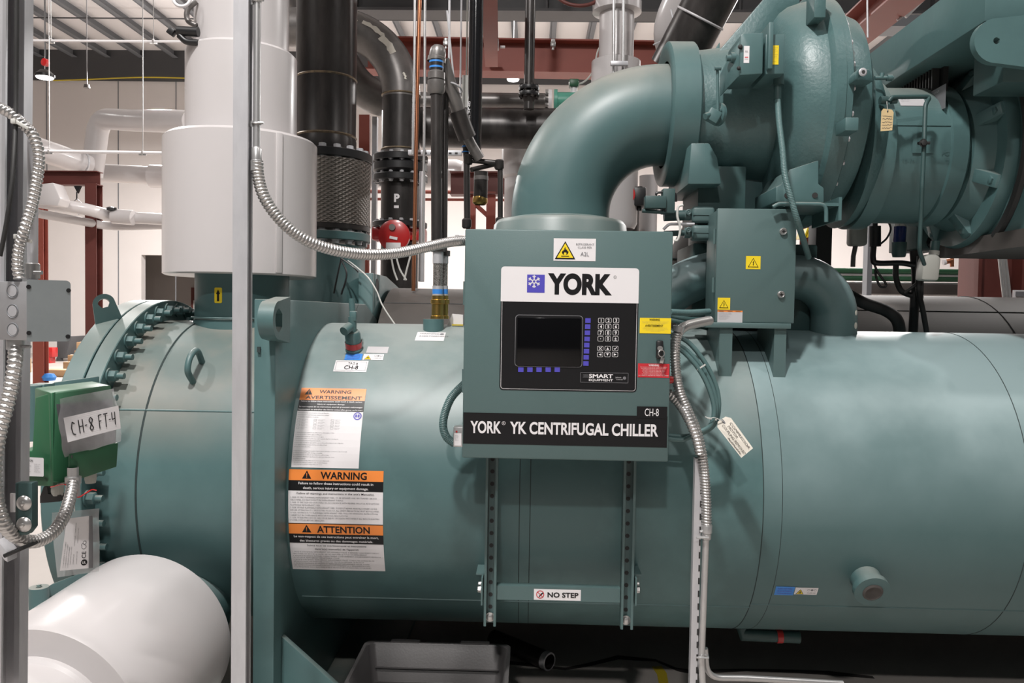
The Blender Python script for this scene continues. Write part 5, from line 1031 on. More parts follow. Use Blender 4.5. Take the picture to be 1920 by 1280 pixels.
MB('blk').tube(spline(PX([(1230, 366, 3.3), (1234, 361, 3.3), (1264, 362, 3.3), (1268, 378, 3.3)]), 6), .005, None, 8).tube(spline(PX([(1236, 366, 3.29), (1236, 382, 3.29), (1248, 396, 3.29)]), 6), .004, None, 8).build('jumper_wire', sk)
MB('galv').tube(fillet(PX([(1244, 430, 3.35), (1254, 420, 3.35), (1302, 420, 3.35)]), .03), .006, None, 8).build('bracket_rod', sk)
tag(MB('wire').tube(spline(PX([(1281, 384, 3.3), (1272, 388, 3.3), (1270, 405, 3.3), (1275, 425, 3.3), (1274, 440, 3.3), (1270, 450, 3.3), (1264, 451, 3.3)]), 8), .005, None, 8).build('white_wire'), 'looping white wire left of the two solenoid heads', 'wire')
flx = thing('green_flexible_conduit', 'pale corrugated hose level between cabinet and terminal box', 'conduit', P(1290, 588, 3.15))
flex_mb(MB('cable'), PX([(1256, 585, 3.1), (1290, 586, 3.18), (1330, 584, 3.26)]), .012, .006, .07).build('hose', flx)
for k, (y0_, y1_) in enumerate(((606, 618), (598, 600))): tag(MB('tealdk').tube(spline(PX([(1250, y0_ - 8, 3.4), (1290, y0_, 3.4), (1340, y1_, 3.45)]), 6), .011, None, 10).build('green_cable'), ('dark green cable below the pale level hose', 'dark green cable directly behind the pale level hose')[k], 'cable')

# ============================================================ twin braided hoses on the shell
bh = thing('braided_hose_pair', 'pair of braided steel hoses with brass ends standing on the shell beside the cabinet', 'hose', STUB)
for i, (px, r_, dy_, yt) in enumerate(((820, .024, 0, 462), (831, .02, .04, 470))):
    Yh = STUB.y + dy_; b = V((P(px, 600, Yh).x, Yh, STUB.z + .002)); z = lambda py: P(px, py, Yh).z
    MB('brass').lathe([(0, 0), (r_ + .006, 0), (r_ + .006, .012), (r_ + .002, .014), (r_ + .002, z(570) - b.z), (r_ + .007, z(569) - b.z), (r_ + .007, z(562) - b.z), (r_ + .002, z(561) - b.z), (r_ + .002, z(554) - b.z), (0, z(553) - b.z)], b, (0, 0, 1), None, 24).build('brass_union', bh)
    MB('hosebraid').cyl(V((b.x, Yh, z(556))), V((b.x, Yh, z(484))), r_ * .88, None, 24).build('braid_sleeve', bh)
    fe = MB('galv')
    for p0_, p1_ in ((494, yt + 8),): MB('galv').cyl(V((b.x, Yh, z(p0_))), V((b.x, Yh, z(p1_))), r_ * .98, None, 24).build('ferrule', bh)
    fe.cyl(V((b.x, Yh, z(556))), V((b.x, Yh, z(536))), r_ * .98, None, 24)
    fe.lathe([(r_ * .985, 0), (r_ * .985, z(542) - z(551))], V((b.x, Yh, z(551))), (0, 0, 1), 'lblue', 24)
    fe.build('ferrule', bh); MB('black').cyl(V((b.x, Yh, z(yt + 10))), V((b.x, Yh, z(yt))), r_ * 1.35, None, 8).build('union_nut', bh)
pp = tag(MB('lwhite').prism([P(838, 610, 3.6), P(868, 612, 3.6), P(868, 590, 3.6), P(848, 588, 3.6)], (.0, .04, .0)).box(P(858, 609, 3.58), (.05, .02, .006), 'yellow').build('paper_scrap'), 'folded white paper scrap with yellow edge beside the brass hose ends', 'paper')
# ============================================================ mid-distance pipework
def vz(px, py, Y): return P(px, py, Y).z
# black riser above the evaporator nozzle
YA = 4.9; xa = P(611, 300, YA).x; ra = S(56, YA)
br_p = thing('black_riser', 'thick black steel riser with braided connector and bolted flanges behind the white drums', 'pipe', (xa, YA, 1.8))
zF1, zF2 = vz(611, 298, YA), vz(611, 440, YA)
rp = MB('black').lathe([(ra, zF1 + .02), (ra, vz(611, 265, YA)), (ra * .98, vz(611, 262, YA)), (ra * .985, vz(611, 150, YA)), (ra * .985, 7.5)], (xa, YA, 0), (0, 0, 1), None, 64).build('pipe', br_p)
for py in (150, 258): MB('weld').lathe([(ra * .98, -.008), (ra * 1.015, 0), (ra * .98, .008)], (xa, YA, vz(611, py, YA)), (0, 0, 1), None, 64).build('weld_bead', rp)
rf = S(86, YA); far_ = lambda q: q.y > YA + .12
flange(br_p, (xa, YA, zF1), (0, 0, 1), rf, .05, 18, rf * .86, 'blk', 'galv', .022, .022, name='upper_flange', skip=far_)
flange(br_p, (xa, YA, zF2 + .035), (0, 0, 1), rf * .97, .035, 18, rf * .84, 'black', 'galv', .022, .022, both=False, name='lower_flange', skip=far_)
flange(br_p, (xa, YA, zF2 - .02), (0, 0, 1), rf * .97, .05, 18, rf * .84, 'teal', 'galv', .022, .022, name='mating_flange', skip=far_)
bo = bpy.data.objects
mb_ = MB('braid').lathe([(S(84, YA), zF2 + .05), (S(83, YA), zF2 + .1), (S(83, YA), zF1 - .1), (S(84, YA), zF1 - .03)], (xa, YA, 0), (0, 0, 1), None, 64)
mbo = mb_.build('braided_connector', br_p)
# object origin on the axis so that the weave runs round it
# second riser with big elbow
YB2 = 6.3; xb = P(751, 300, YB2).x; rb = S(35, YB2)
er = thing('elbow_riser', 'dark steel pipe with a big elbow at the top, black coupling and red valve below', 'pipe', (xb, YB2, 1.2))
zt = vz(751, 180, YB2); Re = S(125, YB2)
elb = [V((xb, YB2, vz(751, 292, YB2))), V((xb, YB2, zt))] + arc_pts((xb - Re, YB2, zt), (1, 0, 0), (0, 0, 1), Re, .06, math.pi / 2, 18) + [V((xb - Re - .7, YB2, zt + Re))]
eo = MB('grey').tube(elb, rb * 1.0, None, 40).build('elbow_pipe', er)
for z_ in (zt, vz(751, 282, YB2)): MB('weld').torus((xb, YB2, z_), (0, 0, 1), rb, .008, None, 40, 8).build('weld_bead', eo)
rnd = random.Random(4)
for f0, f1, t0, t1 in ((.34, .52, -.15, .22), (.52, .72, .0, .25), (.10, .16, .1, .22), (.76, .8, -.1, .05)):
    nn_ = 7; vs = []; pcm = MB('paper')
    for i in range(nn_ + 1):
        ph = math.pi / 2 * (f0 + (f1 - f0) * i / nn_); cen = V((xb - Re + Re * math.cos(ph), YB2, zt + Re * math.sin(ph))); er_ = V((math.cos(ph), 0, math.sin(ph)))
        for th in (t0 + rnd.uniform(-.05, .05), t1 + rnd.uniform(-.06, .06)): vs.append(cen + (V((0, -1, 0)) * math.cos(th + .25) + er_ * math.sin(th + .25)) * (rb + .004))
    pcm.add(vs, [[2 * i, 2 * i + 1, 2 * i + 3, 2 * i + 2] for i in range(nn_)])
    pcm.build('primer_patch', eo, flat=True)
MB('black').lathe([(rb * 1.005, vz(751, 283, YB2)), (rb * 1.005, zt - .02)], (xb, YB2, 0), (0, 0, 1), None, 40).build('pipe_section', er)
far2 = lambda q: q.y > YB2 + .1
for py, t_, nm in ((299, .05, 'upper_flange'), (336, .05, 'lower_flange'), (422, .04, 'valve_flange')): flange(er, (xb, YB2, vz(751, py, YB2)), (0, 0, 1), S(51, YB2), t_, 14, S(44, YB2), 'blk', 'galv', .016, .016, name=nm, skip=far2)
MB('blk').lathe([(rb * 1.15, vz(751, 332, YB2)), (rb * 1.45, vz(751, 322, YB2)), (rb * 1.45, vz(751, 310, YB2)), (rb * 1.15, vz(751, 302, YB2))], (xb, YB2, 0), (0, 0, 1), None, 40).build('rubber_joint', er)
sp_ = MB('black').lathe([(rb * 1.02, vz(751, 415, YB2)), (rb * 1.02, vz(751, 345, YB2))], (xb, YB2, 0), (0, 0, 1), None, 40).build('spool', er)
q = P(744, 375, YB2 - rb - .01); d = Decal(lambda u, v_, o: V((q.x - .03 + u, YB2 - math.sqrt((rb * 1.03)**2 - (q.x - .03 + u - xb)**2) - .003 - o, q.z - .06 + v_)), .06, .12); d.text('P', .008, .05, .055, 'lwhite', 0, bold=.05).rect(.008, .0, .045, .02, 'lwhite', 0); d.build('stencil_mark', sp_)
vb_ = MB('vred').box((xb, YB2, vz(751, 440, YB2)), (S(98, YB2), .2, S(26, YB2)), None, None, .02); vbo = vb_.build('valve_body', er)
c_ = P(738, 441, YB2 - .3); MB('vred').lathe([(0, 0), (.11, 0), (.118, .006), (.118, .05), (.09, .06), (0, .06)], c_ + V((0, .06, 0)), (0, -1, 0), None, 40).lathe([(.0, .075), (.024, .075), (.024, .055)], c_ + V((-.01, .06, .06)), (0, -1, 0), 'grey', 16).box(c_ + V((0, -.003, -.02)), (.06, .01, .02), 'lwhite', Matrix.Rotation(.2, 3, 'Y')).box(c_ + V((.0, -.003, -.08)), (.11, .01, .05), 'lwhite').build('gear_cover', vbo)
MB('black').lathe([(rb, .2), (rb, vz(751, 455, YB2))], (xb, YB2, 0), (0, 0, 1), None, 40).build('lower_pipe', er)
wl2 = MB('wire')
for t_ in ([(733, 478), (738, 505), (745, 525)], [(742, 478), (750, 505), (762, 525)], [(770, 478), (764, 500), (758, 525)]): wl2.tube(spline([P(a, b, 5.9) for a, b in t_], 6), .007, None, 6)
tag(wl2.build('actuator_wires'), 'white wires hanging below the red valve on the elbow riser', 'wire')
bp_ = thing('branch_pipe', 'light steel pipe slanting down between the two dark risers', 'pipe', P(700, 200, 6.8))
MB('grey').tube(fillet(PX([(560, -20, 6.4), (676, 175, 6.7), (760, 198, 6.9)]), .5, 12), S(32, 6.6), None, 32).build('pipe', bp_)
# horizontal headers
YH = 7.2
hp = thing('upper_header', 'upper of two dark horizontal header pipes with green flow tube, middle distance', 'pipe', P(900, 188, YH))
z1 = vz(900, 188, YH); xx0, xx1 = P(770, 188, YH).x, P(1028, 188, YH).x
MB('grey').cyl((xx0, YH, z1), (xx1, YH, z1), S(14, YH)).build('pipe', hp)
hgx = P(874, 188, YH).x; MB('bottle').box((hgx, YH - S(15, YH), (z1 + P(874, 160, YH).z) / 2 - .12), (.06, .03, .5)).cyl((hgx, YH, z1), (hgx, YH, CZ - .1), .008, None, 8).build('hanger', hp)
fo_ = MB('lwhite').lathe([(0, 0), (S(21, YH), 0), (S(21, YH), .03), (0, .03)], (xx1, YH, z1), (1, 0, 0), None, 28).lathe([(0, .05), (S(21, YH), .05), (S(21, YH), .08), (0, .08)], (xx1, YH, z1), (1, 0, 0), 'mint', 28)
for k in range(9): fo_.bolt((xx1 - .001, YH - S(17, YH) * math.cos(k * .7), z1 + S(17, YH) * math.sin(k * .7)), (-1, 0, 0), .018, .025, 'flex')
fo_.build('flange', hp)
MB('mint').cyl((xx1 + .08, YH, z1), (xx1 + .75, YH, z1), S(16, YH)).build('flow_tube', hp)
q = P(1076, 157, YH); t_ = MB('flgreen').box(q, (.085, .1, .065), None, None, .01).cyl(q - V((0, 0, .12)), q - V((0, 0, .03)), .03, 'lwhite'); t_.build('transmitter', hp)
MB('wire').tube(spline(PX([(1080, 158, YH), (1092, 155, YH), (1104, 145, YH), (1114, 128, YH), (1121, 95, YH), (1136, 74, YH), (1147, 72, YH)]), 6), .008, None, 6).build('signal_wire', hp)
lo_ = thing('lower_header', 'thick dark horizontal header pipe just below the green flow tube', 'pipe', P(900, 240, 6.9))
YH2 = 6.9; z2 = vz(900, 240, YH2); MB('black').cyl((P(790, 240, YH2).x, YH2, z2), (P(1220, 240, YH2).x, YH2, z2), S(37, YH2), None, 40).build('pipe', lo_)
MB('galv').cyl((P(862, 240, YH2).x, YH2, z2), (P(862, 240, YH2).x, YH2, CZ - .1), .008, None, 8).build('hanger_rod', lo_)
MB('weld').torus((P(1050, 240, YH2).x, YH2, z2), (1, 0, 0), S(37, YH2), .007, None, 36, 6).build('weld_bead', lo_)
dpz = thing('drop_pipe', 'black drop pipe with small flange reaching down to the horizontal headers', 'pipe', P(990, 200, 6.6))
YD = 6.6; xd = P(993, 100, YD).x; MB('black').cyl((xd, YD, vz(991, 205, YD)), (xd, YD, 6.5), S(9.5, YD), None, 28).build('pipe', dpz)
flange(dpz, (xd, YD, vz(991, 166, YD)), (0, 0, 1), S(19, YD), .03, 8, S(15, YD), 'blk', 'black', .014, .016, skip=lambda q: q.y > YD + .03)
flange(dpz, (xd, YD, vz(991, 177, YD)), (0, 0, 1), S(19, YD), .03, 8, S(15, YD), 'blk', 'black', .014, .016, skip=lambda q: q.y > YD + .03)
MB('black').lathe([(S(9.5, YD), .0), (S(13, YD), .04), (S(16, YD), .06)], (xd, YD, vz(991, 192, YD)), (0, 0, 1), None, 24).build('weld_neck', dpz)
# glossy black pipe, lettered
YG = 4.4; gp_ = thing('glossy_black_pipe', 'glossy black vertical pipe with fine white lettering, left of the red beam corner', 'pipe', P(893, 280, YG))
a_, b_ = P(894, -40, YG), P(889, 290, YG); MB('gloss').cyl(b_, a_, S(13, YG), None, 32).build('pipe', gp_)
d = Decal(lambda u, v_, o: b_ + V((-S(9, YG) + u * 0, -S(10.5, YG), 0)) + V((u, 0, v_)), .02, .3); d.text('ASTM A53 SCH 40', .006, .04, .014, 'lwhite', 0, ang=1.571, fit=.24); d.build('mill_stencil', gp_)
tag(MB('galv').cyl(P(879, 300, 4.7), P(882, -40, 4.7), .008, None, 10).build('hanger_rod'), 'thin grey rod just left of the glossy black pipe', 'rod')
# copper tube and its neighbours
YK = 5.0
tag(MB('copper').tube(PX([(788, -40, YK), (782, 180, YK), (775, 545, YK)]), S(3.6, YK), None, 16).build('copper_pipe'), 'bright copper pipe running straight up left of the black hose pair', 'pipe')
tag(MB('emt').tube(PX([(778, -40, 4.95), (777, 110, 4.95), (774, 290, 4.95)]), S(2.4, 4.95), None, 10).build('steel_conduit'), 'thin steel conduit hugging the left side of the copper pipe', 'conduit')
tag(MB('emt').tube(PX([(797, -40, 5.05), (796, 200, 5.05), (793, 460, 5.05)]), S(2.4, 5.05), None, 10).build('steel_conduit'), 'thin steel conduit just right of the copper pipe', 'conduit')
tag(MB('galv').tube(PX([(843, -40, 5.3), (842, 110, 5.3)]), S(2.2, 5.3), None, 10).build('hanger_rod'), 'thin rod dropping to the grey capped elbow', 'rod')
su = thing('strut_rail', 'short slotted strut rail holding the copper pipe, level with the black flange', 'bracket', P(815, 287, 5.1))
m_ = MB('galv').box(P(816, 287, 5.1), (S(100, 5.1), .04, S(9, 5.1)), None, None, .002); mo_ = m_.build('channel', su); sl = MB('rubber')
for k in range(8): sl.box(P(775 + 11.5 * k, 287, 5.078), (S(5, 5.1), .004, S(2.6, 5.1)))
sl.build('slot_hole', mo_)
tag(MB('galv').box(P(791, 425, 5.15), (S(10, 5.15), .04, S(205, 5.15)), None, None, .002).build('strut_upright'), 'grey strut post standing behind the copper pipe', 'metal post')
# black pair down to the braided hoses, and the grey slanted drain
tp2 = thing('black_pipe_pair', 'twin slim black pipes above the braided hoses, topped by a grey elbow with blue tape', 'pipe', P(820, 465, 3.6))
MB('black').cyl(P(819, 464, 3.56), P(818, 172, 3.56), S(10.5, 3.56), None, 24).build('pipe', tp2)
MB('black').cyl(P(832, 472, 3.6), P(835, 160, 3.66), S(6.5, 3.6), None, 20).build('pipe', tp2)
el = MB('grey').lathe([(S(13.5, 3.56), 0), (S(16, 3.56), .006), (S(16, 3.56), .035), (S(12, 3.56), .045)], P(818, 152, 3.56), (0, 0, 1), None, 28)
el.lathe([(S(12, 3.56), -.06), (S(16.5, 3.56), -.045), (S(16.5, 3.56), .0)], P(818, 152, 3.56), (0, 0, 1), None, 28); el.build('coupling', tp2)
MB('blk').lathe([(S(13, 3.56), 0), (S(13, 3.56), .05)], P(818, 134, 3.56), (0, 0, 1), None, 24).lathe([(S(13.3, 3.56), .012), (S(13.3, 3.56), .02)], P(818, 134, 3.56), (0, 0, 1), 'lblue', 24).lathe([(S(13.3, 3.56), .036), (S(13.3, 3.56), .044)], P(818, 134, 3.56), (0, 0, 1), 'lblue', 24).build('taped_nipple', tp2)
c_ = P(820, 104, 3.58); MB('grey').lathe([(S(17, 3.58), -.03), (S(17, 3.58), -.01), (S(15.5, 3.58), -.006), (S(15.5, 3.58), .01), (S(14, 3.58), .03), (S(9, 3.58), .043), (0, .046)], c_, (.15, 0, 1), None, 28).build('pipe_elbow', tp2)
dg = thing('slanted_drain', 'dark grey drain pipe slanting down right from the capped elbow', 'pipe', P(880, 290, 3.7))
MB('grey').tube(PX([(829, 112, 3.62), (846, 168, 3.66), (866, 228, 3.72)]), S(13, 3.65), None, 24).build('pipe', dg)
MB('black').tube(PX([(858, 208, 3.7), (868, 238, 3.72), (876, 258, 3.74)]), S(17, 3.72), None, 24).build('coupling', dg)
MB('grey').tube(PX([(872, 248, 3.74), (884, 272, 3.76), (900, 298, 3.78)]), S(10, 3.75), None, 20).build('pipe', dg)
MB('galv').torus(P(851, 165, 3.66), (.4, .3, 1), .04, .004, None, 20, 6).cyl(P(851, 148, 3.66), P(838, 20, 3.66), .004, None, 8).build('hanger', dg)
bn2 = thing('small_black_piping', 'tangle of small black threaded pipes above the left of the cabinet', 'pipe', P(905, 430, 3.8))
for pl, r_ in (([(873, 272, 3.8), (875, 300, 3.8), (876, 418, 3.8)], 6), ([(880, 300, 3.8), (930, 305, 3.8), (938, 312, 3.8), (938, 420, 3.8)], 5), ([(884, 318, 3.75), (927, 308, 3.85)], 4.5)):
    MB('black').tube(fillet(PX(pl), .03), S(r_, 3.8), None, 16).build('pipe', bn2)
for px, py in ((875, 420), (938, 418), (936, 310), (878, 300)): MB('black').lathe([(S(7, 3.8), -.02), (S(9, 3.8), -.012), (S(9, 3.8), .02), (S(7, 3.8), .026)], P(px, py, 3.8), (0, 0, 1), None, 16).build('coupling', bn2)
MB('lblue').lathe([(S(7, 3.8), 0), (S(7, 3.8), .005)], P(873, 276, 3.8), (0, 0, 1), None, 16).lathe([(S(7, 3.8), 0), (S(7, 3.8), .005)], P(873, 286, 3.8), (0, 0, 1), None, 16).build('blue_tape', bn2)
gc = thing('gauge_sleeve', 'hanging grey sleeve with brass foot between the small black pipes', 'pipe', P(900, 385, 4.0))
MB('black').cyl(P(901, 372, 4.0), P(902, 322, 4.0), S(13, 4.0)).build('sleeve', gc); MB('brass').lathe([(S(10, 4), -.0), (S(14, 4), .01), (S(14.5, 4), .022), (S(13, 4), .04)], P(900, 384, 4.0), (0, 0, 1), None, 24).build('foot', gc); MB('grey').lathe([(S(13.5, 4), 0), (S(13.5, 4), .02)], P(902, 338, 4.0), (0, 0, 1), None, 20).build('band', gc)
# fragments at top left beside the riser
ri = thing('valve_handle', 'black valve handle and white ring poking out left of the white riser top', 'valve', P(350, 80, 3.5))
MB('blk').cyl(P(333, 58, 3.45), P(372, 60, 3.45), S(9, 3.45)).tube(spline(PX([(336, 66, 3.45), (350, 78, 3.45), (372, 80, 3.45)]), 5), S(6, 3.45), None, 12).box(P(322, 60, 3.45), (.03, .03, .03), None, Matrix.Rotation(.6, 3, 'Y'), .004).build('handle', ri)
MB('lwhite').torus(P(341, -2, 3.45), (.1, -1, .2), S(15, 3.45), S(3, 3.45), None, 28, 10).build('ring', ri); MB('grey').tube(spline(PX([(368, 2, 3.5), (352, 18, 3.5), (352, 38, 3.5), (368, 48, 3.5)]), 6), S(5, 3.5), None, 12).build('spout', ri)

# white insulated riser with collars, white elbow and dark pipe above the compressor
YW = 6.0; xw = P(1156, 60, YW).x; wi = thing('white_riser', 'white insulated riser with two wide collars left of the compressor', 'insulated pipe', (xw, YW, 1.4))
zz = lambda py: vz(1156, py, YW)
MB('white').cyl((xw, YW, zz(160)), (xw, YW, zz(-60)), S(32, YW), None, 40).build('pipe_jacket', wi)
MB('white').lathe([(S(32, YW), 0), (S(45, YW), .012), (S(45, YW), zz(0) - zz(22)), (S(34, YW), zz(-3) - zz(22))], (xw, YW, zz(27)), (0, 0, 1), None, 40).build('collar', wi)
MB('white').lathe([(S(40, YW), zz(430) - zz(170)), (S(45, YW), zz(420) - zz(170)), (S(45, YW), zz(117) - zz(170)), (S(33, YW), zz(112) - zz(170))], (xw, YW, zz(170)), (0, 0, 1), None, 40).build('collar', wi)
cp2 = thing('conduit_pair', 'pair of thin conduits strapped to the front of the white collared riser', 'conduit', P(1160, 140, 5.7))
for px in (1150, 1168): MB('emt').cyl(P(px, 145, 5.7), P(px + 1, -40, 5.7), S(2.6, 5.7), None, 10).build('conduit_pipe', cp2)
MB('galv').box(P(1161, 119, 5.66), (S(32, 5.66), .03, S(8, 5.66)), None, None, .002).build('strut_piece', cp2)
we = thing('white_elbow', 'big white jacketed pipe elbow high above the compressor inlet', 'insulated pipe', P(1270, 90, 5.6))
MB('white').tube(spline(PX([(1320, -60, 5.4), (1288, 0, 5.5), (1268, 60, 5.6), (1285, 120, 5.7)]), 8), S(42, 5.5), None, 36).build('pipe_jacket', we)
MB('galv').tube(spline(PX([(1258, 18, 5.3), (1262, 45, 5.3), (1252, 70, 5.35), (1225, 84, 5.4)]), 6), .006, None, 8).build('wire', we)
dp2 = thing('brown_pipe', 'dark brown steel pipe slanting up behind the diagonal gusset of the compressor', 'pipe', P(1290, 90, 4.9))
MB('black').tube(PX([(1262, 130, 4.95), (1320, 20, 4.8), (1370, -75, 4.7)]), S(45, 4.9), None, 40).build('pipe', dp2)
MB('silver').torus(P(1313, 34, 4.81), P(1370, -75, 4.7) - P(1262, 130, 4.95), S(45.5, 4.85), .007, None, 36, 8).build('tape_band', dp2)
hwz = thing('handwheel', 'dark red valve handwheel cut by the top edge of the picture', 'valve', P(1082, 15, 6.0))
MB('dred').torus(P(1084, -22, 6.0), (.05, -1, .55), S(46, 6.0), S(3.5, 6.0), None, 40, 10).build('rim', hwz)
hs_ = MB('dred'); c_ = P(1084, -22, 6.0)
for k in range(3): hs_.cyl(c_, c_ + V((math.cos(2.09 * k + 1.57), 0, math.sin(2.09 * k + 1.57) * .9)) * S(45, 6), .01, None, 8)
hs_.build('spokes', hwz)
# red beams
def ibeam(mb, a, b, h, w_, up=V((0, 0, 1)), t=.014, m=None):
    a, b = V(a), V(b); ax = (b - a).normalized(); s_ = ax.cross(up).normalized(); up = s_.cross(ax)
    prof = [(-w_ / 2, h / 2), (w_ / 2, h / 2), (w_ / 2, h / 2 - t), (t / 2, h / 2 - t), (t / 2, -h / 2 + t), (w_ / 2, -h / 2 + t), (w_ / 2, -h / 2), (-w_ / 2, -h / 2), (-w_ / 2, -h / 2 + t), (-t / 2, -h / 2 + t), (-t / 2, h / 2 - t), (-w_ / 2, h / 2 - t)]
    return mb.prism([a + s_ * p + up * q for p, q in prof], b - a, m)
YR1 = 8.0
rbm = tag(ibeam(MB('red'), P(690, 105, YR1), P(1290, 115, YR1), S(60, YR1), .24).build('red_beam'), 'long horizontal red steel beam across the middle distance', 'beam')
rb2 = tag(ibeam(MB('red'), P(922, 105, 7.7), P(914, -90, 5.4), S(40, 7.7), .12).build('red_beam'), 'red steel beam coming forward overhead and meeting the long beam', 'beam')
bc = thing('beam_clamp', 'white beam clamp on the red beam corner', 'clamp', P(930, 88, 7.5))
MB('lwhite').box(P(931, 84, 7.45), (.04, .08, .09), None, None, .006).cyl(P(938, 88, 7.45), P(947, 88, 7.45), .012).build('clamp_body', bc)
for px, py in ((836, 82), (1037, 84)): 
    q = P(px, py, 7.85); tag(MB('flex').box(q, (.05, .06, .05), None, None, .006).cyl(q - V((0, 0, .05)), q, .012).cyl(q, q + V((0, 0, .05)), .02).build('beam_clamp'), 'small bright beam clamp on the long red beam, %s the drop pipe' % ('far left of' if px < 900 else 'just right of'), 'clamp')
rfz = thing('red_rack', 'red steel rack with braces beyond the small black piping', 'steel frame', P(890, 450, 9.0))
ibeam(MB('dred'), P(845, 345, 9), P(950, 345, 9), S(42, 9), .2).build('beam', rfz)
for px in (884, 921): ibeam(MB('red'), V((P(px, 400, 9).x, 9.0, 0)), P(px, 360, 9), S(14, 9), .1, up=V((0, 1, 0))).build('column', rfz)
MB('red').cyl(P(890, 382, 9), P(915, 405, 9), .025, None, 8).build('brace', rfz)
for i, py in enumerate((359, 373)): tag(MB('red').cyl(P(690, py, 10), P(960, py + 2, 10), S(2.6 if i else 3.4, 10), None, 8).build('red_rail'), ('upper of two thin red horizontal rails behind the valve', 'lower of two thin red horizontal rails behind the valve')[i], 'rail')
wv = thing('white_vessel', 'white insulated horizontal vessel end seen right of the twin black pipes', 'insulated pipe', P(850, 330, 9.5))
MB('white').lathe([(0, 0), (S(22, 9.5), .02), (S(26, 9.5), .1), (S(26, 9.5), 1.2)], P(872, 325, 9.5), (-1, .1, 0), None, 32).build('jacket', wv)
w2_ = thing('white_stub', 'white insulated stub pipe with collar left of the big teal elbow', 'insulated pipe', P(975, 400, 8))
MB('white').lathe([(S(30, 8), 0), (S(30, 8), vz(975, 335, 8)), (S(36, 8), vz(975, 331, 8)), (S(36, 8), vz(975, 280, 8)), (0, vz(975, 275, 8))], (P(975, 400, 8).x, 8, .0), (0, 0, 1), None, 36).build('jacket', w2_)
# grey post & light strip between risers, red post
tag(MB('galv').box((P(702, 400, 6.9).x, 6.9, vz(702, 220, 6.9) / 2), (S(9, 6.9), .06, vz(702, 220, 6.9))).build('strut_upright'), 'grey strut post in the gap between the two dark risers', 'metal post')
tag(ibeam(MB('red'), V((P(684, 400, 7.6).x, 7.6, 0)), P(684, 216, 7.6), S(10, 7.6), .1, up=V((0, 1, 0))).build('red_post'), 'red steel post glimpsed in the gap right of the thick black riser', 'metal post')
# red valve behind the elbow
rvb = thing('red_valve', 'red butterfly valve gear box right of the big teal elbow', 'valve', P(1170, 395, 6.0))
MB('vred').box(P(1170, 385, 6.0), (S(34, 6), .16, S(30, 6)), None, None, .02).lathe([(0, 0), (S(18, 6), 0), (S(18, 6), .05), (0, .05)], P(1171, 366, 5.93), (0, -1, 0), None, 28).build('gear_box', rvb)
MB('grey').lathe([(0, .012), (S(9, 6), .012)], P(1168, 367, 5.875), (0, -1, 0), None, 24).build('dial', rvb)
MB('blk').box(P(1198, 370, 5.95), (S(22, 6), .12, S(34, 6)), None, None, .01).cyl(P(1198, 395, 5.95), P(1200, 350, 5.95), .02).build('actuator', rvb)
fl_ = MB('flex')
for k in range(6): fl_.bolt(P(1158 + (k % 2) * 20, 352 + (k // 2) * 20, 5.91), (0, -1, 0), .008, .01)
fl_.build('bolts', rvb)
MB('black').cyl(V((P(1168, 400, 6.3).x, 6.3, 0)), P(1168, 395, 6.3), S(30, 6.3), None, 32).build('pipe', rvb)
tag(MB('white').cyl(V((P(1216, 500, 6.6).x, 6.6, 0)), P(1216, 330, 6.6), S(17, 6.6), None, 28).build('white_pipe'), 'white vertical pipe right of the red butterfly valve', 'pipe')
# dark suction piping under the compressor
sd_ = thing('suction_pipe', 'dark suction pipe dropping behind the terminal box from the compressor', 'pipe', P(1290, 560, 4.4))
MB('insul').tube(fillet(PX([(1280, 640, 4.4), (1298, 470, 4.4), (1390, 370, 4.4)]), .5), S(46, 4.4), None, 36).build('pipe', sd_)
MB('seam').torus(P(1297, 490, 4.4), P(1298, 470, 4.4) - P(1280, 640, 4.4), S(46.5, 4.4), .005, None, 36, 6).build('seam_band', sd_)
tag(ibeam(MB('red'), V((P(1517, 400, 6.4).x, 6.4, 0)), P(1517, 330, 6.4), S(16, 6.4), .1, up=V((0, 1, 0))).build('red_post'), 'red steel post behind the right edge of the terminal box', 'metal post')
ys_ = thing('striped_tape', 'yellow and black striped bars behind the right edge of the terminal box', 'tape', P(1512, 450, 6.2))
for k in range(2): MB('lyellow').prism([P(1507 + 5 * k, 445, 6.2), P(1510 + 5 * k, 445, 6.2), P(1517 + 5 * k, 427, 6.2), P(1514 + 5 * k, 427, 6.2)], (0, .2, 0)).build('stripe', ys_)
tag(MB('rubber').box((P(1536, 500, 4.3).x, 4.3, (vz(1536, 395, 4.3) + 1.6) / 2), (S(30, 4.3), .12, vz(1536, 395, 4.3) - 1.6), None, None, .006).build('support_leg'), 'dark support leg under the compressor, left of the frosted bottles', 'support')

# ============================================================ right side, below the motor
bt = thing('frosted_bottle', 'pale frosted bottle hanging upside down left of the black cable head', 'bottle', P(1607, 465, 4.2))
q = P(1607, 436, 4.2); MB('bottle').box(q, (S(31, 4.2), .08, S(50, 4.2)), None, None, .018, 3).build('body', bt); MB('grey').tube(PX([(1604, 461, 4.2), (1600, 480, 4.2), (1599, 500, 4.2)]), .012, None, 10).build('drip_tube', bt)
bt2 = thing('frosted_bottle', 'pale frosted bottle below the coupling housing next to the oil line', 'bottle', P(1747, 527, 3.6))
MB('bottle').prism([P(1728, 525, 3.6), P(1761, 526, 3.6), P(1766, 485, 3.6), P(1761, 478, 3.6), P(1755, 476, 3.6), P(1741, 476, 3.6), P(1736, 480, 3.6), P(1732, 490, 3.6)], (0, .07, 0), None, .012).build('body', bt2)
MB('bottle').cyl(P(1751, 478, 3.63), P(1752, 470, 3.63), S(9, 3.6)).build('neck', bt2); MB('tealdk').cyl(P(1752, 470, 3.63), P(1754, 452, 3.63), S(8, 3.6)).build('cap', bt2)
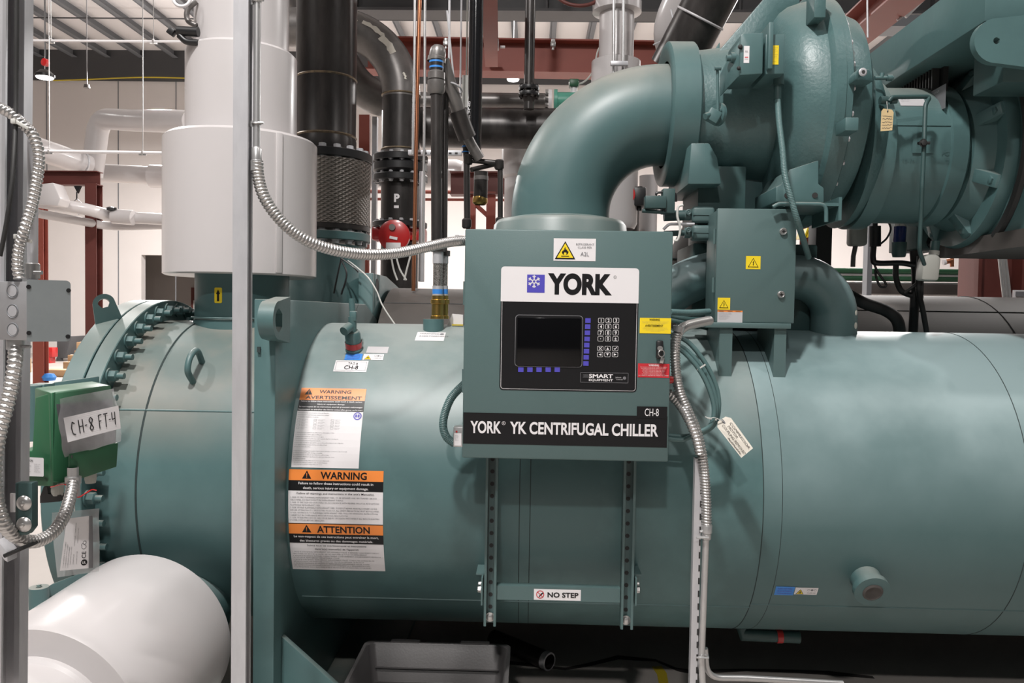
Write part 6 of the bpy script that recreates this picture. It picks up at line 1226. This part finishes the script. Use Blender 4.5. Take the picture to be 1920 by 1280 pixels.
sg = thing('oil_sight_glass', 'clear sight glass with dark blue oil under the coupling housing', 'sight glass', P(1687, 475, 3.9))
MB('sight').cyl(P(1686, 456, 3.9), P(1688, 425, 3.9), S(11, 3.9)).build('oil', sg); MB('bottle').cyl(P(1688, 425, 3.9), P(1689, 411, 3.9), S(10, 3.9)).build('glass_top', sg); MB('tealdk').lathe([(S(11, 3.9), -.05), (S(13, 3.9), -.03), (S(13, 3.9), .02), (0, .02)], P(1686, 462, 3.9), (0, 0, 1), None, 20).build('base', sg)
ch_ = thing('cable_connector', 'black cable head with thin looping wire between the bottle and the blue sight glass', 'connector', P(1641, 440, 4.0))
MB('blk').cyl(P(1641, 462, 4.0), P(1641, 424, 4.0), S(10, 4.0), None, 20).cyl(P(1641, 424, 4.0), P(1641, 405, 4.0), S(4.5, 4.0), None, 14).build('body', ch_)
MB('blk').tube(spline(PX([(1646, 408, 4), (1662, 413, 4), (1670, 428, 4), (1663, 446, 4), (1650, 458, 4)]), 6), .005, None, 8).tube(spline(PX([(1638, 462, 4), (1637, 485, 4), (1645, 493, 4), (1690, 493, 4), (1714, 497, 4)]), 6), .014, None, 10).tube(spline(PX([(1637, 490, 4), (1646, 510, 4), (1660, 530, 4), (1660, 537, 4), (1650, 536, 4), (1643, 520, 4), (1641, 505, 4)]), 6), .006, None, 8).build('cable', ch_)
oc2 = thing('black_cable_bundle', 'bundle of black cables dropping behind the oil line to the grey vessel', 'cable', P(1718, 600, 4.0))
for pl, r_ in (([(1714, 470, 4.05), (1718, 520, 4.05), (1715, 560, 4.05), (1712, 625, 4.05)], .022), ([(1724, 480, 4.0), (1722, 540, 4.0), (1730, 580, 4.0), (1738, 625, 4.05)], .013), ([(1680, 495, 4.05), (1680, 520, 4.05), (1690, 545, 4.05), (1712, 555, 4.05)], .014), ([(1729, 525, 4.0), (1728, 560, 4.0)], .008), ([(1725, 527, 4.0), (1695, 550, 4.0)], .008)): MB('rubber').tube(spline(PX(pl), 8), r_, None, 10).build('cable', oc2)
tag(MB('rubber').tube(spline(PX([(1590, 552, 4.15), (1620, 568, 4.15), (1660, 582, 4.15), (1682, 600, 4.15), (1688, 630, 4.2)]), 8), S(11, 4.15), None, 16).build('black_hose'), 'thick black hose curving down behind the arched teal pipe', 'hose')
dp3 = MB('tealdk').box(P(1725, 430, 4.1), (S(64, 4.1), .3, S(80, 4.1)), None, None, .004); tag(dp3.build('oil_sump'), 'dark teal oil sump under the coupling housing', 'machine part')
tr = thing('pipe_rack', 'rack of green and silver horizontal pipes seen through the gap below the motor', 'pipe rack', P(1720, 545, 9))
for py, m_, r_ in ((507, 'flgreen', 5), (515, 'emt', 3), (521, 'flgreen', 5), (530, 'emt', 2.5)): MB(m_).cyl(P(1560, py, 9), P(2100, py + 6, 9), S(r_, 9), None, 14).build('pipe', tr)
MB('insul').box(P(1800, 545, 9.2), (S(500, 9.2), .5, S(19, 9.2)), None, None, .01).build('tray', tr)
for k, py in enumerate((518, 531)): MB('lyellow').cyl(P(1896, py, 8.9), P(2000, py + 1, 8.9), S(2, 9), None, 8).build('yellow_stripe', tr)
rc = thing('red_column', 'thick dark red steel column right of the hanging bottle under the motor base', 'steel column', V((P(1857, 550, 7).x, 7, 0)))
ibeam(MB('dred'), V((P(1857, 550, 7).x, 7, 0)), V((P(1857, 550, 7).x, 7, 2.9)), S(84, 7), .32, up=V((1, 0, 0)), t=.03).build('column', rc)
ld = thing('leaning_conduits', 'three silver conduits leaning against the dark red column', 'conduit', P(1885, 560, 6.6))
for k in range(3): MB('emt').cyl(P(1884 + 6 * k, 575, 6.6) + (P(1884 + 6 * k, 575, 6.6) - P(1867 + 6 * k, 430, 6.6)) * 2.75, P(1867 + 6 * k, 430, 6.6), S(2.6, 6.6), None, 12).build('conduit_pipe', ld)
tag(MB('lwhite').box(P(1912, 551, 6.6), (S(24, 6.6), .02, S(14, 6.6))).box(P(1914, 551, 6.585), (S(18, 6.6), .02, S(9, 6.6)), 'lgrey').build('notice_card'), 'small white notice with grey photo right of the leaning conduits', 'sign')
tag(MB('dred').cyl(P(1900, 506, 7.2), P(1990, 452, 7.2), .035, None, 10).build('red_brace'), 'dark red diagonal brace at the right picture edge', 'brace')
bv = thing('brass_valve', 'small brass valve and white cap between the sight glass and the red column', 'valve', P(1786, 500, 6.5))
MB('copper').cyl(P(1785, 500, 6.5), P(1785, 468, 6.5), .015).cyl(P(1772, 491, 6.5), P(1785, 488, 6.5), .02).lathe([(0, 0), (.03, 0), (.03, .03), (0, .03)], P(1786, 466, 6.5), (0, 0, 1), None, 16).build('valve_body', bv); MB('lwhite').cyl(P(1768, 492, 6.5), P(1773, 491, 6.5), .022).build('cap', bv)
tag(MB('white').tube(fillet(PX([(1808, 530, 8), (1808, 492, 8), (1830, 491, 8)]), .1), S(7, 8), None, 18).build('white_pipe_bend'), 'small white pipe bend beside the dark red column', 'pipe')
tag(MB('purlin').box((P(1628, 455, 7.5).x, 7.5, 1.5), (S(9, 7.5), .1, 3.0)).build('grey_post'), 'narrow grey post behind the black cable head', 'metal post')
# overhead right
orb = tag(ibeam(MB('red'), P(1590, 70, 7), P(1740, -60, 5.2), S(40, 7), .25).build('red_beam'), 'red steel beam slanting overhead between scroll and air cooler', 'beam')
odk = tag(MB('girder').prism([P(1585, 45, 6.8), P(1640, -20, 6.8), P(1700, -20, 6.8), P(1600, 60, 6.8)], (0, .3, 0)).build('dark_duct'), 'dark overhead steel between the scroll top and the slanting red beam', 'beam')
hb_ = thing('trapeze_hanger', 'thin white trapeze hanger with rods below the slanting red beam', 'pipe hanger', P(1680, 30, 6.0))
MB('lwhite').cyl(P(1645, 25, 6.0), P(1705, 26, 6.0), .012, None, 8).cyl(P(1698, 32, 6.0), P(1740, -10, 6.0), .012, None, 8).cyl(P(1682, 38, 6.0), P(1730, 2, 6.0), .008, None, 8).build('bars', hb_); MB('galv').cyl(P(1627, 70, 6.0), P(1626, -20, 6.0), .008, None, 8).build('rod', hb_)
tag(MB('purlin').box(P(1650, 48, 8.5), (S(120, 8.5), .3, S(20, 8.5))).build('grey_beam'), 'pale grey beam crossing behind the top of the air cooler', 'beam')

# ============================================================ far left of the hall
rfr = thing('red_portal', 'dark red steel portal frame standing far back on the left', 'steel frame', V((P(130, 640, 14).x, 14, 0)))
ztp = vz(176, 322, 14)
ibeam(MB('dred'), V((P(176, 400, 14).x, 14, 0)), V((P(176, 400, 14).x, 14, vz(176, 345, 14))), S(23, 14), .2, up=V((0, 1, 0))).build('column', rfr)
ibeam(MB('red'), V((P(75, 400, 14).x, 14, 0)), V((P(75, 400, 14).x, 14, vz(75, 340, 14))), S(16, 14), .2, up=V((0, 1, 0))).build('column', rfr)
ibeam(MB('dred'), P(40, 334, 14), P(188, 335, 14), S(26, 14), .2).build('beam', rfr)
wp1 = thing('white_duct_pipe', 'big white insulated pipe bending down on the far left wall', 'insulated pipe', P(230, 240, 15))
MB('white').tube(fillet(PX([(360, 228, 14), (250, 226, 15), (186, 222, 15.5), (178, 285, 15.5), (172, 330, 15.5)]), .75, 12), S(20, 15), None, 32).build('pipe_jacket', wp1)
wp2 = thing('white_duct_pipe', 'white insulated pipe sloping in from the left edge to meet the bend', 'insulated pipe', P(110, 300, 14.5))
MB('white').tube(PX([(20, 262, 13.5), (110, 292, 14.5), (165, 312, 15)]), S(22, 14), None, 30).build('pipe_jacket', wp2); MB('galv').torus(P(150, 306, 14.8), P(165, 312, 15) - P(20, 262, 13.5), S(23, 14.5), .02, None, 28, 6).build('band', wp2)
wp3 = thing('white_wall_pipe', 'white insulated pipe behind the widest white drum, upper of three on the far wall', 'insulated pipe', P(250, 328, 17))
MB('white').cyl(P(150, 322, 17), P(300, 330, 17), S(17, 17), None, 28).build('pipe_jacket', wp3); MB('white').cyl(P(283, 330, 16.8), P(330, 332, 16.8), S(21, 17), None, 28).build('collar', wp3)
for i, (a_, b_, r_, lab) in enumerate((([(70, 378, 13), (160, 392, 13.5), (215, 405, 14), (320, 412, 14)], None, 11, 'white jacketed pipe with black valve handle, passing the red portal column'), ([(70, 400, 13.2), (160, 416, 13.8), (215, 424, 14.2), (320, 422, 14.2)], None, 8, 'thin white jacketed pipe, lowest on the far left wall'))):
    t2 = thing('white_wall_pipe', lab, 'insulated pipe', P(200, 410, 13.8)); MB('white').tube(spline(PX(a_), 6), S(r_, 13.8), None, 24).build('pipe_jacket', t2)
    if i == 0: MB('white').tube(PX([(212, 405, 13.9), (250, 408, 13.9)]), S(14, 13.9), None, 24).build('collar', t2); MB('blk').lathe([(0, 0), (S(8, 13.8), .02), (S(8, 13.8), .06), (0, .09)], P(208, 396, 13.8), (0, 0, 1), None, 20).cyl(P(208, 391, 13.8), P(218, 391, 13.8), .02).build('valve_handle', t2)
tag(MB('white').prism([P(70, 345, 12.8), P(100, 342, 12.8), P(113, 372, 12.8), P(108, 386, 12.8), P(70, 384, 12.8)], (0, .3, 0), None, .02).build('white_valve_jacket'), 'white box shaped valve jacket at the left beside the corrugated whip', 'insulated pipe')
hk_ = thing('pipe_hanger', 'black pipe hanger under the red portal beam', 'pipe hanger', P(144, 375, 13.7))
MB('blk').prism([P(138, 348, 13.7), P(151, 348, 13.7), P(145, 362, 13.7)], (0, .05, 0)).cyl(P(144, 360, 13.7), P(144, 374, 13.7), .012).build('clamp', hk_); MB('galv').tube(PX([(144, 373, 13.7), (134, 381, 13.7), (155, 381, 13.7), (144, 373, 13.7)]), .012, None, 6).tube(PX([(154, 381, 13.7), (154, 395, 13.7), (147, 402, 13.7)]), .012, None, 6).build('ring', hk_)
for i, (a_, b_, y_, lab) in enumerate(((P(60, 76, 12), P(345, 78, 12), 2.4, 'upper white sprinkler line under the roof at left'), (P(60, 283, 11), P(320, 287, 11), 3, 'lower white sprinkler line level with the widest drum'))):
    t2 = thing('sprinkler_line', lab, 'pipe', (a_ + b_) / 2); MB('lwhite').cyl(a_, b_, S(y_, 11.5), None, 12).build('pipe', t2)
    for px in (96, 288):
        q = a_.lerp(b_, (px - 60) / 285); MB('flex').torus(q, (1, 0, 0), .035, .008, None, 14, 6).box(q - V((0, 0, .03)), (.1, .03, .02)).cyl(q, V((q.x, q.y, CZ - .1)), .006, None, 6).build('hanger', t2)
tag(MB('yellow').tube(spline(PX([(100, 151, 27.6), (160, 149, 27.6), (230, 146, 27.6), (290, 145, 27.6), (400, 148, 27.6)]), 6), .024, None, 8).build('yellow_cable'), 'yellow cable strung along the top of the far wall', 'cable')
sr = thing('red_reel', 'red hanging disc above the left ceiling lamp', 'cord reel', P(85, 118, 12)); MB('vred').lathe([(0, -.04), (S(7, 12), -.03), (S(7, 12), .03), (0, .04)], P(85, 117, 12), (.3, 1, 0), None, 24).build('disc', sr); MB('blk').cyl(P(85, 106, 12), V((P(85, 106, 12).x, 12, CZ - .1)), .008, None, 6).build('cord', sr)
def high_bay(px, py, Y, lab):
    q = P(px, py, Y); t2 = thing('high_bay_light', lab, 'ceiling lamp', q); r_ = S(17 if px < 500 else 12.5, Y)
    MB('blk').lathe([(r_ * .9, .02), (r_, .03), (r_, .07), (r_ * .5, .15), (0, .16)], q, (0, 0, 1), None, 32).build('housing', t2)
    MB('lamp').lathe([(0, -.02), (r_ * .8, 0), (r_ * .9, .02)], q, (0, 0, 1), None, 32).build('lens', t2); MB('galv').cyl(q + V((0, 0, .15)), V((q.x, q.y, CZ - .1)), .008, None, 6).build('hanger', t2)
high_bay(84, 147, 15.0, 'glowing round high bay lamp at the upper left near the red disc')
high_bay(962, 151, 13.0, 'glowing round high bay lamp below the long red beam, middle of the picture')
ss = thing('ceiling_sensor', 'small grey sensor hanging from a rod on the far left', 'sensor', P(163, 163, 20)); MB('grey').lathe([(0, 0), (S(6, 20), 0), (S(5, 20), .08), (0, .1)], P(163, 165, 20), (0, 0, 1), None, 20).build('body', ss); MB('galv').cyl(P(163, 160, 20), V((P(163, 160, 20).x, 20, CZ - .1)), .012, None, 6).build('rod', ss)
# boxes and things on the far floor
fy = lambda px, py: (lambda d: CAM + d * (-CAM.z / d.z))(RM @ V(((px - 960) / FPX, -(py - 640) / FPX, -1.0)))
q = fy(110, 722)
for i, (px, py0, py1, w_, Y, lab) in enumerate(((109, 692, 708, 56, 19.0, 'long low cardboard box, nearest of the pile left of the end cover'), (135, 678, 694, 22, 20.2, 'small cardboard box just behind the long low box'), (142, 665, 680, 20, 20.9, 'small cardboard box in the middle of the far pile'), (153, 657, 670, 18, 21.5, 'cardboard box under the topmost one of the far pile'), (163, 641, 658, 26, 22.2, 'topmost cardboard box of the far pile'), (52, 672, 702, 9, 20.0, 'narrow upright cardboard piece behind the left column'))):
    c_ = P(px, py0, Y); hh = c_.z; w3_ = S(w_, Y)
    b = MB('card').box((c_.x, Y, hh / 2), (w3_, min(w3_, .45), hh), None, None, .01); b.box((c_.x, Y, hh), (w3_ * .98, .06, .006), 'paper'); tag(b.build('cardboard_box'), lab, 'box')
tag(MB('lblue').lathe([(0, 0), (.1, .0), (.12, .06), (.08, .12), (0, .13)], P(92, 713, 14), (0, 0, 1), None, 18).build('blue_bag'), 'small bright blue item in front of the long low cardboard box', 'bag')
pmz = thing('red_machine', 'small red machine on the floor beside a dark cart, far left', 'machine', V((P(94, 684, 20).x, 20, 0)))
MB('vred').box(P(94, 660, 23.4), (S(20, 23.4), .3, S(22, 20)), None, None, .03).box(P(92, 676, 23.4), (S(14, 23.4), .3, S(16, 23.4)), None, None, .02).build('body', pmz); MB('dred').box(P(76, 664, 23.4), (S(15, 23.4), .3, S(42, 23.4)), None, None, .02).build('frame', pmz)
ctz = thing('cart', 'dark grey tub cart next to the small red machine', 'cart', V((P(118, 678, 21).x, 21, 0)))
MB('girder').prism([P(106, 672, 24.2), P(122, 672, 24.2), P(134, 630, 24.2), P(106, 632, 24.2)], (0, .8, 0), None, .03).build('tub', ctz); MB('rubber').cyl(P(112, 673, 24.2), P(112, 673, 24.6), S(6, 24)).build('wheel', ctz)

# ============================================================ on the floor under the shell
tt = thing('tote_bin', 'grey plastic tote bin standing open under the condenser shell', 'bin', V((P(815, 1270, 3.1).x, 3.1, 0)))
yb0, yb1 = 2.86, 3.24; zt2 = vz(815, 1206, yb1); xl0, xl1 = P(690, 1205, yb1).x, P(952, 1208, yb1).x
def ringp(x0, x1, y0, y1, z, r, n=5):
    out = []
    for cx, cy, a0 in ((x1 - r, y1 - r, 0), (x0 + r, y1 - r, 90), (x0 + r, y0 + r, 180), (x1 - r, y0 + r, 270)):
        for k in range(n): t = math.radians(a0 + 90 * k / (n - 1)); out.append(V((cx + r * math.cos(t), cy + r * math.sin(t), z)))
    return out
loops = []
for ins, z in ((.05, .0), (.004, zt2 - .03), (-.012, zt2 - .028), (-.012, zt2), (.0, zt2), (.004, zt2 - .004), (.05, .006)): loops.append(ringp(xl0 + ins, xl1 - ins, yb0 + ins, yb1 - ins, z, .03))
n = len(loops[0]); b = MB('tote'); b.add(sum(loops, []), [[i * n + k, i * n + (k + 1) % n, (i + 1) * n + (k + 1) % n, (i + 1) * n + k] for i in range(len(loops) - 1) for k in range(n)] + [list(range(n)), [6 * n + k for k in range(n)]])
b.build('tub', tt)
rb_ = MB('tote')
for f in (.28, .45): rb_.box(((xl0 + xl1) / 2, yb1 - .012 - .046 * f, zt2 * (1 - f)), (xl1 - xl0 - .07, .006, .006))
rb_.build('inner_rib', tt)
for s_ in (.3, .8): MB('tote').box((xl0 + (xl1 - xl0) * s_ - .02, yb1 + .014, zt2 - .002), (.12, .03, .012), None, None, .003).build('rim_tab', tt)
a_, b_ = fy(945, 1262), fy(1032, 1290)
pq_ = thing('pipe_offcut', 'short black steel pipe offcut lying beside the tote bin', 'pipe', b_)
r_ = .043; pa_, pb_ = P(925, 1212, 4.02), P(1030, 1254, 3.76); pa_.z = r_; pb_.z = r_
po_ = MB('black').lathe([(r_ * .8, 0), (r_, 0), (r_, (pb_ - pa_).length), (r_ * .82, (pb_ - pa_).length), (r_ * .82, .02)], pa_, pb_ - pa_, None, 28).build('tube', pq_)
MB('silver').lathe([(r_ * 1.005, -.03), (r_ * 1.005, .0), (r_ * .82, .001)], pb_, pb_ - pa_, None, 28).build('bare_end', pq_)
q = fy(1236, 1262); yt_ = MB('yellow').prism([fy(1222, 1250), fy(1240, 1249), fy(1250, 1262), fy(1254, 1285), fy(1236, 1285), fy(1232, 1264)], (0, 0, .002)); tag(yt_.build('yellow_strip'), 'curved yellow tape strip on the floor left of the slotted post', 'tape')
fm = mat('dark_floor_strip', (.03, .027, .026), .7)
pts = [fy(x, y) for x, y in ((830, 1232), (900, 1240), (1060, 1256), (1100, 1250), (1160, 1236), (1230, 1240), (1270, 1258), (1300, 1264), (1400, 1258), (1500, 1262), (1560, 1266), (1640, 1272))]
back = [p + V((0, .035 + .012 * math.sin(i * 2.1), 0)) for i, p in enumerate(pts)][::-1]
tag(MB(fm).prism(pts + back, (0, 0, .002)).build('dark_strip'), 'dark wavy strip lying across the floor under the shell', 'strip')  # thin dark wavy band laid flat on the floor
# origin of the braid on its axis

# ============================================================ groups of like things
for base, grp in (('high_bay_light', 'high bay lamps under the roof'), ('cardboard_box', 'cardboard boxes on the far floor'), ('solenoid', 'solenoid heads beside the terminal box'), ('sprinkler_line', 'white sprinkler lines at left'), ('red_rail', 'thin red rails in the background'), ('white_wall_pipe', 'white pipes along the far wall'), ('white_duct_pipe', 'large white pipes at far left'), ('hinge_bracket', 'hinge brackets of the end cover'), ('corrugated_conduit', 'silver corrugated conduits beside the cabinet'), ('green_flexible_conduit', 'green corrugated hoses'), ('frosted_bottle', 'frosted bottles under the motor'), ('black_cable', 'black cables by the left column'), ('steel_conduit', 'thin steel conduits'), ('paper_tag', 'handwritten paper tags'), ('beam_clamp', 'beam clamps on the red beam'), ('hanger_rod', 'thin hanger rods'), ('red_post', 'red posts in the background'), ('red_beam', 'red overhead beams'), ('green_cable', 'dark green cables between the cabinets'), ('strut_upright', 'strut posts')):
    for o in C.objects:
        if o.parent is None and 'category' in o and o.name.split('.')[0] == base: o['group'] = grp
